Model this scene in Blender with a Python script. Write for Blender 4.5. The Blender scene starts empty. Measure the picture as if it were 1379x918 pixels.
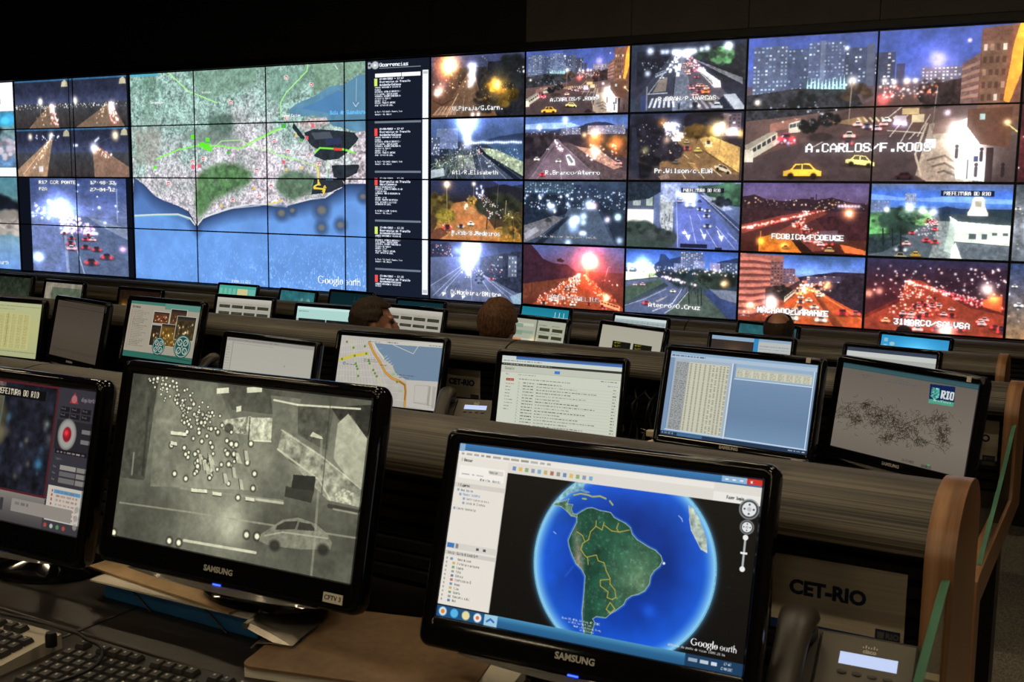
import bpy, bmesh, math, random
import numpy as np
from mathutils import Vector, Matrix
S = bpy.context.scene
COL = S.collection
# ------------------------------------------------------------------ camera
CAM_Z = 1.40                                              # lens height above the front row's floor
YAW, PITCH, ROLL, FPX = 0.5144, 0.1330, -0.01345, 1478.5  # camera turned left of the wall's normal, slightly down
cam_d = bpy.data.cameras.new('camera'); cam = bpy.data.objects.new('camera', cam_d); COL.objects.link(cam); S.camera = cam
cam_d.sensor_width = 36.0; cam_d.lens = FPX/1379*36; cam_d.clip_start = .02; cam_d.clip_end = 60
fw = Vector((-math.sin(YAW)*math.cos(PITCH), math.cos(YAW)*math.cos(PITCH), -math.sin(PITCH)))
rt = Vector((math.cos(YAW), math.sin(YAW), 0)); dn = fw.cross(rt)
r2 = math.cos(ROLL)*rt+math.sin(ROLL)*dn; d2 = -math.sin(ROLL)*rt+math.cos(ROLL)*dn
M = Matrix((r2, -d2, -fw)).transposed().to_4x4(); M.translation = (0, 0, CAM_Z); cam.matrix_world = M
cam_d.dof.use_dof = True; cam_d.dof.focus_distance = 3.5; cam_d.dof.aperture_fstop = 20
# ------------------------------------------------------------------ world, lamps' strength, exposure
w = bpy.data.worlds.new('world'); S.world = w; w.use_nodes = True
w.node_tree.nodes['Background'].inputs[0].default_value = (.9, .8, .65, 1); w.node_tree.nodes['Background'].inputs[1].default_value = .0
LAMP_COLOR, LAMP_POWER = (1.0, .80, .52), 40.0             # the warm ceiling strip lamps
FRONT_LAMPS = 1.5                                         # lamps above the desks burn brighter than those at the rear
SCREEN_GAIN, WALL_GAIN = 1.0, 1.15                        # brightness of the desk monitors and of the wall displays
S.view_settings.view_transform = 'Standard'; S.view_settings.look = 'None'; S.view_settings.gamma = 1; S.view_settings.use_curve_mapping = False
S.view_settings.exposure = 0.0
# ------------------------------------------------------------------ flat print: a small 2D painter for what the screens show
F32 = np.float32
def hx(s):
    if not isinstance(s, str): return np.array(s, F32)
    return np.array([int(s[i:i+2], 16) for i in (0, 2, 4)], F32) / 255
FONT5 = ("0000000000 00005F0000 0007000700 147F147F14 242A7F2A12 2313086462 3649562050 0008070300 001C224100 0041221C00 2A1C7F1C2A "
 "08083E0808 0080703000 0808080808 0000606000 2010080402 3E5149453E 00427F4000 7249494946 2141494D33 1814127F10 2745454539 "
 "3C4A494931 4121110907 3649494936 464949291E 0000140000 0040340000 0008142241 1414141414 0041221408 0201590906 3E415D594E "
 "7C1211127C 7F49494936 3E41414122 7F4141413E 7F49494941 7F09090901 3E41415173 7F0808087F 00417F4100 2040413F01 7F08142241 "
 "7F40404040 7F021C027F 7F0408107F 3E4141413E 7F09090906 3E4151215E 7F09192946 2649494932 03017F0103 3F4040403F 1F2040201F "
 "3F4038403F 6314081463 0304780403 6159494D43 007F414141 0204081020 004141417F 0402010204 4040404040 0003070800 2054547840 "
 "7F28444438 3844444428 384444287F 3854545418 00087E0902 18A4A49C78 7F08040478 00447D4000 2040403D00 7F10284400 00417F4000 "
 "7C04780478 7C08040478 3844444438 FC18242418 18242418FC 7C08040408 4854545424 04043F4424 3C4040207C 1C2040201C 3C4030403C "
 "4428102844 4C9090907C 4464544C44").split()
def _hom(src, dst):
    A = []
    for (x, y), (u, v) in zip(src, dst):
        A.append([x, y, 1, 0, 0, 0, -u*x, -u*y, -u]); A.append([0, 0, 0, x, y, 1, -v*x, -v*y, -v])
    return np.linalg.svd(np.array(A, float))[2][-1].reshape(3, 3)
def tracer(tl, tr, br, bl):
    """points measured on a slanted print -> flat print coordinates (0..1, y down)"""
    H = _hom([tl, tr, br, bl], [(0, 0), (1, 0), (1, 1), (0, 1)])
    def f(*pts):
        out = []
        for x, y in pts:
            q = H @ np.array([x, y, 1.0]); out.append((q[0]/q[2], q[1]/q[2]))
        return out
    return f
def vnoise(w, h, cx, cy, seed):
    r = np.random.default_rng(seed); gx, gy = int(w/cx)+2, int(h/cy)+2
    g = r.random((gy, gx)).astype(F32)
    x = np.arange(w)/cx; y = np.arange(h)/cy; xi = x.astype(int); yi = y.astype(int)
    fx = (x-xi).astype(F32); fy = (y-yi).astype(F32); fx = fx*fx*(3-2*fx); fy = (fy*fy*(3-2*fy))[:, None]
    a = g[yi][:, xi]*(1-fx)+g[yi][:, xi+1]*fx; b = g[yi+1][:, xi]*(1-fx)+g[yi+1][:, xi+1]*fx
    return a*(1-fy)+b*fy
def fbm(w, h, c, seed, octv=4, sx=1.0):
    t = np.zeros((h, w), F32); s = 0
    for k in range(octv):
        cc = max(1.0, c/2**k); t += vnoise(w, h, cc*sx, cc, seed+k)*.6**k; s += .6**k
    return t/s
class Cv:
    def __init__(s, w, h, c='000000'):
        s.w, s.h = w, h; s.a = np.empty((h, w, 3), F32); s.a[:] = hx(c)
    def _bb(s, x0, y0, x1, y1):
        return max(0, int(x0)-1), max(0, int(y0)-1), min(s.w, int(x1)+2), min(s.h, int(y1)+2)
    def _mix(s, b, m, c):
        x0, y0, x1, y1 = b; m = m[..., None]; s.a[y0:y1, x0:x1] = s.a[y0:y1, x0:x1]*(1-m)+hx(c)*m
    def mask(s, pts):
        P = np.array(pts, float)*(s.w, s.h); x0, y0, x1, y1 = b = s._bb(P[:, 0].min(), P[:, 1].min(), P[:, 0].max(), P[:, 1].max())
        if x1 <= x0 or y1 <= y0: return None, None
        X = np.arange(x0, x1)[None, :]+.5; Y = np.arange(y0, y1)[:, None]+.5; m = np.zeros((y1-y0, x1-x0), bool)
        for (ax, ay), (bx, by) in zip(P, np.roll(P, -1, 0)):
            if ay == by: continue
            m ^= ((Y >= min(ay, by)) & (Y < max(ay, by))) & (X < ax+(Y-ay)*(bx-ax)/(by-ay))
        return b, m.astype(F32)
    def poly(s, pts, c, al=1.0, tex=0, cell=6, seed=0):
        b, m = s.mask(pts)
        if b is None: return s
        if tex: c = np.clip(hx(c)*(1+tex*(fbm(b[2]-b[0], b[3]-b[1], cell, seed)[..., None]*2-1)*1.6), 0, 1)
        s._mix(b, m*al, c); return s
    def rect(s, x0, y0, x1, y1, c, al=1.0):
        return s.poly([(x0, y0), (x1, y0), (x1, y1), (x0, y1)], c, al)
    def grad(s, y0, y1, *cs):
        a, b = int(y0*s.h), int(y1*s.h); t = np.linspace(0, len(cs)-1, max(1, b-a)); C = np.array([hx(c) for c in cs])
        for k in range(3): s.a[a:b, :, k] = np.interp(t, range(len(cs)), C[:, k])[:, None]
        return s
    def ell(s, x, y, rx, ry, c, al=1.0, soft=.15):
        cx, cy, rx, ry = x*s.w, y*s.h, rx*s.w, ry*s.w; b = s._bb(cx-rx*1.3, cy-ry*1.3, cx+rx*1.3, cy+ry*1.3)
        if b[2] <= b[0] or b[3] <= b[1]: return s
        X = (np.arange(b[0], b[2])[None, :]+.5-cx)/max(rx, .3); Y = (np.arange(b[1], b[3])[:, None]+.5-cy)/max(ry, .3)
        s._mix(b, (np.clip((1+soft-np.sqrt(X*X+Y*Y))/(2*soft), 0, 1)*al).astype(F32), c); return s
    def glow(s, x, y, r, c, k=1.0, p=2.0):
        cx, cy, r = x*s.w, y*s.h, r*s.w; R = r*2.6+1; x0, y0, x1, y1 = s._bb(cx-R, cy-R, cx+R, cy+R)
        if x1 <= x0 or y1 <= y0: return s
        X = np.arange(x0, x1)[None, :]+.5-cx; Y = np.arange(y0, y1)[:, None]+.5-cy
        g = np.exp(-((X*X+Y*Y)/(r*r))**(p/2)).astype(F32)*k
        t = s.a[y0:y1, x0:x1]; t += g[..., None]*hx(c); np.clip(t, 0, 1, t); return s
    def line(s, pts, w, c, al=1.0):
        w2 = max(.45, w*s.w/2)
        for (ax, ay), (bx, by) in zip(pts[:-1], pts[1:]):
            ax, ay, bx, by = ax*s.w, ay*s.h, bx*s.w, by*s.h
            b = s._bb(min(ax, bx)-w2-1, min(ay, by)-w2-1, max(ax, bx)+w2+1, max(ay, by)+w2+1)
            if b[2] <= b[0] or b[3] <= b[1]: continue
            X = np.arange(b[0], b[2])[None, :]+.5-ax; Y = np.arange(b[1], b[3])[:, None]+.5-ay
            dx, dy = bx-ax, by-ay; L = dx*dx+dy*dy+1e-6; t = np.clip((X*dx+Y*dy)/L, 0, 1)
            s._mix(b, (np.clip(w2+.5-np.hypot(X-t*dx, Y-t*dy), 0, 1)*al).astype(F32), c)
        return s
    def tex(s, amp, cell, seed=0, sx=1.0, y0=0, y1=1):
        a, b = int(y0*s.h), int(y1*s.h); s.a[a:b] *= (1+amp*(fbm(s.w, b-a, cell, seed, 4, sx)*2-1))[..., None]
        np.clip(s.a, 0, 1, s.a); return s
    def spots(s, n, box, r, cols, seed=0, k=1.0):
        g = np.random.default_rng(seed)
        for i in range(n):
            x = box[0]+(box[2]-box[0])*g.random(); y = box[1]+(box[3]-box[1])*g.random()
            s.glow(x, y, r*.62*(.5+g.random()), cols[g.integers(len(cols))], k*(.6+.8*g.random()))
        return s
    def flow(s, p0, p1, n, w0, w1, s0, s1, cols, seed=0, k=1.0, e=1.7, cars=0):
        """lights (or cars) strewn along a road from its far end p0 to its near end p1"""
        g = np.random.default_rng(seed); T = np.sort(g.random(n)**e)
        for t in T:
            u = (g.random()-.5)*(w0+(w1-w0)*t); x = p0[0]+(p1[0]-p0[0])*t+u; y = p0[1]+(p1[1]-p0[1])*t; r = s0+(s1-s0)*t
            c = cols[g.integers(len(cols))]
            if cars: s.car(x, y, r, c, cars)
            else: s.glow(x, y, r*.62, c, k*(.6+.8*g.random()))
        return s
    def car(s, x, y, r, c, mode=1):
        a = s.w/s.h; s.ell(x, y+r*.35*a, r*1.15, r*.35, '05060a', .6, .4); c = hx(c)
        s.poly([(x-r, y+.3*r*a), (x-r*.95, y-.1*r*a), (x-.6*r, y-.2*r*a), (x-.42*r, y-.6*r*a), (x+.42*r, y-.6*r*a), (x+.6*r, y-.2*r*a), (x+.95*r, y-.1*r*a), (x+r, y+.3*r*a)], c*.75)
        s.poly([(x-.5*r, y-.2*r*a), (x-.36*r, y-.5*r*a), (x+.36*r, y-.5*r*a), (x+.5*r, y-.2*r*a)], '141a22')
        s.rect(x-.4*r, y-.68*r*a, x+.4*r, y-.5*r*a, np.clip(c*1.1, 0, 1))
        if mode:
            lc = 'ff3030' if mode == 1 else ('fff6e0' if mode == 2 else 'ffffff')
            for q in (-.72, .72): s.glow(x+q*r, y+.08*r*a, r*.3, lc, .9)
        return s
    def side_car(s, x, y, r, c, win='141a22', tilt=0.0):
        a = s.w/s.h
        def P(q): return [(x+u*r, y+(v*r+u*r*tilt)*a) for u, v in q]
        c = hx(c); s.ell(x, y+.3*r*a, r*1.05, r*.16, '040406', .7, .5)
        s.poly(P([(-1, .25), (-1, -.02), (-.62, -.1), (-.38, -.4), (.38, -.42), (.72, -.1), (1, -.02), (1, .25)]), c)
        s.poly(P([(-.5, -.1), (-.33, -.34), (-.04, -.36), (-.04, -.1)]), win); s.poly(P([(.03, -.1), (.03, -.36), (.34, -.35), (.58, -.1)]), win)
        for q in (-.6, .6):
            e = P([(q, .25)])[0]; s.ell(e[0], e[1], .17*r, .17*r, '08080a', 1, .3)
        return s
    def bus(s, pts, c, win='20262e'):
        """pts: near-bottom, near-top, far-top, far-bottom of a coach's flank"""
        s.poly(pts, c); (ax, ay), (bx, by), (cx, cy), (dx, dy) = pts
        L = lambda p, q, t: (p[0]+(q[0]-p[0])*t, p[1]+(q[1]-p[1])*t)
        for k in range(6):
            t0, t1 = .05+k*.155, .05+k*.155+.115
            l0, l1 = L(pts[0], pts[3], t0), L(pts[0], pts[3], t1); u0, u1 = L(pts[1], pts[2], t0), L(pts[1], pts[2], t1)
            s.poly([L(l0, u0, .5), L(l0, u0, .85), L(l1, u1, .85), L(l1, u1, .5)], win)
        return s
    def bld(s, x0, y0, x1, y1, c, nx, ny, lit, prob, seed=0, dark=None, fx=.55, fy=.5, top=0):
        s.poly([(x0, y0), (x1, y0+top), (x1, y1), (x0, y1)], c, 1, .12, 8, seed); g = np.random.default_rng(seed)
        dx, dy = (x1-x0)/nx, (y1-y0)/ny
        for j in range(ny):
            for i in range(nx):
                on = g.random() < prob
                if not on and dark is None: continue
                x = x0+(i+.5)*dx; y = y0+(j+.5)*dy+top*(i+.5)/nx*(1-j/ny)
                s.rect(x-dx*fx/2, y-dy*fy/2, x+dx*fx/2, y+dy*fy/2, lit[g.integers(len(lit))] if on else dark, .4+.6*g.random() if on else .8)
        return s
    def tree(s, x, y, rx, ry, c, seed=0, n=60, lo=.5, hi=1.4):
        g = np.random.default_rng(seed); c = hx(c)
        for i in range(n):
            a = g.random()*6.283; q = np.sqrt(g.random()); r = (.14+.16*g.random())*rx
            s.ell(x+np.cos(a)*q*rx, y+np.sin(a)*q*ry, r, r*.8, np.clip(c*(lo+(hi-lo)*g.random()), 0, 1), .85, .4)
        return s
    def palm(s, x, y, r, c, seed=0, trunk=.2):
        g = np.random.default_rng(seed); a = s.w/s.h; s.line([(x, y), (x+.01, y+trunk)], .008, '1a1815')
        for i in range(11):
            t = i/11*6.283+g.random()*.3
            s.line([(x, y), (x+np.cos(t)*r*.6, y+(np.sin(t)*r*.5-.12*r)*a), (x+np.cos(t)*r, y+(np.sin(t)*r*.8+.15*r)*a)], .008, hx(c)*(.6+.8*g.random()))
        return s
    def road(s, vx, vy, xl, xr, c, yb=1.0, lanes=(), lc='c8c8c8', lw=.006, half=.01):
        s.poly([(vx-half, vy), (vx+half, vy), (xr, yb), (xl, yb)], c, 1, .12, 10, 5)
        for t in lanes: s.line([(vx, vy+.02), (xl+(xr-xl)*t, yb)], lw, lc, .55)
        return s
    def txt(s, x, y, h, t, c='ffffff', asp=.95, sh=True, sp=1, al=1.0, bold=.7):
        """pixel lettering, left baseline-top at x,y; h = height of a capital as share of the picture height"""
        ph = h*s.h; cw = ph*asp*(5+sp)/7/ (5/5); n = len(t); bits = np.zeros((9, (5+sp)*n), F32)
        for i, ch in enumerate(t):
            o = ord(ch)-32
            if 0 <= o < len(FONT5):
                col = FONT5[o]
                for k in range(5):
                    v = int(col[2*k:2*k+2], 16)
                    for r in range(8): bits[r, (5+sp)*i+k] = (v >> r) & 1
        W = max(1, int(round(cw*n))); Hh = max(2, int(round(ph*9/7)))
        yi = np.minimum(8, ((np.arange(Hh)+.5)/Hh*9).astype(int)); xi = np.minimum((5+sp)*n-1, ((np.arange(W)+.5)/W*(5+sp)*n).astype(int))
        m = bits[yi][:, xi]; q = int(bold*ph/7+.5) if ph >= 9 else 0
        for _ in range(q): m = np.maximum(m, np.pad(m, ((0, 0), (1, 0)))[:, :-1])
        for _ in range(q//2): m = np.maximum(m, np.pad(m, ((1, 0), (0, 0)))[:-1])
        def put(dx, dy, col, a):
            X, Y = int(x*s.w)+dx, int(y*s.h)+dy; x0, y0, x1, y1 = max(0, X), max(0, Y), min(s.w, X+W), min(s.h, Y+Hh)
            if x1 > x0 and y1 > y0: s._mix((x0, y0, x1, y1), m[y0-Y:y1-Y, x0-X:x1-X]*a, col)
        if sh: 
            for d in ((1, 1), (-1, 0), (1, 0), (0, 1), (0, -1)): put(d[0], d[1], '08080c', .55*al)
        put(0, 0, c, al); return s
    def scribble(s, x0, y0, x1, h, c, seed=0, al=.8, fill=1.0):
        """a line of unreadably small print"""
        g = np.random.default_rng(seed); x = x0
        while x < x0+(x1-x0)*fill:
            wd = (.008+.022*g.random()); e = min(x+wd, x1); s.rect(x, y0, e, y0+h, c, al*(.5+.5*g.random())); x = e+.005+.004*g.random()
        return s
    def paste(s, o, x0, y0, x1, y1):
        X0, Y0, X1, Y1 = [int(round(v)) for v in (x0*s.w, y0*s.h, x1*s.w, y1*s.h)]
        xa, ya, xb, yb = max(0, X0), max(0, Y0), min(s.w, X1), min(s.h, Y1)
        yi = np.clip(((np.arange(ya, yb)-Y0+.5)/(Y1-Y0)*o.h).astype(int), 0, o.h-1); xi = np.clip(((np.arange(xa, xb)-X0+.5)/(X1-X0)*o.w).astype(int), 0, o.w-1)
        s.a[ya:yb, xa:xb] = o.a[yi][:, xi]; return s
    def noise(s, amp, seed=0):
        g = np.random.default_rng(seed); s.a += (g.random(s.a.shape[:2]).astype(F32)-.5)[..., None]*amp; np.clip(s.a, 0, 1, s.a); return s
WARM = ['ffd9a0', 'ffc070', 'fff0d0']; COOL = ['e8f0ff', 'c8d8ff', 'ffffff']; REDS = ['ff5040', 'ff3040', 'ff8060']; MIXL = ['ff5040', 'ffe0c0', 'ffffff', 'ffb070']
FW, FH = 340, 196
def cv(c='101018', k=1): return Cv(int(FW*k), int(FH*k), c)
def feed_lamp_tree():
    s = cv('241c22'); s.grad(0, .3, '343c66', '2c3050', '241f2a'); s.grad(.3, 1, '2a2026', '4a3024', '5e3c28')
    s.bld(.50, .02, .62, .2, '303550', 5, 6, ['6a7090'], .2, 1); s.bld(.02, .0, .2, .5, '4a3038', 5, 7, ['7a5048'], .3, 2)
    s.poly([(.62, .12), (1, .1), (1, 1), (.72, 1), (.6, .6)], '14151a', 1, .5, 14, 3); s.poly([(.3, .2), (.6, .2), (.66, .6), (.3, .62)], '1c1a1c', 1, .5, 10, 4)
    s.road(.44, .3, .1, .6, '59402f', 1, (), half=.04)
    s.tree(.75, .62, .16, .2, '7a5a1c', 5, 90, .2, 1.3); s.tree(.86, .3, .16, .25, '15181a', 6, 70); s.tree(.6, .75, .12, .18, '1a1614', 7, 50)
    for k in range(6): s.poly([(.01+.045*k, .97), (.05+.045*k, .97), (.12+.035*k, .82), (.10+.035*k, .82)], 'c9a888', .6)
    s.line([(.3, .62), (.17, 1)], .008, 'e0b890', .8); s.line([(.37, .66), (.34, .95)], .005, 'd0a880', .6); s.line([(.02, .72), (.12, .8), (.26, .7)], .006, '2a1c14')
    s.glow(.2, .15, .17, 'ff9a40', .45).glow(.2, .15, .085, 'ffc060', 1).glow(.2, .15, .05, 'fff4d0', 1.2)
    s.glow(.72, .53, .1, 'f0b040', .6).glow(.72, .49, .035, 'ffe090', 1)
    for x, y in ((.43, .17), (.46, .24), (.44, .33), (.46, .4), (.43, .47), (.45, .3), (.47, .17)): s.glow(x, y, .035, 'd8e4ff', .7)
    s.glow(.1, .55, .05, 'ffe0d0', .8).glow(.06, .6, .03, 'fff0f0', .8); s.spots(30, (.02, .3, .5, .6), .008, WARM, 8, .8); s.spots(8, (.9, .2, 1, .32), .012, COOL, 9, .8)
    s.spots(60, (.55, .45, .9, .75), .006, ['e0b050', 'ffd070'], 10, .5); s.glow(.46, .97, .02, COOL[0], .9).glow(.52, .97, .02, COOL[0], .9)
    return s.tex(.2, 8, 1).txt(.24, .83, .075, 'V.Piraja/G.Carn.', asp=.93)
def feed_beach():
    s = cv('1a2438'); s.grad(0, .38, '4c66a0', '3c5488', '2c3e66'); s.tex(.25, 40, 3, 2, 0, .4); s.grad(.38, 1, '1c2436', '18202e', '141a26')
    s.poly([(.6, .36), (.75, .3), (.9, .27), (1, .25), (1, .42), (.55, .42)], '1e2a46'); s.bld(.06, .16, .3, .5, '5a6a90', 8, 10, ['8090b8', 'a8b8d8'], .4, 2); s.bld(0, .3, .1, .6, '38445e', 4, 6, COOL, .3, 3)
    s.poly([(.62, .44), (1, .42), (1, .72), (.9, .7), (.7, .52)], '2c4468', 1, .15, 20, 2)
    s.poly([(.55, .48), (.72, .52), (1, .72), (1, .95), (.62, .6)], '8a9480', 1, .35, 8, 3); s.road(.5, .48, .42, 1.0, '343e54', 1, (.3, .7)); s.poly([(.5, .5), (.54, .5), (.98, 1), (.9, 1)], '0e1420')
    s.poly([(.2, .5), (.5, .48), (.55, 1), (.1, 1)], '2a3444', 1, .4, 8, 4); s.poly([(.3, .6), (.46, .6), (.5, .85), (.3, .85)], 'a8a8a0', .6, .5, 6, 5)
    for i, (x, y) in enumerate(((.2, .7), (.36, .68), (.27, .84), (.1, .8))): s.palm(x, y, .11, '5a6a5c', i, .25)
    s.poly([(.0, .86), (.14, .82), (.16, .95), (0, 1)], 'b8c0c4', .8)
    s.spots(120, (.02, .4, .55, .8), .007, COOL+WARM, 5, .8)
    for i in range(22): s.glow(.45+.025*i, .40+.005*np.sin(i), .012, COOL[0], 1)
    s.spots(50, (.6, .5, .95, .8), .007, ['fff0d0', 'e8ffe0'], 6, .6)
    s.glow(.4, .06, .12, 'd8e8ff', .9).glow(.4, .04, .06, 'ffffff', 1).glow(.4, .2, .045, 'f0f6ff', 1).glow(.4, .32, .035, 'f0f6ff', .9).glow(.4, .42, .05, 'e0e8ff', .8)
    return s.flow((.52, .5), (.66, .8), 14, .03, .1, .006, .012, MIXL, 8).txt(.24, .86, .07, 'Atl/R.Elisabeth', asp=.97)
def feed_orange_square():
    s = cv('16161c'); s.grad(0, .35, '1e2444', '20243a', '1c1a1c'); s.poly([(.68, 0), (1, 0), (1, .05), (.8, .1)], '3c52a0', .7)
    s.poly([(.6, .12), (.8, .05), (1, .12), (1, .35), (.5, .35)], '15161e'); s.grad(.35, 1, '2a221c', '3a2a1c', '4a341e')
    s.poly([(.2, .4), (.38, .34), (.5, .42), (.62, .6), (.8, 1), (.0, 1), (.0, .95)], 'a06a38', 1, .15, 12, 3); s.poly([(.7, .78), (.95, .7), (1, 1), (.75, 1)], 'a87828', .8, .4, 5, 2)
    s.tree(.1, .42, .13, .2, '5a4a20', 1, 60, .3, 1.3); s.tree(.17, .58, .1, .1, '7a6a24', 2, 40); s.poly([(.1, .5), (.24, .5), (.24, .72), (.06, .75)], '8a7a28', .6, .5, 5, 5); s.tree(.46, .33, .05, .09, '9a7830', 3, 40); s.ell(.45, .5, .055, .035, 'b08850', .8)
    s.tree(.75, .42, .2, .16, '20241a', 4, 80); s.tree(.9, .72, .1, .2, '4a3c1c', 5, 60); s.palm(.9, .6, .1, '5a5026', 6, .35)
    s.flow((.56, .22), (.78, .62), 110, .04, .3, .005, .011, ['ffe8d0', 'ffffff', 'ff8090', 'c8b8ff', 'b090c0'], 7, .8)
    s.flow((.4, .4), (.38, .5), 8, .02, .05, .012, .012, COOL, 3)
    s.line([(.18, .08), (.185, .48)], .007, '8a7a60'); s.line([(.48, .05), (.48, .3)], .006, '6a6258'); s.line([(.745, .05), (.73, .4)], .004, '7a7068'); s.line([(.83, .32), (.82, .55)], .006, 'c0a070')
    s.glow(.18, .06, .03, 'fff0c0', 1).glow(.185, .06, .06, 'ffb050', .4).glow(.48, .05, .02, 'ffe8b0', 1).spots(12, (.5, .08, .58, .3), .012, COOL, 4)
    s.car(.45, .72, .035, 'e8e8e0', 3).car(.34, .77, .036, '20283c', 2); s.spots(24, (.1, .72, .25, .95), .01, REDS+COOL, 9, .5); s.poly([(0, .86), (.12, .8), (.2, .9), (.1, 1), (0, 1)], '4a2620', .8); s.car(.19, .8, .05, '2a2028', 1)
    for x in (.63, .72): s.line([(x, .6), (x-.01, .8)], .008, '141210')
    return s.tex(.15, 6, 1).txt(.24, .84, .075, 'M.Rib/B.Medeiros', asp=.9)
def feed_white_flare():
    s = cv('2a3250'); s.grad(0, .3, '1c2444', '2c3860', '4a5680'); s.grad(.3, 1, '4c5880', '444e70', '38405c'); s.poly([(0, .05), (.2, .02), (.35, .25), (0, .28)], '181c30', .9); s.spots(24, (.02, .05, .25, .25), .008, COOL+REDS, 1)
    s.poly([(.4, .45), (.5, .3), (.62, .45), (1, .85), (1, 1), (.1, 1), (0, .8), (.3, .45)], '4a5474', 1, .1, 10, 3)
    s.poly([(.55, .25), (1, .1), (1, .85), (.8, .7), (.55, .5)], '20263a', 1, .4, 10, 5); s.bld(.86, .2, .95, .55, '505a72', 3, 5, ['a8b8c8', 'e0e8f0'], .6, 6); s.bld(.7, .2, .8, .4, '2c3448', 5, 4, COOL, .4, 7)
    for a, b in (((.4, .38), (.03, .95)), ((.41, .4), (.1, .95)), ((.45, .45), (.47, .98)), ((.5, .45), (.72, .95)), ((.55, .5), (.86, .9)), ((.38, .38), (0, .78)), ((.6, .55), (1, .95))): s.line([a, b], .006, 'c0c8e0', .7)
    for x, y in ((.15, .93), (.25, .95), (.37, .96)): s.line([(x+.04, y-.15), (x, y)], .006, 'e8ecff', .8).poly([(x-.015, y-.05), (x+.03, y-.04), (x-.01, y+.02)], 'e8ecff')
    s.poly([(.88, .88), (1, .8), (1, 1), (.92, 1)], '8aa0a8', .8); s.tree(.55, .6, .05, .1, '1c2430', 3, 20); s.car(.41, .6, .018, '303848', 3).car(.68, .6, .025, '802030', 1)
    s.spots(40, (.35, .35, .8, .6), .007, COOL+REDS, 4, .8)
    s.glow(.45, .18, .24, 'b8c8ff', .55).glow(.455, .1, .085, 'ffffff', 1.3, 4).glow(.43, .28, .06, 'ffffff', 1.2).glow(.46, .02, .08, 'ffffff', 1).glow(.42, .4, .04, 'f0f4ff', .9).glow(.43, .53, .025, 'f0f4ff', .8).glow(.28, .16, .04, '8898d0', .5)
    return s.txt(.23, .83, .075, 'D.Moreira/BMitre', asp=.94)
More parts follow.
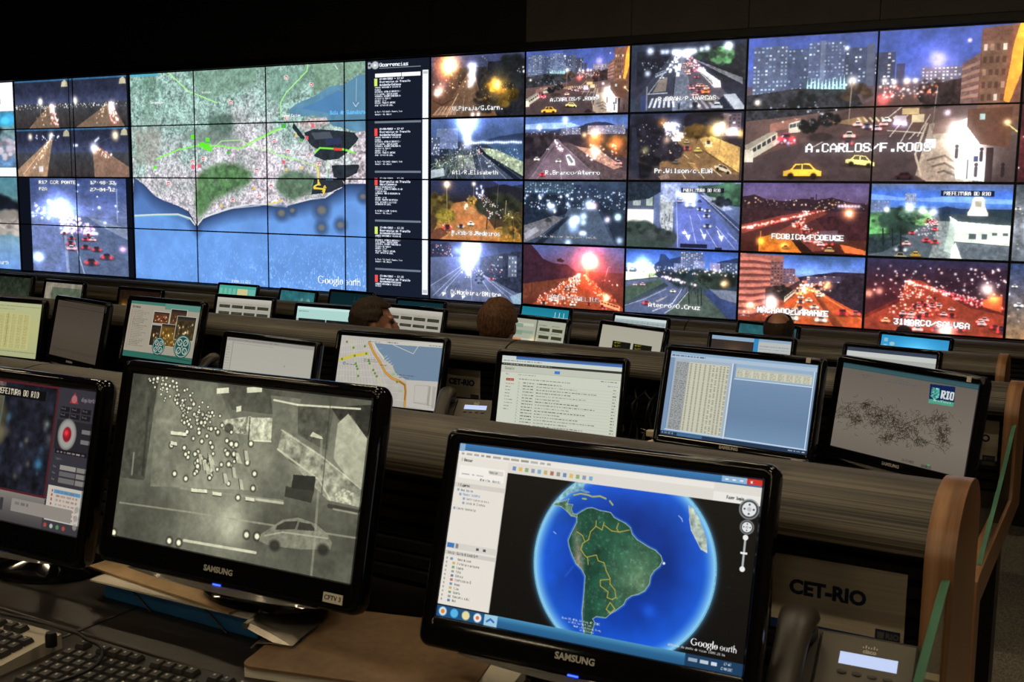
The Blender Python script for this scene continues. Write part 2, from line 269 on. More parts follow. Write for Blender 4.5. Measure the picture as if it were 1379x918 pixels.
def avenue(s, big=False):
    s.grad(0, .34, '3a4a8c', '3c5098', '4a5488'); s.grad(.34, 1, '4a3c48', '5a4440', '4c3a38', '3a2c2c')
    s.poly([(.5, .0), (.75, 0), (.75, .3), (.5, .3)], '4058a8', .5); s.tex(.15, 50, 4, 2, 0, .35)
    s.bld(.02, .06, .16, .4, '4a5470', 9, 13, ['c8d8e8', 'e8f4ff', '98b0c8'], .5, 1); s.bld(.16, .09, .25, .4, '3c4662', 6, 12, ['a8c0d0', 'e8f4ff'], .35, 2)
    s.bld(.24, .05, .38, .38, '4a5474', 10, 14, ['a0b8d8', 'd8ecff', '88a0c0'], .45, 3); s.rect(.285, .04, .305, .38, '6a7690', .7)
    s.bld(.38, .1, .46, .36, '38405a', 5, 10, ['d8e8f0', 'f0f8ff'], .4, 4); s.bld(.49, .14, .565, .36, '343850', 5, 9, ['e0e8f0', 'ffe8c0'], .35, 5); s.rect(.46, .08, .49, .36, '4a5064'); s.rect(.57, .22, .6, .36, '3a3850')
    g = np.random.default_rng(6)
    for k in range(11): s.poly([(.235+.014*k, .39), (.24+.014*k, .27+.04*g.random()), (.247+.014*k, .39)], 'c8fff4', .9)
    s.bld(.66, .25, .8, .36, '5a5668', 10, 5, ['fff0e0', 'ffffff', 'd8d0ff'], .7, 8)
    s.poly([(.8, .24), (.86, .17), (.86, .5), (.8, .5)], '6a4c48', 1, .2, 6, 9)
    for k in range(5): s.poly([(.8, .27+k*.045), (.86, .22+k*.052), (.86, .245+k*.052), (.8, .285+k*.045)], 'a87c68', .8)
    s.poly([(.86, .02), (1, .0), (1, .62), (.86, .6)], '6e4638', 1, .15, 8, 10); s.bld(.865, .1, .95, .5, '74503e', 4, 5, ['caa088', 'f0e0d0'], .3, 11, '4a2c24')
    s.poly([(.985, 0), (1, 0), (1, .3), (.965, .5), (.945, .48), (.97, .1)], 'f0a838'); s.poly([(.7, .36), (.8, .33), (.8, .5), (.66, .52)], '2a1e20', 1, .5, 8, 12); s.tree(.7, .42, .05, .1, '241a1c', 3, 40)
    s.poly([(.0, .4), (.2, .36), (.42, .38), (.46, .5), (.2, .55), (.0, .58)], '26262c', 1, .5, 9, 13); s.tree(.23, .46, .05, .07, '14181a', 4, 30); s.tree(.43, .4, .05, .06, '3a2c20', 5, 30)
    s.poly([(.48, .46), (.64, .42), (.66, .47), (.7, 1), (0, 1), (0, .75), (.3, .6)], '4a3634', 1, .08, 14, 14); s.poly([(.0, .86), (.3, .7), (.7, .68), (.72, 1), (0, 1)], '352a2e', .7, .08, 14, 15)
    s.poly([(.34, .6), (.46, .56), (.48, .6), (.42, .62)], 'a07c50', .8)
    for k in range(7): s.line([(.44+.022*k, .575), (.45+.022*k, .595)], .008, 'd8c8a0', .8)
    for a, b in (((.56, .7), (.62, .56)), ((.6, .74), (.64, .6)), ((.52, .62), (.6, .5)), ((.55, .66), (.68, .68)), ((.27, .77), (.31, .73)), ((.63, .72), (.65, .68)), ((.66, .7), (.7, .56))): s.line([a, b], .004, 'd8ccc0', .8)
    s.poly([(.66, .96), (.7, .62), (.78, .6), (.85, .7), (.86, 1), (.7, 1)], '988878', 1, .2, 6, 16); s.line([(.69, .62), (.655, .82), (.68, .96)], .008, 'c8b8a0', .8)
    for k in range(3): s.line([(.7+.02*k, .86+.04*k), (.76, .83+.05*k), (.8, .88+.04*k)], .008, '3a3230', .7)
    s.poly([(.72, .6), (.79, .58), (.79, .68), (.71, .69)], '6a5048', .9); s.poly([(.78, .62), (.84, .58), (.9, .84), (.9, 1), (.8, .98)], 'ffffff', .85); s.glow(.83, .72, .06, 'ffffff', 1).glow(.86, .86, .05, 'fff8f0', .9).glow(.8, .66, .03, 'ffffff', .8)
    s.poly([(.83, .53), (.98, .52), (.98, .78), (.88, .76), (.83, .64)], '5a3628', .9); s.rect(.9, .78, .925, 1, '2a1c1c'); s.rect(.87, .56, .89, .6, 'c8f0f0', .8)
    s.bus([(.01, .87), (.005, .79), (.13, .66), (.135, .74)], 'b8b0a0'); s.poly([(.005, .79), (.13, .66), (.11, .65), (.0, .75)], '8c8478'); s.poly([(.0, .87), (.035, .87), (.035, .79), (0, .78)], 'd8d0c0', .9)
    s.poly([(.1, .6), (.22, .56), (.22, .62), (.1, .66)], '8a5c50'); s.bus([(.175, .67), (.175, .6), (.22, .58), (.22, .66)], 'c8c0b0'); s.tree(.255, .615, .04, .05, '0e1012', 8, 30, .6, 1.2); s.tree(.33, .58, .04, .04, '101214', 9, 30, .6, 1.2); s.ell(.3, .7, .05, .018, '241c1c', .8)
    s.car(.165, .705, .035, '8a3040', 1).car(.41, .69, .024, 'e8e0d0', 1).car(.405, .74, .022, '2a2a30', 1).car(.51, .645, .02, 'e8e0f0', 1).car(.475, .63, .02, '584468', 2).car(.44, .615, .018, 'e0d8d8', 1).car(.535, .615, .017, 'e8c8c0', 1).car(.545, .59, .016, 'f0e8e0', 3)
    s.poly([(.57, .62), (.575, .56), (.615, .56), (.62, .63)], 'b0a4a8'); s.poly([(.635, .61), (.635, .56), (.68, .555), (.68, .61)], 'c8b898'); s.rect(.6, .515, .66, .555, 'c0a878'); s.glow(.58, .615, .012, 'b8a0ff', .8).glow(.61, .62, .012, 'b8a0ff', .8)
    s.side_car(.235, .935, .075, 'f0bc3c', '2a2420', .0); s.side_car(.455, .865, .055, 'e8d88c', '3a3428', .12); s.side_car(.62, .965, .035, '2a1418', '100c0e')
    for x, y, r, c in ((.41, .32, .03, 'fff0d0'), (.53, .33, .02, 'fff0d8'), (.53, .45, .035, 'ff4040'), (.565, .34, .018, 'fff0d0'), (.61, .335, .022, 'ffe8c0'), (.64, .335, .016, 'fff0d0'), (.045, .45, .02, 'fff0d0'), (.82, .09, .012, 'ffb090'), (.76, .55, .02, 'e8d8ff'), (.965, .62, .02, 'fff0b0'), (.385, .1, .015, 'ffffff')): s.glow(x, y, r*.55, c, 1)
    s.line([(.41, .33), (.405, .61)], .004, '8a7a70'); s.line([(.53, .34), (.53, .48)], .003, '8a7a70'); s.line([(.72, .38), (.71, .66)], .004, '7a6a60'); s.line([(.965, .63), (1, .68)], .005, 'f0d880')
    s.spots(60, (.5, .36, .72, .45), .006, ['ff6040', 'ffd8b0', 'fff0e0'], 20, .7); s.spots(26, (.1, .45, .36, .6), .006, COOL, 21, .6); s.spots(14, (.12, .68, .2, .74), .008, ['c8d0ff', 'ff6060'], 22, .8)
    s.glow(.715, .2, .03, 'ffc8a8', .3, 4).glow(.715, .22, .06, 'c08878', .25)
    for x, y in ((.8, .84), (.885, .86), (.87, .96), (.96, .96)): s.line([(x, y-.05), (x, y)], .012, '20181c').ell(x, y-.07, .007, .007, '20181c')
    s.rect(.69, .72, .725, .78, 'f0f0f0'); s.line([(.84, .98), (.84, .86)], .004, '101014'); s.rect(.86, .835, .875, .87, '181c40')
    return s
def feed_avenue(k=1): return avenue(cv('302830', k)).txt(.245, .74, .062, 'A.CARLOS/F.ROOS', asp=1.02)
def feed_branco():
    s = cv('2a2432'); s.grad(0, .26, '3a5488', '4c6cac', '5a74ac', '3c4a74'); s.poly([(.0, .12), (.2, .1), (.45, .1), (.55, .16), (.3, .2), (0, .2)], 'b8d0f8', .75); s.tex(.18, 40, 3, 3, 0, .26)
    s.poly([(.5, .2), (.6, .13), (.7, .1), (.8, .11), (.9, .16), (1, .22), (1, .3), (.4, .3)], '1e2232'); s.poly([(.2, .25), (.35, .2), (.45, .24), (.5, .28), (.2, .3)], '28304a')
    s.grad(.27, 1, '2c2630', '302830', '3a2e34', '3a2c34'); s.bld(.36, .19, .55, .29, '585a74', 12, 4, ['c8c8e0', 'ffe8d0'], .5, 1); s.bld(.62, .16, .98, .29, '6a6a84', 22, 6, ['c8d0e8', 'f0e8e8', '9098b8'], .6, 2); s.spots(60, (0, .22, 1, .33), .006, COOL+WARM, 3, .8)
    s.tree(.1, .5, .16, .16, '201a22', 1, 70); s.tree(.22, .38, .12, .08, '2a2228', 2, 50); s.tree(.5, .4, .16, .07, '282028', 3, 60); s.tree(.78, .46, .14, .1, '3a2820', 4, 60); s.tree(.92, .42, .1, .1, '5a3a20', 5, 50, .4, 1.5); s.tree(.95, .55, .1, .1, '4a2c20', 6, 50)
    s.poly([(.3, .36), (.33, .36), (.75, 1), (.02, 1), (.02, .95)], '6a5664', 1, .08, 14, 2); s.poly([(0, .9), (.28, .45), (.3, .5), (.04, 1), (0, 1)], '4a3c46', .8); s.poly([(.36, .42), (.45, .42), (1, .88), (1, 1), (.78, 1)], '4c3c40', 1, .25, 6, 3); s.poly([(.5, .47), (.75, .55), (.96, .8), (.88, .84), (.7, .7)], 'd8a890', .7, .3, 6, 4)
    s.line([(.34, .4), (.75, .98)], .004, 'c8b8c0', .6); s.line([(.3, .42), (.08, .95)], .006, 'a898a8', .5); s.line([(.355, .75), (.375, 1)], .004, 'd8d0d8', .8); s.line([(.2, .85), (.12, 1)], .004, 'd8d0d8', .6)
    s.flow((.3, .38), (.37, .55), 36, .01, .07, .007, .012, ['ffffff', 'ffe0d8', 'ff8070'], 5); s.spots(30, (.62, .45, .9, .7), .01, ['fff0e0', 'ffc090', 'ffffff'], 6, .8)
    s.poly([(.44, .78), (.41, .62), (.45, .6), (.5, .7), (.51, .78)], 'e8e4e4'); s.poly([(.42, .64), (.445, .62), (.49, .72), (.47, .75)], '3a3640', .8); s.car(.34, .71, .028, 'd8d0c8', 2).car(.12, .68, .03, 'f0e0d0', 2).car(.92, .74, .035, 'd8c8c0', 1).car(.18, .93, .03, 'c02838', 1).car(.23, .52, .014, 'c8c0c8', 3)
    for x, y, r, c in ((.4, .05, .03, 'f0f4ff'), (.4, .1, .012, 'ffffff'), (.59, .3, .022, 'ffe0a0'), (.69, .29, .03, 'ffe0a0'), (.69, .36, .08, 'ffa040'), (.9, .45, .06, 'ff9040'), (.7, .55, .04, 'fff0e8'), (.14, .18, .02, 'fff'*2)): s.glow(x, y, r, c, .8)
    s.line([(.4, .05), (.4, .3)], .003, '6a7088'); s.line([(.23, .18), (.23, .55)], .003, '4a4450'); s.line([(.13, .15), (.13, .3)], .003, '5a6080'); return s.txt(.21, .86, .07, 'R.Branco/Aterro', asp=1.05)
def feed_night_blue():
    s = cv('202a3c'); s.grad(0, 1, '28364e', '1a2436', '26324a', '2e3a52'); s.tex(.3, 14, 4); s.bld(.0, .02, .5, .18, '2a3c50', 20, 6, ['a8d0e8', 'e0f4ff', '78a0c0'], .45, 1); s.bld(.64, .06, .72, .18, '1c2840', 3, 3, COOL, .1, 2); s.bld(.5, .05, .57, .16, '1c2840', 3, 3, COOL, .1, 2)
    s.poly([(0, .2), (.4, .22), (.45, .5), (.1, .7), (0, .75)], '101826', .8, .5, 9, 3); s.poly([(.45, .42), (.72, .4), (.9, .98), (.3, 1)], '3c4a60', 1, .12, 10, 4); s.poly([(.75, .35), (1, .5), (1, 1), (.92, 1)], '141c28', .8)
    s.poly([(.0, .72), (.3, .55), (.4, .58), (.15, .9), (0, 1)], '7a7478', .7, .25, 8, 5); s.poly([(.44, .55), (.47, .57), (.2, 1), (.12, 1)], '0c121c', .8); s.poly([(0, .85), (.12, .74), (.16, .8), (.02, .95)], 'a8a8b0', .7)
    s.spots(120, (0, .15, 1, .45), .009, COOL+['b8e0f0'], 6, .8); s.spots(16, (0, .22, .5, .5), .018, COOL, 7, .9)
    for x, y, r, k in ((.28, .42, .04, .7), (.5, .63, .045, 1), (.53, .6, .03, .9), (.6, .55, .03, .9), (.6, .65, .025, .8), (.58, .82, .02, .8), (.61, .82, .02, .8), (.65, .36, .04, .9), (.93, .55, .03, .9), (.83, .6, .03, .6), (.95, .92, .03, .8), (.45, .98, .03, .7)): s.glow(x, y, r, 'd8ecff', k)
    s.glow(.7, .38, .03, 'ffc0c0', .8).glow(.83, .59, .015, 'ff6060', .8).glow(.5, .75, .05, 'a8c0e0', .5).car(.25, .62, .03, '3a4048', 0); s.glow(.93, .55, .02, '60e0d0', .8)
    return s.txt(.17, .87, .035, 'Av.Gal. Justo x Aer. Santos Dumont - Pref. Rio', asp=.72)
def feed_red_flare():
    s = cv('401c24'); s.grad(0, .4, '40508c', '4c4470', '5c3048'); s.grad(.4, 1, '54242c', '5c2420', '64281c', '4a1c14'); s.tex(.2, 30, 4, 2, 0, .4)
    s.poly([(0, 0), (.08, 0), (.14, .1), (.2, .22), (.3, .28), (.45, .3), (.55, .42), (.5, .52), (0, .65)], '2a1420', 1, .2, 12, 2); s.poly([(.34, .22), (.38, .2), (.42, .24), (.4, .27), (.35, .26)], '1c1018')
    s.poly([(.57, .42), (.62, .44), (1, .95), (1, 1), (.08, 1)], '8c3820', 1, .15, 8, 3); s.poly([(.0, .65), (.5, .5), (.3, .7), (0, .9)], '5c2a1c', 1, .2, 8, 4); s.poly([(.56, .6), (.62, .55), (.7, 1), (.5, 1)], '7a3018', .8)
    for x in (.09, .8): s.line([(x, .55), (x, .8)], .005, '301410')
    s.flow((.57, .44), (.3, .95), 240, .02, .5, .006, .013, ['ffe8d0', 'ffffff', 'ffc090', 'ffd8c0'], 5, .8); s.flow((.62, .45), (.86, .85), 110, .02, .2, .006, .011, ['ff6040', 'ff3028', 'ffc0a0'], 6, .8); s.flow((.55, .5), (.36, .95), 30, .05, .4, .014, .03, ['e8d0c0', '3a2020', 'c8a898'], 7, cars=2)
    s.bus([(.78, .92), (.78, .84), (.97, .92), (.97, 1)], 'e8a070', '6a2818'); s.glow(.84, .8, .03, 'ffe8c0', 1); s.flow((.8, .8), (.75, .98), 8, .2, .5, .02, .025, ['3a1814', 'a86050'], 8, cars=1)
    s.glow(.67, .24, .24, 'ff5030', .55).glow(.67, .24, .1, 'ff9048', .7).glow(.67, .24, .06, 'ffd8a0', 1.2, 3); s.line([(.655, .06), (.655, .55)], .004, 'ffb880', .7); s.line([(.69, .06), (.69, .2)], .004, 'ffb880', .6); s.line([(.645, .3), (.64, .5)], .01, 'ffc890', .7)
    s.spots(16, (.3, .5, .95, .6), .008, WARM, 9, .8); s.line([(.83, .45), (.85, .31), (.87, .3)], .004, 'd8c8c8', .8); return s.txt(.25, .81, .075, 'PRACA SIBELIUS', asp=1.02, c='ffe8e0', al=.8)
def feed_vargas():
    s = cv('1a1e2c'); s.grad(0, 1, '1e2638', '1c2030', '222432', '24283a'); s.tex(.3, 14, 1)
    s.poly([(.05, .1), (.42, .12), (.38, .3), (.05, .6)], '12141e', .8, .5, 10, 2); s.poly([(.55, .1), (1, .05), (1, .6), (.75, .5)], '1c1e22', .8, .5, 10, 3); s.tree(.8, .22, .09, .11, '3c6440', 4, 80, .5, 1.7); s.tree(.66, .18, .08, .08, '1c2c24', 5, 40); s.poly([(.7, .36), (.95, .42), (1, .6), (.8, .6)], '14161a', .6, .5, 8, 6)
    s.poly([(.42, .12), (.46, .12), (.62, .98), (.38, 1)], '5a6274', 1, .2, 6, 7); s.poly([(.46, .12), (.5, .12), (.95, .95), (.58, 1)], '44404c', 1, .1, 8, 8); s.poly([(.38, .14), (.42, .14), (.36, 1), (.0, 1), (.0, .9)], '2c303e', 1, .1, 8, 9); s.poly([(.52, .22), (.58, .26), (.98, .55), (.98, .64)], '8a8e98', .7, .3, 6, 10)
    s.poly([(.27, .5), (.33, .5), (.32, .7), (.2, .72)], '988878', .7); s.line([(.36, .3), (.16, .74)], .008, 'b8bcc8', .7); s.line([(.16, .74), (.33, .73)], .01, 'c0c4d0', .8); s.rect(.14, .62, .155, .98, '8a90a8', .7); s.rect(.09, .76, .14, 1, '2c3868', .8)
    for k in range(6): s.poly([(.16+.045*k, .95), (.18+.045*k, .95), (.215+.035*k, .8), (.195+.035*k, .8)], 'd8dce8', .85)
    for k in range(5): s.poly([(.62+.06*k, .98), (.65+.06*k, .98), (.57+.05*k, .8), (.55+.05*k, .8)], 'c0b8b8', .6)
    s.flow((.43, .12), (.36, .42), 60, .02, .12, .008, .016, ['ffffff', 'f0f4ff'], 11, .8); s.flow((.475, .12), (.6, .45), 90, .02, .16, .008, .013, ['ff9090', 'ff5060', 'ffe0e0', 'ffffff'], 12, .75); s.flow((.5, .3), (.64, .78), 18, .08, .16, .014, .03, ['e8e0d8', 'd8d0d0', '484450', 'c8b090'], 13, cars=1)
    for x, y in ((.43, .38), (.42, .46), (.435, .33)): s.rect(x-.014, y-.03, x+.014, y+.03, 'f0f0f4', .9)
    s.bus([(.74, .68), (.73, .6), (.6, .4), (.61, .44)], 'b8b4b4'); s.poly([(.74, .68), (.8, .68), (.79, .58), (.72, .58)], 'e8d0d0'); s.poly([(.72, .58), (.79, .58), (.62, .38), (.59, .4)], 'd0d0d4'); s.poly([(.82, .78), (.92, .77), (1, .95), (1, 1), (.92, 1)], 'a0a4ac'); s.poly([(.82, .8), (.9, .99), (.82, .98), (.78, .86)], '181c28')
    s.car(.67, .73, .035, 'd89840', 1).car(.7, .84, .04, 'c8b878', 0).car(.58, .93, .045, '181a24', 3).car(.77, .95, .05, 'd0d4e0', 0).car(.28, .5, .02, 'c8c8d0', 3); s.bus([(.22, .5), (.22, .44), (.32, .38), (.32, .43)], '9098a8')
    for x, y, r in ((.84, .08, .03), (.86, .08, .03), (.17, .1, .03), (.28, .12, .02), (.32, .12, .02), (.38, .13, .025), (.42, .14, .03), (.48, .15, .035), (.52, .14, .03), (.56, .13, .025), (.62, .11, .02), (.67, .1, .025), (.15, .43, .025)): s.glow(x, y, r, 'e8f0ff', .9)
    s.line([(.84, .08), (.84, .2)], .004, '8088a0'); s.spots(30, (.1, .25, .4, .4), .007, COOL, 14, .6); s.spots(30, (.38, .85, .54, .98), .01, ['202430', '8a90a0'], 15, .3); s.line([(.44, .9), (.44, .97)], .014, '20242c'); s.rect(0, .8, .04, 1, '304058', .5); return s.txt(.25, .79, .068, 'R.BRAN/P.VARGAS', asp=1.02)
def feed_gold():
    s = cv('1c1a26'); s.grad(0, 1, '1c2038', '241f28', '2c2420', '2a2228'); s.tex(.3, 10, 1); s.bld(.75, .02, .98, .35, '5a4a50', 6, 6, ['f0e8ff', 'c8c0d8'], .4, 2, '302c40'); s.rect(.82, .02, .88, .3, '8a7068', .7)
    s.poly([(.42, .3), (.6, .32), (.98, .62), (.98, 1), (.3, 1), (.28, .75), (.45, .5)], '7c5a38', 1, .1, 12, 3); s.poly([(.62, .36), (.72, .34), (.98, .52), (.98, .9), (.7, .58)], 'b89a58', 1, .2, 6, 4); s.poly([(.3, .8), (.98, .92), (.98, 1), (.3, 1)], '4a3834', .7); s.line([(.66, .55), (.98, .9)], .006, '3c2c20')
    s.tree(.12, .5, .16, .45, '14141c', 5, 120); s.tree(.22, .3, .12, .2, '181620', 6, 60); s.tree(.36, .57, .12, .12, '201c24', 7, 70); s.tree(.66, .12, .16, .12, '16141c', 8, 70); s.tree(.62, .28, .12, .08, '4a3418', 9, 60, .4, 1.5); s.poly([(.02, .2), (.06, .2), (.1, .95), (.02, .98)], '202434', .7)
    s.flow((.36, .14), (.43, .36), 90, .14, .2, .01, .018, ['d8ecff', 'ffffff', 'ffd8c0', 'ffc080', 'c0a0ff'], 10, .8); s.glow(.4, .2, .06, 'd0e8ff', .5).glow(.78, .26, .07, 'ffd880', .9).glow(.79, .24, .035, 'ffffe8', 1).glow(.82, .18, .02, 'fff0c8', 1).glow(.88, .3, .02, 'ffffff', .9).glow(.92, .28, .035, 'f4f4ff', 1).glow(.98, .32, .03, 'ffc050', .8).glow(.3, .13, .04, 'ffa850', .6)
    s.bus([(.4, .42), (.36, .34), (.37, .3), (.42, .38)], 'c8c0c0'); s.poly([(.4, .42), (.47, .42), (.46, .36), (.4, .36)], 'f4ece8'); s.car(.52, .43, .026, 'e8d098', 0).car(.525, .53, .032, '403850', 1).car(.62, .56, .036, 'f0d060', 0).car(.71, .45, .03, '302c30', 2); s.rect(.68, .47, .74, .51, 'e8d8b0', .8)
    s.side_car(.84, .83, .075, 'c8b8a0', '2c2424', .35); s.car(.43, .73, .03, '807470', 0); s.poly([(.27, .95), (.36, .9), (.38, .97), (.3, 1)], '907468', .8)
    for a, b in (((.5, .62), (.54, .68)), ((.6, .62), (.64, .67)), ((.62, .85), (.68, .97)), ((.48, .88), (.52, .98)), ((.74, .82), (.83, .94)), ((.54, .74), (.6, .76))): s.line([a, b], .006, 'f0d8a0', .8)
    s.poly([(.52, .72), (.58, .74), (.66, .9), (.6, .84)], 'e8c070', .3); s.line([(.82, .3), (.8, .64)], .005, '907050'); s.line([(.62, .38), (.6, .46)], .004, '302418'); s.spots(50, (.08, .15, .5, .7), .007, ['fff0e0', 'ffd8a0', 'c8c8ff'], 11, .6); s.glow(.15, .55, .03, 'd8c878', .5).glow(.34, .4, .03, 'f0c8a8', .6); return s.txt(.24, .83, .07, 'Pr.Wilson/c.EUA', asp=1.0)
def feed_pref_blue():
    s = cv('384468'); s.grad(0, 1, '6c80a8', '5a6c98', '44527c', '3a4668'); s.tex(.15, 14, 1); s.poly([(.42, .1), (.62, .1), (1, .9), (1, 1), (.46, 1)], '5060a0', 1, .08, 16, 2); s.poly([(.42, .4), (.62, .3), (.7, .7), (.5, .8), (.46, .9)], '6878b8', .5)
    s.poly([(.0, .1), (.28, .1), (.28, .8), (0, .8)], '3a4258'); s.rect(.24, .1, .29, .85, '50608c'); s.rect(0, .42, .24, .66, 'e8e8e0'); s.rect(.13, .42, .24, .66, 'ffffff'); s.rect(.05, .28, .12, .36, 'a8b0a8', .8); s.rect(.17, .22, .23, .36, 'b8c8b8', .8); s.poly([(0, 0), (.3, 0), (.3, .15), (.2, .25), (0, .3)], '161e2a', 1, .4, 8, 3)
    s.poly([(.3, .2), (.38, .15), (.42, .3), (.42, .95), (.36, .9), (.3, .6)], '9ca0a4', 1, .3, 5, 4); s.poly([(.3, .02), (.48, .02), (.44, .3), (.34, .3)], 'a8b0cc', .8, .3, 7, 5); s.tree(.1, .8, .18, .16, '283430', 6, 100); s.tree(.28, .86, .16, .12, '2c3434', 7, 70); s.rect(.0, .9, .36, 1, '2a3834', .8)
    s.poly([(.6, .12), (.64, .12), (1, .62), (1, .76)], '2a3458', .9); s.poly([(.62, .05), (1, .02), (1, .36), (.8, .32)], '284034', 1, .4, 8, 8); s.tree(.9, .15, .14, .13, '30503c', 9, 60, .5, 1.5); s.poly([(.64, .18), (.78, .22), (.95, .4), (.85, .42)], 'c8ccd8', .6, .3, 6, 10); s.tree(.84, .28, .08, .06, '181e28', 11, 40)
    for x, y, r, c, m in ((.48, .28, .03, 'd0c8d8', 0), (.57, .34, .045, '7088d8', 3), (.655, .4, .026, '303448', 3), (.65, .28, .02, '202838', 0), (.72, .42, .028, '484c60', 3), (.715, .5, .03, '383c50', 3), (.725, .65, .034, '3a4054', 3)): s.car(x, y, r, c, m)
    s.glow(.55, .2, .05, 'f0f4ff', .8).glow(.58, .25, .05, 'e8ecff', .7).glow(.47, .18, .03, 'ffffff', .6)
    for a, b in (((.57, .5), (.64, .98)), ((.72, .72), (.82, .98)), ((.8, .65), (.97, .98)), ((.9, .74), (.98, .86)), ((.64, .48), (.67, .56)), ((.44, .1), (.47, .98)), ((.66, .18), (1, .7))): s.line([a, b], .005, 'dce0f4', .75)
    for x, y in ((.56, .86), (.7, .84), (.85, .86)): s.line([(x-.035, y-.14), (x, y-.03)], .008, 'f0f2ff').poly([(x-.025, y-.06), (x+.02, y-.07), (x+.005, y+.02)], 'f0f2ff')
    s.ell(.525, .76, .018, .014, 'f0f2ff'); g = np.random.default_rng(3)
    for k in range(22): s.rect(*(lambda x, y: (x, y, x+.008, y+.03))(.31+.1*g.random(), .45+.4*g.random()), '242c38', .8)
    s.rect(.49, .93, .73, .99, '10141e'); s.rect(.8, .97, .86, 1, '10141e'); s.rect(.485, .08, .86, .155, '0a0c14'); return s.txt(.505, .095, .05, 'PREFEITURA DO RIO', asp=.78, sh=False)
def feed_aterro():
    s = cv('28344c'); s.grad(0, .3, '2c4c94', '4a74c0', '4878c8'); s.tex(.25, 30, 1, 3, 0, .3); s.poly([(.24, .26), (.3, .18), (.32, .06), (.36, .07), (.4, .14), (.5, .09), (.56, .3), (.2, .3)], '24345c'); s.poly([(.75, .22), (.85, .14), (1, .08), (1, .3)], '1c2a4c')
    s.bld(.5, .02, .7, .28, '4c587c', 9, 10, ['f0f4ff', 'ffffff', 'b8c8e8'], .55, 2); s.bld(.62, .15, .72, .34, '808ab0', 5, 8, ['ffffff'], .4, 3); s.bld(.76, .17, .85, .34, '8c88a8', 4, 6, ['fff0f0', 'ffffff'], .4, 4); s.bld(.86, .16, 1, .32, '3c4868', 6, 6, COOL, .4, 5); s.bld(.44, .2, .52, .32, '7078a0', 4, 6, COOL, .5, 6)
    s.grad(.33, 1, '1c2434', '242e40', '303c44', '34404c', '2c3640'); s.poly([(0, .36), (.24, .36), (.3, .42), (0, .5)], 'e8f0e0', .9); s.poly([(.0, .55), (.34, .42), (.42, .45), (.1, .75), (0, .85)], '3c5044', 1, .15, 10, 7); s.poly([(.6, .6), (.7, .6), (.92, 1), (.38, 1)], '3c4a44', 1, .15, 10, 8)
    s.poly([(.3, .43), (.48, .42), (.6, .56), (.38, 1), (0, 1), (0, .92), (.4, .55)], '485478', 1, .08, 12, 9); s.poly([(.66, .55), (.78, .55), (1, .78), (1, 1), (.94, 1)], '2a3864', 1, .1, 12, 10); s.poly([(.76, .56), (1, .58), (1, .76), (.86, .7)], '707890', .9, .1, 10, 11); s.poly([(.0, .52), (.28, .44), (.3, .47), (.0, .6)], '505c84', .8)
    s.line([(.52, .6), (.44, .82), (.26, .96)], .007, 'f0f0f8', .8); s.line([(.58, .62), (.48, .85), (.37, .98)], .006, 'e8e8f0', .8); s.line([(.38, .6), (.18, .78), (0, .9)], .005, 'd0d4e0', .7)
    s.tree(.6, .42, .18, .1, '18242c', 12, 80); s.tree(.82, .42, .16, .1, '1c2420', 13, 60); s.tree(.22, .37, .05, .05, '9cb088', 14, 30, .8, 1.2); s.line([(.22, .38), (.22, .48)], .006, '30382c')
    for x in (.58, .66, .69): s.palm(x, .52, .09, '283430', int(x*100), .3)
    s.spots(50, (.02, .22, .26, .36), .016, ['ffffff', 'fff8e0', 'e8f0ff'], 15, .8); s.glow(.16, .24, .07, 'fffff0', .6); s.spots(60, (.25, .26, 1, .36), .01, ['ffffff', 'ffe0b0', 'ffd0d0'], 16, .8); s.flow((.36, .41), (.58, .52), 40, .08, .16, .01, .016, ['fff0f0', 'ffc0e0', 'ff90c0'], 17, .8)
    s.car(.44, .63, .026, 'f0e0d8', 2).car(.2, .84, .035, 'a02c38', 1).car(.16, .55, .025, 'd8d0e0', 1).car(.09, .56, .02, 'e0d8e0', 1); s.poly([(.28, .8), (.4, .7), (.36, .76), (.3, .82)], 'f0d8c0', .5); s.glow(.9, .47, .03, 'ffb070', .7).glow(.88, .48, .02, 'ffd0a0', .8); return s.txt(.22, .83, .07, 'Aterro/O.Cruz', asp=1.05)
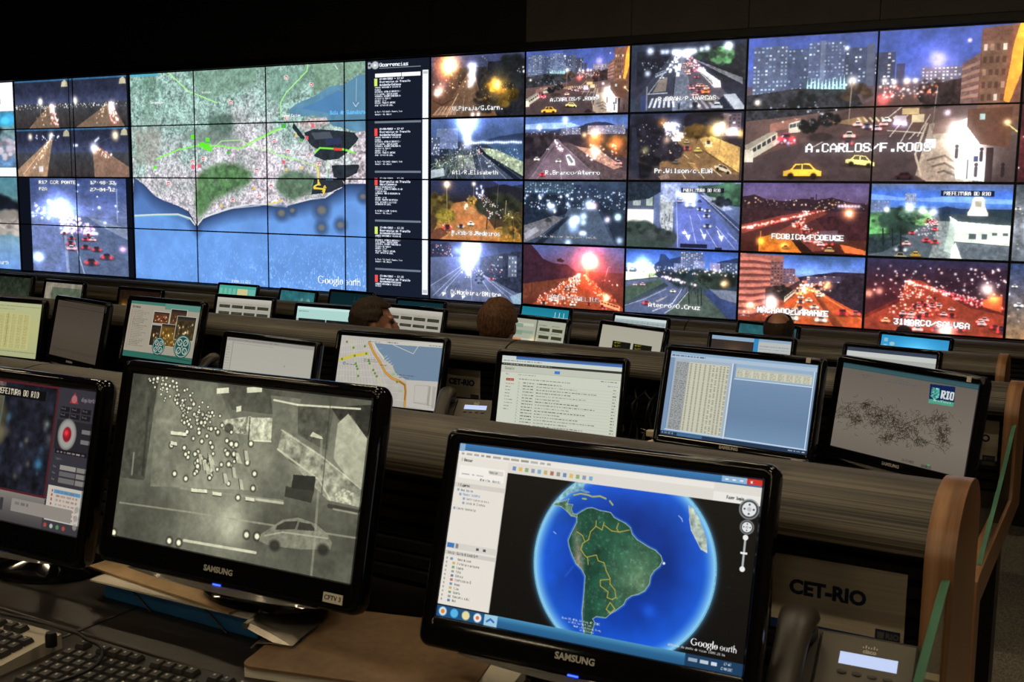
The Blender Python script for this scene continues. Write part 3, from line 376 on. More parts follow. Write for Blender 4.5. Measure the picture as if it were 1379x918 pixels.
def feed_fcobica():
    s = cv('381c26'); s.grad(0, .3, '4a3c68', '5c4c78', '4c3858'); s.tex(.2, 30, 1, 3, 0, .3); s.grad(.28, 1, '38202c', '3c1c20', '441e1a', '341410'); s.poly([(0, .2), (.1, .17), (.2, .24), (.35, .26), (.5, .22), (.6, .24), (.72, .2), (.85, .26), (1, .3), (1, .4), (0, .4)], '24161e'); s.rect(.595, .15, .6, .24, '24161e'); s.rect(.55, .2, .58, .25, '2c1c24')
    s.spots(80, (0, .22, 1, .36), .007, WARM+['ffc0c0'], 2, .7); s.poly([(0, .3), (.4, .34), (.3, .5), (0, .66)], '2a181c', .8, .4, 8, 3)
    s.poly([(.0, .62), (.3, .48), (.6, .38), (.7, .38), (.6, .45), (.3, .58), (0, .75)], '7a3028'); s.poly([(.62, .4), (.7, .42), (.5, .6), (.7, .95), (.5, 1), (.3, .7)], '6a2c22'); s.flow((.7, .37), (.02, .67), 160, .03, .1, .006, .012, ['ff6050', 'ff9080', 'ffe0d0', 'ff4040'], 4, .7, 1.0); s.flow((.52, .4), (.45, .62), 40, .05, .1, .008, .014, ['ffe0d0', 'ff8070', 'ffffff'], 5, .8); s.flow((.48, .6), (.72, .93), 30, .1, .25, .01, .014, ['ffd8c8', 'ff7060'], 6, .8)
    s.flow((.5, .62), (.68, .92), 12, .1, .2, .02, .035, ['c8a8a0', 'e8d0c8', '582420'], 7, cars=1); s.poly([(.15, .8), (.3, .72), (.42, .76), (.5, 1), (.15, 1)], 'b86a1c', 1, .2, 8, 8); s.poly([(.37, .72), (.42, .72), (.6, 1), (.5, 1)], '20100c'); s.poly([(.8, .86), (1, .92), (1, 1), (.84, .98)], 'c86830'); s.poly([(.8, .85), (.88, .82), (1, .87), (1, .94)], '3a1c14'); s.poly([(.6, .5), (1, .4), (1, .8), (.75, .8)], '2a1218', .8, .4, 9, 9); s.poly([(.64, .68), (.78, .66), (.78, .8), (.66, .82)], '503440')
    for x, y, r, c in ((.86, .42, .05, 'ffa060'), (.86, .42, .02, 'fff0c0'), (.16, .85, .03, 'ffb040'), (.36, .92, .03, 'ffd070')): s.glow(x, y, r, c, .9)
    for k in range(7): s.glow(.78+.025*k, .32, .012, 'f0e8ff', .8)
    s.rect(.16, .7, .166, .95, 'd89040', .8); s.car(.37, .93, .03, 'c87830', 0).car(.72, .95, .04, 'e0b060', 0); return s.txt(.25, .73, .078, 'FCOBICA/FCOEUGE', asp=1.0, c='fff0ec')
def feed_pref_green():
    s = cv('283440'); s.grad(0, .35, '505c80', '3c68b8', '4c80d0', '3c5c90'); s.poly([(0, .14), (.3, .2), (.6, .16), (1, .2), (1, .26), (.5, .24), (0, .22)], 'a8c8f0', .5); s.tex(.2, 30, 1, 3, 0, .35); s.grad(.33, 1, '1c2a34', '243440', '34424c', '4a5860'); s.poly([(.4, .36), (.55, .3), (.7, .34), (.8, .4), (.4, .42)], '1c2c48')
    s.bld(0, .23, .14, .4, '5c6c90', 6, 4, ['98a8c8'], .4, 2); s.bld(.25, .13, .33, .28, '6c7894', 6, 7, ['ffffff', 'e8f0ff', 'c0d0e8'], .8, 3); s.poly([(.4, .45), (.5, .42), (.6, .95), (.15, 1), (.12, .9)], '48545e', 1, .12, 10, 4); s.poly([(.5, .5), (.58, .5), (.6, 1), (.45, 1)], 'a0a8a4', .7, .3, 5, 5)
    s.tree(.08, .58, .12, .16, '487848', 6, 100, .4, 1.6); s.tree(.22, .5, .14, .16, '20342c', 7, 90); s.tree(.38, .46, .07, .09, '6c9860', 8, 60, .5, 1.4); s.tree(.3, .42, .08, .07, '2c4838', 9, 40); s.poly([(.0, .7), (.16, .68), (.3, .75), (.1, .95), (0, .98)], '182428', .8, .4, 8, 10)
    for x in (.1, .17, .23): s.line([(x, .62), (x+.01, .85)], .01, '101814')
    s.poly([(.58, .46), (.64, .44), (1, .52), (1, .8), (.62, .76), (.58, .72)], 'd4dcd0'); s.poly([(.58, .45), (.62, .5), (.62, .95), (.55, .9), (.575, .6)], 'b0bcb4'); s.poly([(.58, .42), (.64, .4), (.88, .42), (1, .48), (1, .54), (.64, .5)], '2c3840'); s.line([(.58, .44), (.63, .52), (1, .56)], .012, 'f0f4e8'); s.poly([(.62, .78), (1, .82), (1, 1), (.62, 1)], '58626c', 1, .2, 10, 11); s.line([(.62, .76), (1, .8)], .008, 'e8ece0')
    s.poly([(.6, .88), (.63, .78), (.68, 1), (.6, 1)], 'e0e8dc'); s.poly([(.7, .38), (.72, .3), (.82, .3), (.84, .38), (.84, .42), (.7, .42)], 'e8e4d8'); s.poly([(.72, .32), (.73, .2), (.81, .2), (.82, .32)], 'd8d4c8'); s.poly([(.725, .22), (.74, .17), (.8, .17), (.815, .22)], 'f0f0e8'); s.rect(.75, .22, .79, .3, '989484')
    for x in (.72, .81, .88, .95): s.rect(x, .66 if x < .87 else .64, x+(.05 if x < .8 else .035), .73 if x < .87 else .68, '38424a')
    for x, y, r, c in ((.29, .33, .035, 'ffffff'), (.38, .36, .03, 'f8ffe8'), (.46, .38, .03, 'ffffff'), (.12, .36, .02, 'ffffff')): s.glow(x, y, r, c, 1)
    s.flow((.45, .48), (.36, .85), 12, .06, .34, .018, .034, ['b84048', 'd8d0c8', '30343c', 'a83840'], 12, cars=1); s.flow((.46, .46), (.4, .7), 50, .03, .2, .005, .01, ['ff8080', 'ffffff'], 13, .6); s.car(.35, .97, .04, 'e0b038', 0).car(.24, 1, .05, 'd8d0a0', 0).car(.24, .9, .045, '20262c', 3)
    s.rect(.505, .085, .875, .165, '06080c'); return s.txt(.525, .1, .05, 'PREFEITURA DO RIO', asp=.78, sh=False)
def feed_laranje():
    s = cv('401c1c'); s.grad(0, .38, '2c4880', '4c70b0', '7898c8', '5c6088'); s.tex(.3, 40, 1, 3, 0, .38); s.grad(.38, 1, '34242c', '5c2c24', '883824', '702818'); s.poly([(.48, .32), (.65, .26), (.8, .22), (1, .22), (1, .8), (.8, .65), (.55, .5)], '241a24', 1, .4, 9, 2); s.bld(.55, .3, .68, .42, '504058', 4, 4, WARM, .3, 3); s.bld(.68, .28, .82, .38, '40344c', 4, 4, WARM, .2, 3)
    s.poly([(0, 0), (.36, .02), (.36, .26), (.46, .3), (.5, .36), (.36, .52), (.22, .86), (0, .95)], '94584c', 1, .12, 8, 4)
    for k in range(9):
        y = .06+k*.1; s.poly([(0, y), (.12, y-.01), (.26, y*.86+.04), (.26, y*.86+.07), (.12, y+.035), (0, y+.045)], 'c87c68', .8); s.poly([(.0, y+.05), (.12, y+.04), (.26, y*.86+.075), (.26, y*.86+.1), (.12, y+.08), (0, y+.085)], '4c2424', .7)
    s.bld(.26, .1, .36, .5, '7c504c', 4, 9, ['c89080'], .2, 5, '40242c'); s.bld(.36, .2, .46, .42, '6c505c', 4, 6, ['f0d8c8'], .3, 6, '38283c'); s.tree(.36, .55, .07, .1, '1c1818', 7, 50); s.poly([(.22, .5), (.3, .46), (.34, .62), (.22, .75)], '201818', .8)
    s.poly([(.54, .46), (.6, .46), (1, .82), (1, 1), (.25, 1), (.3, .85)], 'b04c24', 1, .12, 10, 8); s.line([(.56, .48), (.4, .98)], .008, 'ffc070', .8); s.line([(.52, .5), (.48, .98)], .008, 'ffb860', .8); s.line([(.6, .5), (.84, .98)], .01, 'ffb860', .8); s.line([(.62, .5), (1, .88)], .008, 'ff9850', .7); s.poly([(.6, .52), (.62, .52), (.86, 1), (.78, 1)], '5c2014', .8)
    s.flow((.56, .42), (.57, .56), 60, .12, .26, .009, .016, ['ffd8a0', 'ff9050', 'ffffff', 'ff6040'], 9, .8); s.flow((.56, .5), (.6, .95), 16, .2, .6, .018, .05, ['e8d8c8', 'd8b8a8', '50282c', 'ffd8a8'], 10, cars=2); s.bus([(.38, .7), (.38, .62), (.46, .5), (.46, .56)], 'd8c0a8'); s.car(.85, .8, .05, '8c2828', 1).car(.95, .8, .04, 'b0584c', 1)
    s.spots(24, (.5, .38, .75, .5), .014, ['ff7040', 'ffd8a8'], 11, .9); s.glow(.27, .68, .05, 'fff0f0', .9).glow(.28, .75, .04, 'ffffff', .9).glow(.1, .78, .04, 'ffc090', .8).glow(.72, .42, .03, 'ffa060', 1); s.spots(30, (.02, .7, .3, .95), .01, ['ffd0b0', 'ffffff'], 12, .6); return s.txt(.16, .79, .078, 'MACHADO/LARANJE', asp=1.0)
def feed_marco():
    s = cv('3c1418'); s.grad(0, 1, '24203c', '2c1824', '48181c', '6c2018', '581812'); s.tex(.3, 14, 1); s.poly([(.3, .28), (.4, .28), (.75, .62), (1, .7), (1, 1), (.0, 1), (0, .85), (.25, .6)], '8c3020', 1, .15, 10, 2); s.poly([(0, .5), (.2, .45), (.24, .55), (0, .8)], '34141c', .8); s.poly([(.5, .1), (1, .1), (1, .5), (.7, .5), (.5, .35)], '241420', .8, .3, 10, 3)
    s.spots(110, (.05, .08, 1, .5), .01, ['fff0e0', 'ffd8c8', 'ffb0a0', 'ffffff'], 4, .8); s.flow((.31, .3), (.95, .62), 220, .04, .24, .008, .011, ['ff5048', 'ff8070', 'ffd8d0', 'ff3040'], 5, .75, 1.1); s.flow((.3, .3), (.42, .75), 90, .04, .5, .008, .012, ['ffe8d8', 'ffc0a0', 'ffffff'], 6, .7, 1.2)
    s.flow((.36, .5), (.66, .96), 36, .3, 1.0, .018, .04, ['d8b8b0', '401c20', 'e8d8d0', '301418', '582428'], 7, e=.9, cars=1); s.glow(.87, .36, .045, 'fff0e0', 1).glow(.6, .95, .06, 'ffe8e0', 1)
    s.poly([(.85, .5), (.98, .44), (.98, .66), (.85, .6)], 'c85c28', .8); s.poly([(.25, .95), (.3, .9), (.36, .97), (.36, 1), (.24, 1)], '100808'); s.glow(.92, .48, .04, 'ffa050', .8).glow(.02, .5, .03, 'ffc090', .8).glow(.1, .46, .025, 'ffc0a0', .8); s.car(.16, .87, .035, 'ffc890', 1); return s.txt(.22, .83, .08, '31MARCO/SALVSA', asp=1.0)
def feed_edge(a, b, c, seed):
    s = cv(a); s.grad(0, 1, a, b, c); s.tex(.5, 12, seed); s.spots(60, (0, .2, 1, .9), .012, COOL+WARM, seed, .7); s.flow((.1, .3), (.6, .9), 14, .2, .9, .02, .05, ['c8c8d0', '30343c', 'b0a8a8'], seed, cars=2); return s
def feed_bridge(seed, mode):
    s = cv('1c2030', .6); s.grad(0, .5, '181c2c', '1c2034', '343c5c'); s.grad(.5, 1, '30343c', '2c2a2c', '241f20'); s.tex(.3, 12, seed)
    if mode < 2:
        s.spots(70, (0, .5, 1, .6), .009, COOL+WARM, seed); vx = .62 if mode == 0 else .66
        s.poly([(vx, .55), (vx+.08, .55), (vx+.2 if mode == 0 else .95, 1), (.25 if mode == 0 else .1, 1)], '6a5444', 1, .1, 6, 1); s.flow((vx+.06, .52), (vx+.12, .95), 60, .05, .2, .012, .02, ['ff8090', 'ffc0c8', 'ffe0e0'], seed, .8); s.flow((vx-.02, .55), (.4, .95), 18, .04, .3, .01, .016, ['ffe8c0'], seed+1, .6); s.glow(.48 if mode == 0 else .1, .45, .04, 'fff0c0', 1); s.line([(.48, .45), (.48, .75)], .006, 'e0c090', .6) if mode == 0 else None
        s.glow(vx+.08, .58, .05, 'ffd0e0', .8)
    elif mode == 2:
        s.poly([(.62, .22), (.68, .22), (.55, 1), (.0, 1), (.0, .85)], '8a7058', 1, .15, 6, 2); s.line([(.62, .25), (.1, .95)], .008, 'f0d8b8', .7); s.flow((.63, .2), (.3, .85), 30, .03, .2, .012, .014, ['ffe8c0', 'ffffff'], 3, .8); s.glow(.26, .16, .035, 'ffe8c0', 1).glow(.65, .15, .04, 'fff8e8', .9); s.spots(16, (.3, .1, .8, .25), .012, COOL, 4); s.rect(.4, .78, .48, .9, 'd0d0d8', .8)
    else:
        s.poly([(.38, .38), (.46, .36), (1, .8), (1, 1), (.4, 1)], '7a5c4c', 1, .1, 6, 2); s.flow((.4, .38), (.7, .6), 40, .04, .3, .012, .016, ['ffffff', 'ffd8d8', 'ff90a0'], 5, .8); s.glow(.78, .16, .05, 'ffe0a0', 1); s.glow(.4, .4, .06, 'ffffff', .8)
        for k in range(8): s.glow(.05+.02*k+.3*(k > 3), .35-.02*k*(k > 3), .015, 'e8f0ff', .7)
        s.line([(.1, .4), (.4, .35), (.78, .16)], .004, '5a6478', .6)
    s.rect(0, 0, 1, .03, '2c6090', .8); s.poly([(.87, .16), (.89, .06), (.94, .02), (.98, .06), (.99, .16)], 'c8c0a0', .8)
    return s
def feed_ponte():
    s = Cv(300, 330, '40507a'); s.grad(0, .4, '2c3c6c', '3c4c80', '6a7aa8'); s.grad(.4, 1, '5c6c94', '4c5c84', '3c4868'); s.tex(.25, 20, 1, 2)
    s.poly([(.36, .38), (.6, .4), (1, .55), (1, 1), (.3, 1)], '48587c', 1, .1, 14, 2); s.poly([(0, .46), (.3, .42), (.4, 1), (0, 1)], '5c6e98', 1, .12, 14, 3); s.line([(.36, .48), (.38, 1)], .03, 'a8b8cc', .5); s.line([(.42, .52), (.55, 1)], .012, 'c8d8e8', .6); s.poly([(.6, .4), (1, .5), (1, .62), (.75, .5)], '8a98a8', .6)
    s.flow((.36, .34), (.55, .58), 160, .1, .46, .012, .02, ['ff90b0', 'ffc0d0', 'ffffff', 'd06088'], 4, .8, 1.0); s.glow(.32, .3, .16, 'd8e8ff', .7).glow(.32, .32, .06, 'ffffff', 1); s.spots(40, (0, .22, .3, .44), .016, COOL, 5, .8); s.flow((.5, .58), (.66, .88), 12, .3, .5, .03, .07, ['302838', '703048', 'c8c8d8', '282c3c'], 6, cars=1); s.glow(.06, .85, .05, 'f0ffe8', 1); s.spots(12, (.5, .05, .95, .5), .014, COOL, 7); s.glow(.95, .72, .03, 'ff90a0', .8)
    s.rect(.9, .1, .915, .45, '8a9ac0', .7); s.line([(0, .38), (.3, .36)], .01, 'e0f0ff', .6); s.txt(.1, .025, .036, 'R17 CCR PONTE', asp=.9).txt(.1, .095, .036, 'P2A', asp=.9).txt(.64, .025, .036, '17:48:33', asp=.95).txt(.64, .095, .036, '27-04-12', asp=.95)
    return s
def feed_side_map():
    s = Cv(160, 420, 'e8f0f8'); s.rect(0, .02, 1, .97, '4c7088'); s.grad(.16, .44, '2c7090', '6c9090', '4c6888', '5078a8'); s.tex(.5, 12, 3)
    s.rect(0, 0, 1, .15, 'f0f4fc'); s.txt(.30, .085, .03, '26/4/2012]', '6080b0', .75, False); s.rect(0, .45, 1, .5, 'e8ecf4'); s.tree(.5, .26, .3, .05, '0c1420', 1, 30, .5, 1.2); s.tree(.9, .35, .16, .06, 'b0a8b8', 2, 40); s.tree(.7, .2, .3, .03, '38a0d8', 4, 30)
    s.grad(.5, 1, '3c7080', '4c7880', '5c8078', '6890b8', '5c88d0'); s.a[int(.5*420):] *= (1+.4*(fbm(160, 210, 12, 9)-.5))[..., None]; s.tree(.6, .66, .4, .05, '0c1018', 5, 40, .4, 1.3); s.tree(.85, .75, .25, .06, '9a9088', 6, 60); s.tree(.4, .78, .2, .03, '58c048', 7, 20); s.txt(.45, .955, .02, 'Google earth', 'e8f0ff', .7, False); np.clip(s.a, 0, 1, s.a); return s
def ring(s, cx, cy, rx, ry, th, c, gap=None):
    """an upright serif bowl: thick flanks, thin top and bottom (cx, rx in width units; cy, ry in height units)"""
    n = 28; o = [(cx+rx*np.cos(t), cy+ry*np.sin(t)) for t in np.linspace(0, 6.283, n)]; i = [(cx+(rx-th)*np.cos(t), cy+(ry*.9)*np.sin(t)) for t in np.linspace(6.283, 0, n)]
    return s.poly(o+i, c)
def google(s, x, y, h, c='ffffff'):
    """the two-word globe-map logo: serif word, then a light sans word; h = cap height as share of height"""
    a = s.h/s.w; u = h*a; T = u*.17
    def bar(x0, y0, x1, y1): s.rect(x0, y0, x1, y1, c)
    g = [(x+u*.48+u*.48*np.cos(t), y+h*.5+h*.5*np.sin(t)) for t in np.linspace(-.75, -5.7, 24)]; gi = [(x+u*.48+u*.33*np.cos(t), y+h*.5+h*.44*np.sin(t)) for t in np.linspace(-5.7, -.75, 24)]
    s.poly(g+gi, c); bar(x+u*.55, y+h*.52, x+u*1.0, y+h*.58); bar(x+u*.76, y+h*.55, x+u*.9, y+h*.9)
    p = x+u*1.08
    for k in range(2): ring(s, p+u*.33, y+h*.67, u*.33, h*.34, T, c); p += u*.7
    ring(s, p+u*.27, y+h*.6, u*.27, h*.26, T*.9, c); ring(s, p+u*.28, y+h*1.13, u*.32, h*.2, T*.8, c); bar(p+u*.45, y+h*.34, p+u*.62, y+h*.42); s.line([(p+u*.2, y+h*.85), (p+u*.1, y+h*.92), (p+u*.25, y+h*.96)], u*.08, c); p += u*.66
    bar(p+u*.04, y-h*.05, p+u*.18, y+h*1.0); bar(p, y+h*.95, p+u*.24, y+h*1.0); p += u*.28
    ring(s, p+u*.28, y+h*.68, u*.28, h*.33, T*.9, c); bar(p+u*.06, y+h*.62, p+u*.5, y+h*.68); p += u*.86
    w = u*.09
    ring(s, p+u*.26, y+h*.7, u*.26, h*.31, w, c); bar(p+u*.04, y+h*.66, p+u*.5, y+h*.71); p += u*.62
    ring(s, p+u*.22, y+h*.7, u*.24, h*.31, w, c); bar(p+u*.42, y+h*.4, p+u*.5, y+h*1.0); p += u*.62
    bar(p, y+h*.4, p+w, y+h); s.line([(p+w*.5, y+h*.55), (p+u*.14, y+h*.42), (p+u*.26, y+h*.41)], w, c); p += u*.32
    bar(p+u*.08, y+h*.15, p+u*.08+w, y+h*.98); bar(p-u*.02, y+h*.4, p+u*.28, y+h*.46); p += u*.38
    bar(p, y-h*.02, p+w, y+h); bar(p+u*.36, y+h*.58, p+u*.36+w, y+h); s.line([(p+w*.5, y+h*.58), (p+u*.14, y+h*.43), (p+u*.28, y+h*.43), (p+u*.38, y+h*.56), (p+u*.4, y+h*.6)], w, c)
    return s
def paint_map():
    s = Cv(900, 660, '8a988c'); T = tracer((25, 92), (890, 30), (890, 898), (45, 850))
    W, H = s.w, s.h; n1 = fbm(W, H, 90, 1, 5); n2 = fbm(W, H, 14, 2, 4); n3 = fbm(W, H, 5, 3, 2)
    yy = np.linspace(0, 1, H)[:, None]; xx = np.linspace(0, 1, W)[None, :]
    urb = np.clip((yy-.24+(n1-.5)*.7+.18*np.exp(-((xx-.55)/.2)**2))*3.2, 0, 1)[..., None]; n3 = np.clip((n3-.5)*2.0+.5, 0, 1); n2 = np.clip((n2-.5)*1.7+.5, 0, 1)
    col = (hx('8cb0a6')*(1-urb)+hx('d0c6d2')*urb)*(.5+.9*(n2[..., None]*.5+n3[..., None]*.5)); gx = np.clip((n1-.52)*6, 0, 1)[..., None]*(1-urb*.5); s.a[:] = np.clip(col*(1-gx*.55)+hx('3e6650')*gx*.55, 0, 1)
    def blob(pts, c, al, tex=.4, cell=10, seed=1, soft=10):
        b, m = s.mask(T(*pts)); k = soft
        mm = np.zeros((H, W), F32); mm[b[1]:b[3], b[0]:b[2]] = m
        for ax in (0, 1):
            for _ in range(2):
                cs = np.cumsum(np.pad(mm, [(k, k) if a == ax else (0, 0) for a in (0, 1)], mode='edge'), ax)
                mm = (np.take(cs, range(2*k-1, 2*k-1+mm.shape[ax]-0), ax, mode='clip')-np.take(cs, range(0, mm.shape[ax]), ax))/(2*k-1)
        mm = np.clip(mm*(.7+.6*n2)*1.1, 0, 1)*al; cc = hx(c)*(1+tex*(fbm(W, H, cell, seed)[..., None]*2-1)); s.a[:] = np.clip(s.a*(1-mm[..., None])+cc*mm[..., None], 0, 1)
    blob([(270, 470), (300, 440), (370, 415), (420, 420), (470, 450), (465, 490), (400, 520), (330, 560), (290, 610), (275, 630), (262, 560)], '3c6438', .95, .6, 14, 4)
    blob([(565, 470), (600, 440), (680, 450), (715, 465), (690, 520), (620, 555), (590, 540), (560, 510)], '3c5a40', .9, .6, 14, 5)
    blob([(310, 240), (400, 232), (408, 290), (380, 325), (300, 335), (318, 280)], '40584c', .9, .6, 10, 6); blob([(205, 330), (240, 300), (330, 290), (420, 320), (440, 345), (330, 350)], '66756e', .8, .4, 10, 7)
    blob([(260, 60), (500, 60), (480, 130), (300, 180), (270, 140)], '5c8068', .6, .5, 16, 8); blob([(540, 70), (700, 60), (660, 130), (570, 200), (530, 150)], '5c8470', .6, .5, 16, 9); blob([(700, 40), (890, 35), (880, 70), (800, 120), (700, 160)], '66886c', .7, .4, 14, 10); blob([(40, 300), (140, 300), (120, 420), (50, 430)], '8a8074', .5, .4, 10, 11)
    # sea
    coast = [(38, 475), (75, 500), (110, 540), (150, 562), (200, 578), (240, 600), (262, 640), (270, 652), (290, 625), (330, 606), (400, 582), (470, 570), (540, 567), (600, 573), (640, 560), (690, 546), (740, 541), (770, 520), (800, 505), (820, 488), (905, 486)]
    sea = coast+[(905, 915), (30, 865)]
    b, m = s.mask(T(*sea)); mm = np.zeros((H, W), F32); mm[b[1]:b[3], b[0]:b[2]] = m
    d = np.zeros((H, W), F32); k = mm.copy()
    for it in range(26):                                   # distance from the shore, for the dark inshore water
        k = np.minimum(k, np.minimum(np.roll(k, 2, 0), np.minimum(np.roll(k, 2, 1), np.roll(k, -2, 1)))); d += k/26
    sc = hx('1c2c50')*(1-d[..., None])+(hx('5486d2')*(.9+.28*fbm(W, H, 60, 21)[..., None]))*d[..., None]
    stre = np.clip((fbm(W, H, 7, 22, 2, .6)-.62)*5, 0, 1)[..., None]*np.clip((yy-.72)*4, 0, 1)[..., None]*(.3+.7*np.clip(xx*1.4-.2, 0, 1))[..., None]; sc = sc+stre*.22
    s.a[:] = np.clip(s.a*(1-mm[..., None])+sc*mm[..., None], 0, 1)
    s.line(T((40, 618), (120, 612), (200, 610), (245, 625), (262, 648)), .006, 'c8d0cc'); s.line(T((40, 622), (120, 617), (200, 614), (240, 628)), .004, '60b0b8', .8); s.line(T(*coast[7:-3]), .005, 'd8dce0', .8)
    s.poly(T((38, 475), (75, 500), (120, 545), (200, 580), (235, 600), (200, 606), (40, 612)), '2c4478', .5); s.line(T((300, 618), (400, 585), (520, 570), (600, 577)), .004, 'e8ecf0', .6)
    # bay
    s.poly(T((608, 218), (640, 190), (700, 165), (760, 125), (815, 118), (860, 85), (895, 78), (895, 292), (850, 292), (800, 278), (770, 272), (740, 250), (700, 235), (640, 242), (615, 235)), '4a7896', 1, .12, 40, 30)
    s.poly(T((652, 210), (720, 180), (790, 140), (815, 150), (815, 215), (790, 232), (700, 216)), '3a6ca4', .7); s.poly(T((815, 118), (860, 85), (895, 78), (895, 230), (815, 235)), '4c7a9c', .6)
    for q in ([(665, 300), (700, 285), (790, 290), (868, 300), (862, 325), (832, 358), (822, 372), (792, 395), (740, 402), (700, 386), (716, 362), (690, 346), (672, 322)], [(765, 420), (866, 416), (866, 440), (850, 455), (812, 480), (772, 462)], [(626, 262), (668, 318), (660, 332), (622, 282)], [(700, 470), (800, 470), (815, 495), (760, 520), (690, 530)]): s.poly(T(*q), '10161e', .92, .3, 14, 31)
    s.poly(T((742, 322), (800, 316), (802, 340), (745, 345)), '20284c', .8); s.poly(T((690, 300), (760, 295), (770, 318), (705, 325)), '5a6070', .5); s.poly(T((630, 265), (690, 246), (745, 240), (760, 262), (720, 280), (665, 290)), 'b4a4a4', .9, .4, 6, 32)
    s.poly(T((850, 300), (895, 288), (895, 486), (822, 484), (812, 470), (858, 448), (868, 418), (850, 400), (826, 384), (842, 350), (868, 322)), 'b4a8b0', 1, .6, 9, 33)
    for x, y, r in ((580, 600, 26), (620, 590, 18), (728, 588, 32), (727, 652, 24), (797, 642, 23), (880, 535, 20)):
        (u, v), = T((x, y)); s.ell(u, v, r/900, r/900, '2a3e62', .8, .35).ell(u, v, r/2000, r/2600, '6a6458', .9, .4)
    G = 'a4f080'
    for q, w in (([(165, 80), (240, 150), (345, 192)], .004), ([(680, 40), (676, 70), (600, 150), (578, 190), (580, 242)], .004), ([(120, 405), (200, 370), (280, 350), (340, 352), (430, 362), (480, 332), (560, 290), (590, 280)], .005), ([(340, 352), (360, 335), (430, 330), (470, 350), (560, 380), (640, 400), (720, 430)], .003), ([(590, 280), (470, 340)], .004), ([(525, 340), (560, 380), (620, 400)], .003), ([(705, 372), (722, 356), (810, 360), (850, 372)], .006), ([(750, 400), (750, 470)], .003)): s.line(T(*q), w, '78f040' if w > .0045 else G, .9)
    s.line(T((775, 359), (800, 360)), .008, 'd83828'); s.line(T((708, 418), (716, 440), (716, 490), (700, 500)), .005, 'f0d040'); s.line(T((700, 505), (740, 510), (735, 525)), .006, 'e8c830'); s.line(T((530, 568), (580, 555)), .004, 'e8c830')
    for x, y in ((600, 95), (692, 120), (396, 190), (555, 330), (606, 370), (682, 382), (490, 442), (543, 500), (500, 538), (402, 555), (293, 400), (165, 495), (720, 415), (600, 245), (255, 412)): s.poly(T((x-7, y-7), (x+7, y-7), (x+7, y+7), (x-7, y+7)), 'f0d8d8'); s.poly(T((x-5, y-5), (x+5, y-5), (x+5, y+5), (x-5, y+5)), 'b84850'); s.poly(T((x-3, y-1), (x+3, y-1), (x+3, y+3), (x-3, y+3)), 'f4f0f0')
    for x, y, r in ((257, 320, 8), (310, 330, 8), (290, 350, 10), (305, 355, 12), (318, 365, 9), (116, 436, 6), (386, 378, 6), (590, 275, 8), (655, 328, 6)): s.poly(T((x-r, y-r), (x+r, y-r), (x+r, y+r), (x-r, y+r)), '50e020' if x < 380 else '38a038', .9)
    for x, y in ((635, 310), (655, 430), (598, 438), (480, 510), (720, 490), (735, 515), (705, 505), (740, 500), (575, 555), (360, 575)): s.poly(T((x-7, y+5), (x+7, y+5), (x, y-8)), 'e8c040', .9)
    for x, y in ((675, 318), (590, 410), (256, 432), (278, 428), (697, 272)): s.poly(T((x-6, y-9), (x+6, y-5), (x+5, y+8), (x-5, y+8)), 'e05060', .9)
    def lab(x, y, t, c, h): (u, v), = T((x, y)); s.txt(u, v, h, t, c, .7, False)
    lab(100, 190, 'Seropedica', 'e8e8e8', .014); lab(585, 232, 'Duque Caxias', 'f0f0f0', .014); lab(760, 216, 'Baia de Guanabara', '58b8f8', .018); lab(745, 462, 'Baia', '58b8f8', .015); lab(400, 205, 'Nova Iguacu', 'e8e8e8', .012); lab(760, 402, 'Niteroi', 'e8e8e8', .014); lab(290, 150, 'Queimados', 'e8e8e8', .011)
    lab(395, 850, 'Imagem (c) 2012', 'e0e8f4', .013); lab(385, 862, 'Dados cartograficos', 'e0e8f4', .013)
    s.line(T((858, 95), (856, 180)), .003, 'a8c0c8', .6); s.line(T((845, 185), (855, 200), (865, 185)), .003, 'd0dce0', .7); s.line(T((780, 48), (788, 60)), .004, 'e0e8e8', .7); s.poly(T((25, 92), (130, 84), (130, 94), (25, 102)), '38a0c0', .8)
    (u, v), = T((735, 866)); google(s, .812, .932, .034); return s
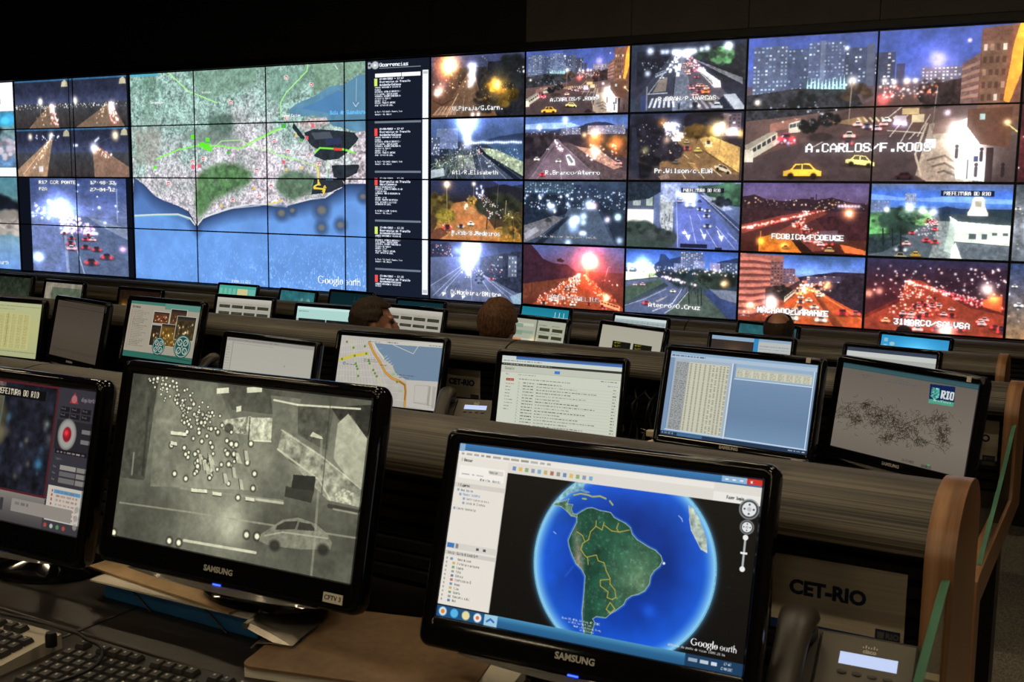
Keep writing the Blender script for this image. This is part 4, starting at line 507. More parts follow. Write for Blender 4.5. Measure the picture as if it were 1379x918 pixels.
def paint_log():
    s = Cv(500, 1830, '0a0f1c'); s.grad(0, 1, '0a0e1a', '0a101e'); Tx = 'e0e8f4'
    s.ell(.02, .02, .05, .05, '9aa4b0').ell(.12, .02, .06, .06, 'a8b0b8'); s.poly([(.0, .02), (.04, .013), (.04, .027)], '20242c').poly([(.1, .014), (.15, .02), (.1, .026)], 'f0f0f0')
    s.txt(.19, .011, .0165, 'Ocorrencias', 'f0f4ff', .82, False); s.line([(.19, .033), (.85, .033)], .01, '7a8490')
    s.rect(.12, .055, .85, .071, 'f4f4f4'); s.rect(.54, .055, .55, .071, '303030'); s.rect(.88, .05, .975, .985, 'e8ecf0'); s.rect(.89, .055, .965, .065, 'b0b4b8'); s.rect(.89, .965, .965, .98, 'b0b4b8')
    body = ['ACIDENTE ENVOLVENDO 04 VEICULOS DE', 'PASSEIO', 'REFERENCIA: ALTURA DE BONSUCESSO /', 'PISTA CENTRAL / SENTIDO CENTRO', 'OCORRENCIA: ACIDENTE ENVOLVENDO 04', 'VEICULOS DE PASSEIO', 'HORARIO: 17:47', 'REFLEXO: TRANSITO INTENSO', 'ACAO: CET-RIO NO LOCAL']
    bod3 = ['OBRA DA SECONSERVA NA VIA', 'REFERENCIA: ALTURA DO NUMERAL 22.400', '/ SENTIDO ORLA', 'OCORRENCIA: OBRA DA SECONSERVA NA', 'VIA', 'HORARIO: 17:38', 'REFLEXO: TRANSITO COM RETENCAO', 'ACAO: RETIRADO E EQUIPE DA', 'SECONSERVA NO LOCAL']
    y = .073
    for k, (mk, tm) in enumerate((('c8e060', '17:47'), ('e83c38', '17:47'), ('e83c38', '17:38'), ('c8e060', '17:33'), ('e83c38', '17:33'))):
        s.rect(.105, y+.002, .155, y+.034, mk)
        for j, t in enumerate(('27/04/2012 - '+tm, 'Ocorrencias do Transito', 'Acidente/Colisao' if k != 2 else 'Obra/Conserva')): s.txt(.19, y+.001+j*.012, .0085, t, 'dce4f4', .82, False)
        if k == 4: bl = body[:2]
        else: bl = bod3 if k == 2 else body
        for j, t in enumerate(bl): s.txt(.115, y+.037+j*.0093, .0072, t, Tx, .55 if len(t) > 28 else .6, False)
        if k < 4:
            s.txt(.115, y+.139, .0072, 'Av. Brasil - Pista Central - Bonsucesso, Rio de' if k != 2 else 'Av. das Americas, 22.400 - Recreio dos', Tx, .42, False); s.txt(.115, y+.149, .0072, 'Janeiro - RJ, Brasil', Tx, .6, False)
            s.rect(.11, y+.181, .86, y+.19, '5c6878'); y += .2095
    return s
def paint_globe():
    s = Cv(1000, 562, '0c0b0a'); T = tracer((203, 93), (1243, 218), (1168, 897), (118, 688)); rg = np.random.default_rng(4)
    for k in range(90): s.ell(rg.random(), .1+.8*rg.random(), .0009, .0009, '6a6a70', .7)
    # the planet
    (cx, cy), = T((757, 508)); R = .289; W, H = s.w, s.h; x = (np.arange(W)[None, :]/W-cx)/R; y = ((np.arange(H)[:, None]/H-cy)*H/W)/R; d = np.sqrt(x*x+y*y)
    a = np.clip((1.0-d)*60+.5, 0, 1)[..., None]; lim = np.clip((d-.86)/.14, 0, 1)[..., None]**1.6
    nn = fbm(W, H, 150, 8)[..., None]; oc = hx('0c3aa0')*(.72+.6*nn); oc = oc*(1-np.clip((.55-d)/.55, 0, 1)[..., None]*.35); oc = oc+np.clip((d-.55)/.45, 0, 1)[..., None]*(hx('1c60d8')-hx('0c3aa0')); oc = oc*(1-lim)+hx('9adcf4')*lim
    s.a[:] = s.a*(1-a)+np.clip(oc, 0, 1)*a; hal = (np.exp(-np.clip(d-1, 0, 9)*45)*(d > 1))[..., None]; s.a[:] = np.clip(s.a+hal*hx('5aa8e0')*.9, 0, 1)
    def Z(*p): return T(*[(255.37+u*.66764, 204.3+v*.66764) for u, v in p])
    SA = [(520, 200), (548, 182), (575, 168), (600, 165), (620, 172), (640, 180), (672, 185), (695, 190), (712, 215), (735, 228), (770, 245), (795, 268), (805, 300), (830, 330), (862, 350), (890, 368), (925, 385), (952, 412), (960, 440), (945, 468), (918, 490), (900, 518), (892, 560), (868, 595), (835, 612), (800, 620), (772, 640), (760, 665), (720, 695), (690, 715), (668, 735), (620, 728), (600, 740), (612, 762), (600, 790), (590, 830), (560, 828), (552, 790), (545, 710), (556, 600), (562, 520), (545, 485), (515, 455), (495, 410), (480, 365), (475, 335), (490, 300), (505, 270), (520, 240)]
    s.poly(Z(*[(u+8*np.sign(u-700), v+(6 if v > 400 else -6)) for u, v in SA]), '3c88e0', .45)
    s.poly(Z(*SA), '2c5a48', 1, .45, 34, 11); b, m = s.mask(Z(*SA))
    t = fbm(b[2]-b[0], b[3]-b[1], 26, 12)[..., None]; t2 = fbm(b[2]-b[0], b[3]-b[1], 7, 13)[..., None]; u = np.linspace(0, 1, b[2]-b[0])[None, :, None]; v = np.linspace(0, 1, b[3]-b[1])[:, None, None]
    e = np.clip(np.abs(u-.8)*-2.2+1, 0, 1)*np.clip(1-np.abs(v-.52)*2.2, 0, 1); c0 = hx('1c4a38')*(.6+.8*t)*(1-e)+hx('6c8c6a')*(.6+.7*t)*e; c0 = c0+np.clip((t2-.6)*2.5, 0, 1)*.35
    an = np.clip(1-np.abs(u-(.05+.16*np.clip(v*1.6-.25, 0, 1)**.7))*14, 0, 1)*np.clip(v*3-.2, 0, 1); c0 = c0*(1-an)+hx('a89884')*(.6+.8*t2)*an
    mm = m[..., None]*.85; s.a[b[1]:b[3], b[0]:b[2]] = np.clip(s.a[b[1]:b[3], b[0]:b[2]]*(1-mm)+c0*mm, 0, 1); s.line(Z(*(SA+SA[:1])), .0022, 'c8d0c0', .7)
    for q in ([(620, 232), (618, 262), (590, 290), (580, 330), (550, 350), (540, 380), (560, 412), (575, 425), (578, 460)], [(575, 420), (620, 410), (630, 440), (660, 450), (670, 490), (690, 530), (690, 560), (715, 590), (720, 630), (700, 640), (675, 630), (680, 600), (640, 570), (640, 540), (688, 535)], [(620, 262), (650, 280), (660, 240)], [(660, 255), (700, 285), (740, 290), (790, 280)], [(690, 655), (670, 690), (690, 710), (715, 690), (690, 655)], [(520, 290), (550, 310), (560, 340)], [(735, 245), (725, 270), (735, 290)]): s.line(Z(*q), .0028, 'c0a840', .85)
    CA = [(395, 150), (440, 160), (470, 185), (490, 208), (520, 215), (522, 200), (500, 195), (492, 170), (500, 150), (470, 145), (480, 120), (440, 135), (420, 140)]; s.poly(Z(*CA), '587860', 1, .4, 10, 14); s.line(Z(*(CA+CA[:1])), .002, 'd0d4bc', .6)
    s.poly(Z((400, 140), (480, 60), (560, 10), (640, 2), (600, 30), (560, 45), (555, 70), (590, 85), (570, 92), (540, 78), (480, 95), (440, 125), (420, 145)), '8ab4b8', .75, .4, 12, 15)
    for q in ([(505, 100), (540, 92), (580, 100), (600, 108)], [(602, 108), (640, 105), (670, 118)], [(550, 118), (568, 120)], [(690, 130), (705, 150)]): s.line(Z(*q), .006, '7a9468').line(Z(*q), .002, 'd8c878', .7)
    AF = [(1095, 150), (1120, 165), (1150, 215), (1170, 270), (1190, 330), (1192, 400), (1160, 380), (1130, 320), (1110, 280), (1100, 220)]; s.poly(Z(*AF), 'b0b8a0', .9, .3, 16, 16); s.line(Z(*AF[6:]), .003, 'e0e0c8', .6); s.line(Z((1045, 205), (1060, 220), (1065, 235)), .003, 'c0d0e8', .7); s.line(Z((400, 290), (412, 300)), .003, 'c0d0e8', .7); s.ell(*Z((968, 452))[0], .004, .004, 'e8e8e8')
    s.glow(*Z((890, 700))[0], .02, '3878d0', .22); s.line(Z((460, 520), (500, 470)), .006, '3068c8', .4)
    tx = 'e0e8f0'
    for k, t in enumerate(('Dados SIO, NOAA, U.S. Navy, NGA, GEBCO', '(c) 2012 Cnes/Spot Image', 'Image U.S. Geological Survey', '(c) 2012 Google')): s.txt(.585-.15+.02*k, .872+.016*k, .011, t, tx, .62, False)
    # window chrome
    s.rect(0, 0, 1, .05, '2c6498'); s.grad(0, .05, '3a78b0', '2a5c8c'); s.rect(0, .04, 1, .135, 'dcd8d0'); s.a[:int(.05*H), :int(.02*W)] = hx('88a8c8'); s.rect(.88, .0, .955, .03, '8ab0d0'); s.rect(.955, 0, 1, .03, 'c83028'); s.txt(.965, .006, .018, 'x', 'ffffff', .9, False)
    for k in range(3): s.rect(.89+.022*k, .012, .9+.022*k, .02, 'e0ecf8')
    s.rect(0, .045, .86, .075, 'e8e4dc'); s.scribble(.01, .052, .33, .012, '50504c', 3, .7); s.rect(.86, .085, 1, .135, 'e8e6e0'); s.txt(.9, .1, .018, 'Fazer login', '303030', .55, False)
    for k in range(13): s.rect(.20+.022*k, .095, .212+.022*k, .118, ['5078b0', 'e0b040', '78a060', '8088a0', '60a0c0', 'c8a050', 'a05838', '808080'][k % 8], .8)
    s.rect(0, .135, .185, .93, 'e4ded4'); s.rect(0, .075, .185, .135, 'e4ded4'); s.line([(.185, .135), (.185, .93)], .002, '908c84')
    s.txt(.012, .085, .018, '> Buscar', '404040', .6, False); s.rect(.01, .125, .175, .20, 'f0ece4'); s.rect(.12, .135, .17, .16, 'd4d0c8'); s.txt(.118, .14, .014, 'Pesquisar', '404040', .55, False); s.scribble(.02, .17, .1, .008, '707070', 4, .6); s.txt(.09, .19, .014, 'Obter rotas  Historico', '304050', .5, False)
    s.rect(0, .228, .185, .254, 'd0ccc4'); s.txt(.012, .232, .017, '> Lugares', '404040', .6, False)
    for k, (dx, c, t) in enumerate(((.02, '506890', 'Meus lugares'), (.03, '3068c0', 'Passeio turistico'), (.045, '707070', 'Certifique-se de que a'), (.045, '707070', 'camada de 3D esteja'), (.015, '606060', 'Lugares temporarios'))): y = .262+.024*k+(.012 if k == 4 else 0); s.rect(dx-.008, y, dx, y+.014, '8aa0b8'); s.txt(dx+.006, y, .014, t, c, .55, False)
    s.rect(0, .575, .185, .61, 'd4d0c8'); s.rect(.004, .578, .03, .605, '4078b8'); s.rect(.035, .578, .045, .605, '606468', .7); s.rect(.11, .585, .12, .6, '505050').rect(.135, .585, .145, .6, '505050'); s.rect(0, .622, .185, .646, 'ccc8c0'); s.txt(.01, .626, .015, 'Camadas - Galeria do Google Earth', '404040', .47, False)
    for k, t in enumerate(('Banco de dados', 'Fronteiras e marcadores', 'Lugares', 'Fotos', 'Estradas', 'Construcoes em 3D', 'Oceano', 'Clima', 'Galeria', 'Consciencia global', 'Mais')): y = .66+.0235*k; s.rect(.022+.01*(k > 0), y, .032+.01*(k > 0), y+.014, ['5080a8', 'c8a048', '609050', '8a8a8a', '386890', 'b05038'][k % 6], .8); s.rect(.008, y, .013, y+.012, '808078', .7); s.txt(.05, y, .014, t, '505050', .52, False)
    # navigation rosettes, logo, taskbar
    for (px, py, r) in ((1196, 318, .03), (1188, 380, .021)):
        (u, v), = T((px, py)); s.ell(u, v, r, r, '8a9094', .9, .04).ell(u, v, r*.86, r*.86, '2c3034', .9, .04).ell(u, v, r*.7, r*.7, 'e0e2e2', 1, .06).ell(u, v, r*.22, r*.22, 'b8bcc0', 1, .1)
        for t in range(4): s.ell(u+.45*r*np.cos(t*1.571), v+.45*r*np.sin(t*1.571)*W/H, r*.1, r*.1, '404448')
    s.line(T((1183, 415), (1171, 525)), .006, 'b0b4b4'); [s.ell(*T(q)[0], .008, .008, 'e8eaea', 1, .1) for q in ((1183, 416), (1171, 525))]; s.rect(*(lambda u, v: (u-.01, v-.006, u+.01, v+.006))(*T((1177, 470))[0]), 'e8eaea')
    google(s, .842, .855, .036); s.txt(.775, .905, .013, 'Altitude do ponto de visao 11001.26 km', 'e0e0e0', .72, False)
    s.rect(0, .938, 1, 1, '2c6c98'); s.grad(.938, 1, '4c90b8', '2a6490', '245a84'); s.rect(.0, .938, .2, 1, '20507c')
    for k, c in enumerate(('d0e8f0', '58b8e8', 'f0e0a0', 'f0f0f0')): s.ell(.022+.042*k, .969, .014, .014, c, .95, .15)
    s.ell(.022, .969, .007, .007, 'e08030').ell(.148, .969, .006, .006, 'e07030'); s.rect(.172, .94, .218, 1, '9cc8e0'); s.line([(.182, .978), (.194, .962), (.206, .975)], .006, '3068b0'); s.rect(.83, .938, 1, 1, '1a3c5c'); s.scribble(.84, .955, .925, .018, 'e8f0f8', 9, .9); s.txt(.945, .948, .014, '17:47', 'f0f4f8', .65, False).txt(.938, .973, .014, '27/04/2012', 'f0f4f8', .5, False)
    return s.noise(.015)
def paint_gray():
    s = Cv(800, 450, '5a5c50'); T = tracer((147, 85), (942, 162), (870, 785), (75, 622)); rg = np.random.default_rng(7)
    s.grad(0, 1, '55574a', '6c6d5e', '74756a', '5e6056', '4c504a', '4e524e'); s.tex(.22, 60, 2)
    def P(*q): return T(*q)
    s.poly(P((147, 85), (230, 92), (200, 300), (180, 440), (90, 430)), '3c3d34', .75, .3, 20, 3); s.poly(P((230, 95), (420, 110), (560, 470), (200, 460)), '8a8a74', .45, .2, 30, 4); s.glow(*P((400, 560))[0], .16, 'd8d8b0', .28); s.glow(*P((470, 590))[0], .06, 'f0f0c8', .3)
    s.poly(P((430, 115), (640, 135), (620, 215), (470, 200)), '4c4c42', .8, .2, 14, 5); s.poly(P((600, 150), (700, 160), (690, 290), (610, 260)), '6e706c', .9, .1, 20, 6); s.poly(P((690, 180), (810, 190), (790, 330), (760, 320), (690, 280)), '50524c', .9, .25, 14, 7); s.poly(P((800, 185), (940, 175), (925, 300), (870, 210), (830, 230)), '2c2e2c', .9, .3, 12, 8); s.poly(P((860, 207), (928, 295), (915, 470), (870, 440), (810, 360), (825, 240)), 'a8aaa0', .95, .08, 20, 9)
    s.poly(P((640, 262), (780, 355), (912, 465), (905, 525), (790, 500), (700, 410), (622, 330)), '94968a', .95, .35, 16, 10); s.line(P((622, 330), (760, 430), (800, 500)), .006, 'c8c8b8', .8); s.line(P((635, 265), (780, 360), (905, 462)), .004, 'd0d0c0', .6); s.line(P((610, 165), (690, 180), (900, 190)), .006, 'e8e8d8', .8)
    s.poly(P((675, 415), (750, 420), (745, 470), (668, 460)), '26282a', .9); s.poly(P((650, 455), (745, 470), (735, 510), (645, 490)), '2c2e2e', .8); s.poly(P((530, 225), (605, 225), (600, 305), (525, 300)), 'c8c8b0', .9, .3, 12, 11); s.poly(P((440, 235), (535, 220), (530, 285), (490, 280), (440, 265)), 'b0b098', .8, .5, 8, 12); s.ell(*P((460, 262))[0], .02, .016, '3c3c34', .8); s.line(P((530, 225), (525, 300)), .004, '20201c', .8); s.line(P((530, 302), (600, 305)), .004, 'f0f0e0', .8)
    s.line(P((100, 515), (330, 545), (560, 580), (900, 630)), .006, 'a0a294', .6); s.line(P((310, 640), (548, 680)), .009, 'd0d0c0', .9); s.line(P((300, 465), (640, 505)), .007, '9a9a88', .6); s.line(P((550, 500), (640, 512)), .008, 'd8d8c4', .7); s.line(P((795, 520), (900, 540)), .014, '30322e', .7); s.line(P((810, 530), (890, 545)), .006, 'c0c0b0', .6)
    def head(x, y, r=5.5, c='f0f0d8'): (u, v), = P((x, y)); s.ell(u, v, r*.00165, r*.00165, '26261e', .85, .3).ell(u, v, r*.00105, r*.00105, c, 1, .3)
    for k in range(110):
        t = rg.random(); x = 215+185*t+(rg.random()-.5)*(50+60*t); y = 95+(160)*t+(rg.random()-.5)*60; head(x, y, 3+2.6*rg.random(), ['e8e8d0', 'c8c8b0', 'f8f8e8'][rg.integers(3)])
    for k in range(55): t = rg.random(); head(370+70*t+(rg.random()-.5)*170, 250+190*t+(rg.random()-.5)*60, 4.5+2*rg.random())
    for x, y in ((455, 348), (477, 348), (468, 315), (484, 317), (545, 414), (521, 377), (280, 417), (317, 433), (358, 373), (490, 495), (540, 463), (533, 313), (270, 322), (518, 620), (553, 625), (293, 648), (262, 642), (80, 615), (356, 391), (459, 383)): head(x, y, 7 if y < 600 else 9)
    for k in range(10): x, y = 345+180*rg.random(), 330+110*rg.random(); s.poly(P((x, y), (x+12, y+3), (x+16+10*rg.random(), y+38), (x+4, y+34)), 'c4c4ac', .8); s.line(P((x, y), (x+4, y+34)), .003, '20201a', .8)
    for x, y, w in ((268, 275, 52), (335, 465, 52), (405, 475, 30), (515, 492, 30), (268, 308, 20)): s.poly(P((x, y), (x+w, y+4), (x+w, y+16), (x, y+12)), 'e0e0cc', .9); s.line(P((x, y+13), (x+w, y+17)), .003, '22221c', .8)
    for x, y, w in ((420, 130, 40), (520, 125, 50), (485, 190, 16)): s.poly(P((x, y), (x+w, y-4), (x+w, y+14), (x, y+18)), 'e8e8d4', .85)
    s.poly(P((740, 270), (770, 285), (775, 295), (730, 285)), 'd8d8c8', .8); s.poly(P((845, 460), (880, 475), (870, 515), (820, 505), (815, 480)), 'c0c0b0', .6, .5, 6, 14)
    # the lone car
    s.poly(P((590, 655), (560, 640), (565, 618), (605, 590), (640, 568), (690, 560), (750, 580), (790, 615), (805, 645), (800, 668), (700, 668)), '7a7c74', .95, .15, 14, 13); s.poly(P((620, 588), (648, 574), (690, 572), (680, 600), (615, 602)), '34362f', .9); s.poly(P((695, 575), (735, 582), (755, 606), (688, 602)), '34362f', .9); s.line(P((580, 622), (640, 610), (790, 630)), .005, 'b0b0a4', .7)
    for q in ((612, 655), (775, 668)): s.ell(*P(q)[0], .022, .018, '2c2e28', .9, .3)
    s.line(P((770, 300), (750, 600), (735, 760)), .009, '9a9c94', .5); s.line(P((800, 170), (770, 480)), .004, '2c2e28', .5); s.line(P((195, 200), (175, 420)), .012, '2a2a24', .5); s.line(P((147, 350), (140, 420)), .008, 'b0b0a0', .5); s.tex(.12, 12, 20)
    s.a = s.a.mean(2, keepdims=True)*np.array([1.0, 1.0, .86], F32)*1.08; return s.noise(.02)
def paint_ptz():
    s = Cv(600, 340, '34323a'); T = tracer((-340, 20), (468, 148), (385, 850), (-400, 650)); s.rect(0, 0, 1, 1, '3a3840'); s.rect(0, 0, .79, .79, '5c2028'); s.rect(.01, .014, .78, .775, '26262e'); c = Cv(400, 220, '22242e'); c.tex(.6, 24, 3); c.grad(0, 1, '5a5048', '4a5648', '3c4c48'); c.tex(.5, 16, 4); c.poly([(.6, 0), (1, 0), (1, 1), (.58, 1)], '1e202a', 1, .5, 20, 5); c.spots(14, (.6, .3, 1, .95), .03, ['38404e', '4a4230', '2c5060'], 6, .7); c.tree(.3, .5, .3, .5, '6a6248', 7, 60); c.line([(.6, .1), (.57, 1)], .008, '58706c'); c.car(.5, .2, .05, 'a02830', 1); c.rect(.5, .04, .92, .13, '100e10'); c.txt(.52, .058, .06, 'PREFEITURA DO RIO', 'd8d0b8', .72, False); c.spots(10, (.3, .1, .6, .35), .03, ['a83038', 'd8c0a0'], 8, .7); c.glow(.93, .72, .03, '3888b0', .7)
    s.grad(.79, 1, '8a847c', '6a6462', '4a4648'); s.rect(.79, .79, 1, 1, '403e44')
    s.paste(c, .012, .016, .778, .772); s.poly([(.855, .1), (.88, .02), (.905, .1)], 'b83038', .9); s.ell(.88, .07, .016, .016, 'c8a8a8', .5); s.txt(.92, .05, .03, 'digifort', '8a8088', .6, False)
    for j in range(2):
        for i in range(3): s.rect(.81+.06*i, .13+.045*j, .862+.06*i, .165+.045*j, '1e1c22'); s.txt(.815+.06*i, .137+.045*j, .016, 'Preset', '8a8484', .55, False)
    s.rect(.8, .225, 1, .43, '2a282e'); s.ell(.865, .32, .052, .062, '8a8884', 1, .06).ell(.865, .32, .043, .053, 'a8a6a0', 1, .1).ell(.865, .32, .024, .03, '901c28', 1, .1).glow(.86, .31, .012, 'e04048', .6); s.rect(.945, .27, .99, .3, '7a7878'); s.rect(.945, .34, .99, .37, '7a7878')
    s.rect(.81, .43, .99, .46, '1c1a20'); s.scribble(.82, .44, .98, .012, 'c0b8b0', 2, .8); s.txt(.82, .485, .02, 'Camera', '6a6468', .6, False)
    for k in range(3): s.rect(.85, .535+.045*k, .94, .568+.045*k, ['a09c94', '6a6868', '74726e'][k]); s.rect(.945, .535+.045*k, .99, .568+.045*k, '8a8680'); s.txt(.812, .545+.045*k, .016, 'Zoom', '8a8484', .5, False)
    s.rect(.8, .685, .99, .93, 'd0c8bc'); s.rect(.835, .71, .985, .735, '58a0d0')
    for k in range(7): s.scribble(.85, .715+.03*k, .97, .013, 'a06858', k, .7); s.rect(.822, .712+.03*k, .83, .73+.03*k, 'b04038', .8)
    for k in range(6): s.rect(.06+.07*k, .83, .12+.07*k, .89, '5898c0', .9)
    s.rect(.53, .84, .55, .93, '3c3a3c'); s.rect(.6, .83, .95, .92, '98928a'); s.scribble(.62, .85, .7, .02, '605c58', 9, .7)
    for k, cc in enumerate(('c05048', 'd0d0d0', '60a060', 'c05048')): s.ell(.81+.035*k, .965, .009, .009, cc, .9)
    for k in range(3): s.ell(.975, .82+.06*k, .012, .012, 'a09c98', .8)
    return s.noise(.02)
def paint_mail():
    s = Cv(600, 340, 'c8ccbc'); s.rect(0, 0, 1, .05, '3c68a8'); s.grad(0, .05, '3a5c94', '4878b8'); s.rect(0, 0, .12, .06, 'c4ccc8'); s.rect(0, .045, 1, .1, 'c8d0c8'); s.scribble(.015, .06, .34, .014, '585c58', 1, .7); s.rect(0, .1, 1, .132, '33332c'); s.scribble(.015, .11, .43, .012, 'b8b8a8', 2, .9); s.rect(0, .132, 1, .23, 'bcc0b2'); s.txt(.03, .155, .04, 'Google', '70786c', .72, False); s.rect(.455, .165, .5, .205, '3c78c0'); s.rect(.0, .225, 1, .229, 'a8ac9c'); s.txt(.045, .245, .02, 'Gmail', 'a05048', .6, False); s.rect(.05, .315, .118, .35, 'b03830'); s.scribble(.06, .327, .11, .01, 'f0d8d0', 3, .9)
    for k in range(9): s.scribble(.05, .385+.045*k, .05+(.045 if k else .07)+.03*(k in (5, 6)), .011, 'a84840' if k == 0 else '5c6458', 20+k, .75)
    s.scribble(.15, .25, .3, .013, '70786c', 4, .7); s.scribble(.84, .25, .98, .013, '60685c', 5, .8); s.scribble(.16, .31, .6, .012, '4c5448', 6, .8); s.scribble(.9, .31, .98, .01, '6078a0', 7, .7)
    for k in range(15):
        y = .36+.042*k; s.line([(.15, y+.026), (.99, y+.026)], .0012, 'a4a898', .8); s.scribble(.2, y, .295, .012, '3c4438', 40+k, .9); s.scribble(.315, y, .9, .011, '48504a' if k % 3 else '2c342c', 60+k, .8, .35+.6*((k*7) % 5)/5); s.scribble(.945, y, .975, .011, '40483c', 80+k, .9); s.rect(.16, y, .168, y+.014, '989c8c')
    return s
def paint_sheet():
    s = Cv(640, 360, '6a86a4'); s.grad(0, 1, '88a0bc', '6c88a8', '6480a0', '7494b4'); s.rect(0, 0, 1, .03, '88a8c4'); s.rect(0, .03, 1, .075, 'a8bcd0'); s.scribble(.01, .038, .25, .016, '303844', 1, .9); s.rect(.0, .075, .03, .93, '7890b0'); s.rect(.035, .075, .455, .94, 'a0b0c0'); s.rect(.045, .11, .425, .93, 'c4c4b0'); s.rect(.045, .11, .14, .93, 'a0a4a4')
    for k in range(52):
        y = .125+.0155*k; s.scribble(.05, y, .135, .007, '4c5058', k, .8)
        for j, x in enumerate((.15, .185, .215, .25, .285, .31, .335, .36, .385, .41)):
            if (k*3+j*5) % (3+j % 4) or j < 4: s.rect(x, y, x+.012, y+.007, '5c5c54', .75)
    s.line([(.445, .08), (.445, .95)], .008, 'c8d8e8'); s.line([(.455, .08), (.455, .95)], .003, '506888'); s.rect(.468, .075, .985, .245, '90acc4'); s.rect(.475, .115, .975, .225, 'c8c8b4'); s.rect(.475, .115, .975, .14, 'b0b8b8')
    for k in range(7):
        for j in range(9): s.scribble(.48+.055*j, .145+.0115*k, .52+.055*j, .006, '6a6a60', k*9+j, .6)
    s.line([(.468, .25), (.985, .25)], .005, 'd0e0f0'); s.line([(.985, .08), (.985, .95)], .006, 'd0e0f0'); s.line([(.03, .935), (.99, .945)], .008, 'c0d0e4'); s.rect(0, .955, 1, 1, '1c3450'); s.scribble(.01, .965, .1, .022, 'c8d4e0', 3, .8); s.rect(.12, .96, .3, .995, '406890'); s.scribble(.88, .97, .99, .014, 'd0d8e0', 4, .8); return s
def paint_riomap():
    s = Cv(600, 340, '6a6258'); s.grad(0, .06, '2c4c54', '3c5c60'); s.grad(.06, 1, '665e56', '6e665c', '746c60', '6a6258'); s.rect(0, .045, 1, .05, '3c3c38'); T = tracer((128, 160), (768, 285), (700, 715), (62, 568)); rg = np.random.default_rng(3)
    s.scribble(.16, .1, .24, .01, '4c463e', 1, .7); s.scribble(.17, .125, .21, .01, '4c463e', 2, .7); s.scribble(.38, .1, .52, .01, '4c5468', 3, .8); s.scribble(.36, .125, .58, .01, '4c5468', 4, .8)
    s.poly(T((545, 275), (660, 292), (655, 365), (540, 345)), '0c2050'); s.poly(T((540, 345), (655, 365), (648, 384), (537, 364)), '4c9c80'); (u, v), = T((598, 308)); s.txt(u, v-.005, .085, 'RIO', 'c8d0d0', .72, False, bold=1.2); s.scribble(u, v+.1, u+.075, .012, '90a0b0', 5, .8); (u, v), = T((570, 315)); s.poly([(u-.03, v-.05), (u+.025, v-.05), (u+.03, v+.05), (u, v+.085), (u-.03, v+.05)], '58a898', .9, .6, 5, 6); s.scribble(*(lambda q: (q[0], q[1]-.005, q[0]+.12))(T((560, 352))[0]), .015, 'c0e0d0', 7, .7)
    def walk(x, y, sx, sy, n, L=7, al=.8):
        for k in range(n):
            a, b = x+rg.normal()*sx, y+rg.normal()*sy; t = rg.random()*6.28; q = [(a, b)]
            for j in range(3): t += rg.normal()*.8; q.append((q[-1][0]+np.cos(t)*L, q[-1][1]+np.sin(t)*L))
            s.line(T(*q), .0016, '18140f', al)
    walk(300, 430, 50, 28, 260); walk(400, 490, 45, 28, 240); walk(190, 440, 18, 16, 70); walk(130, 400, 26, 30, 50, 10); walk(235, 370, 14, 10, 50, 6); walk(340, 535, 20, 12, 60, 6); walk(570, 450, 30, 20, 90); walk(600, 520, 18, 35, 130); walk(500, 550, 22, 10, 50, 8); walk(480, 470, 12, 30, 30); walk(100, 415, 10, 8, 14)
    for q in ([(130, 360), (230, 365), (330, 405), (430, 465)], [(430, 465), (520, 425)], [(440, 480), (540, 440)], [(100, 420), (190, 395)], [(330, 380), (350, 430), (410, 470)], [(470, 500), (500, 545), (580, 565), (612, 590)], [(620, 470), (622, 560)]): s.line(T(*q), .002, '241f1a', .85)
    (u, v), = T((415, 630)); s.txt(u, v, .03, '31/12/2011', '38342e', .62, False, al=.8); (u, v), = T((505, 655)); s.txt(u, v, .03, 'GEORIO', '30342c', .8, False); s.poly(T((530, 655), (545, 655), (538, 665)), '28a060'); return s.noise(.02)
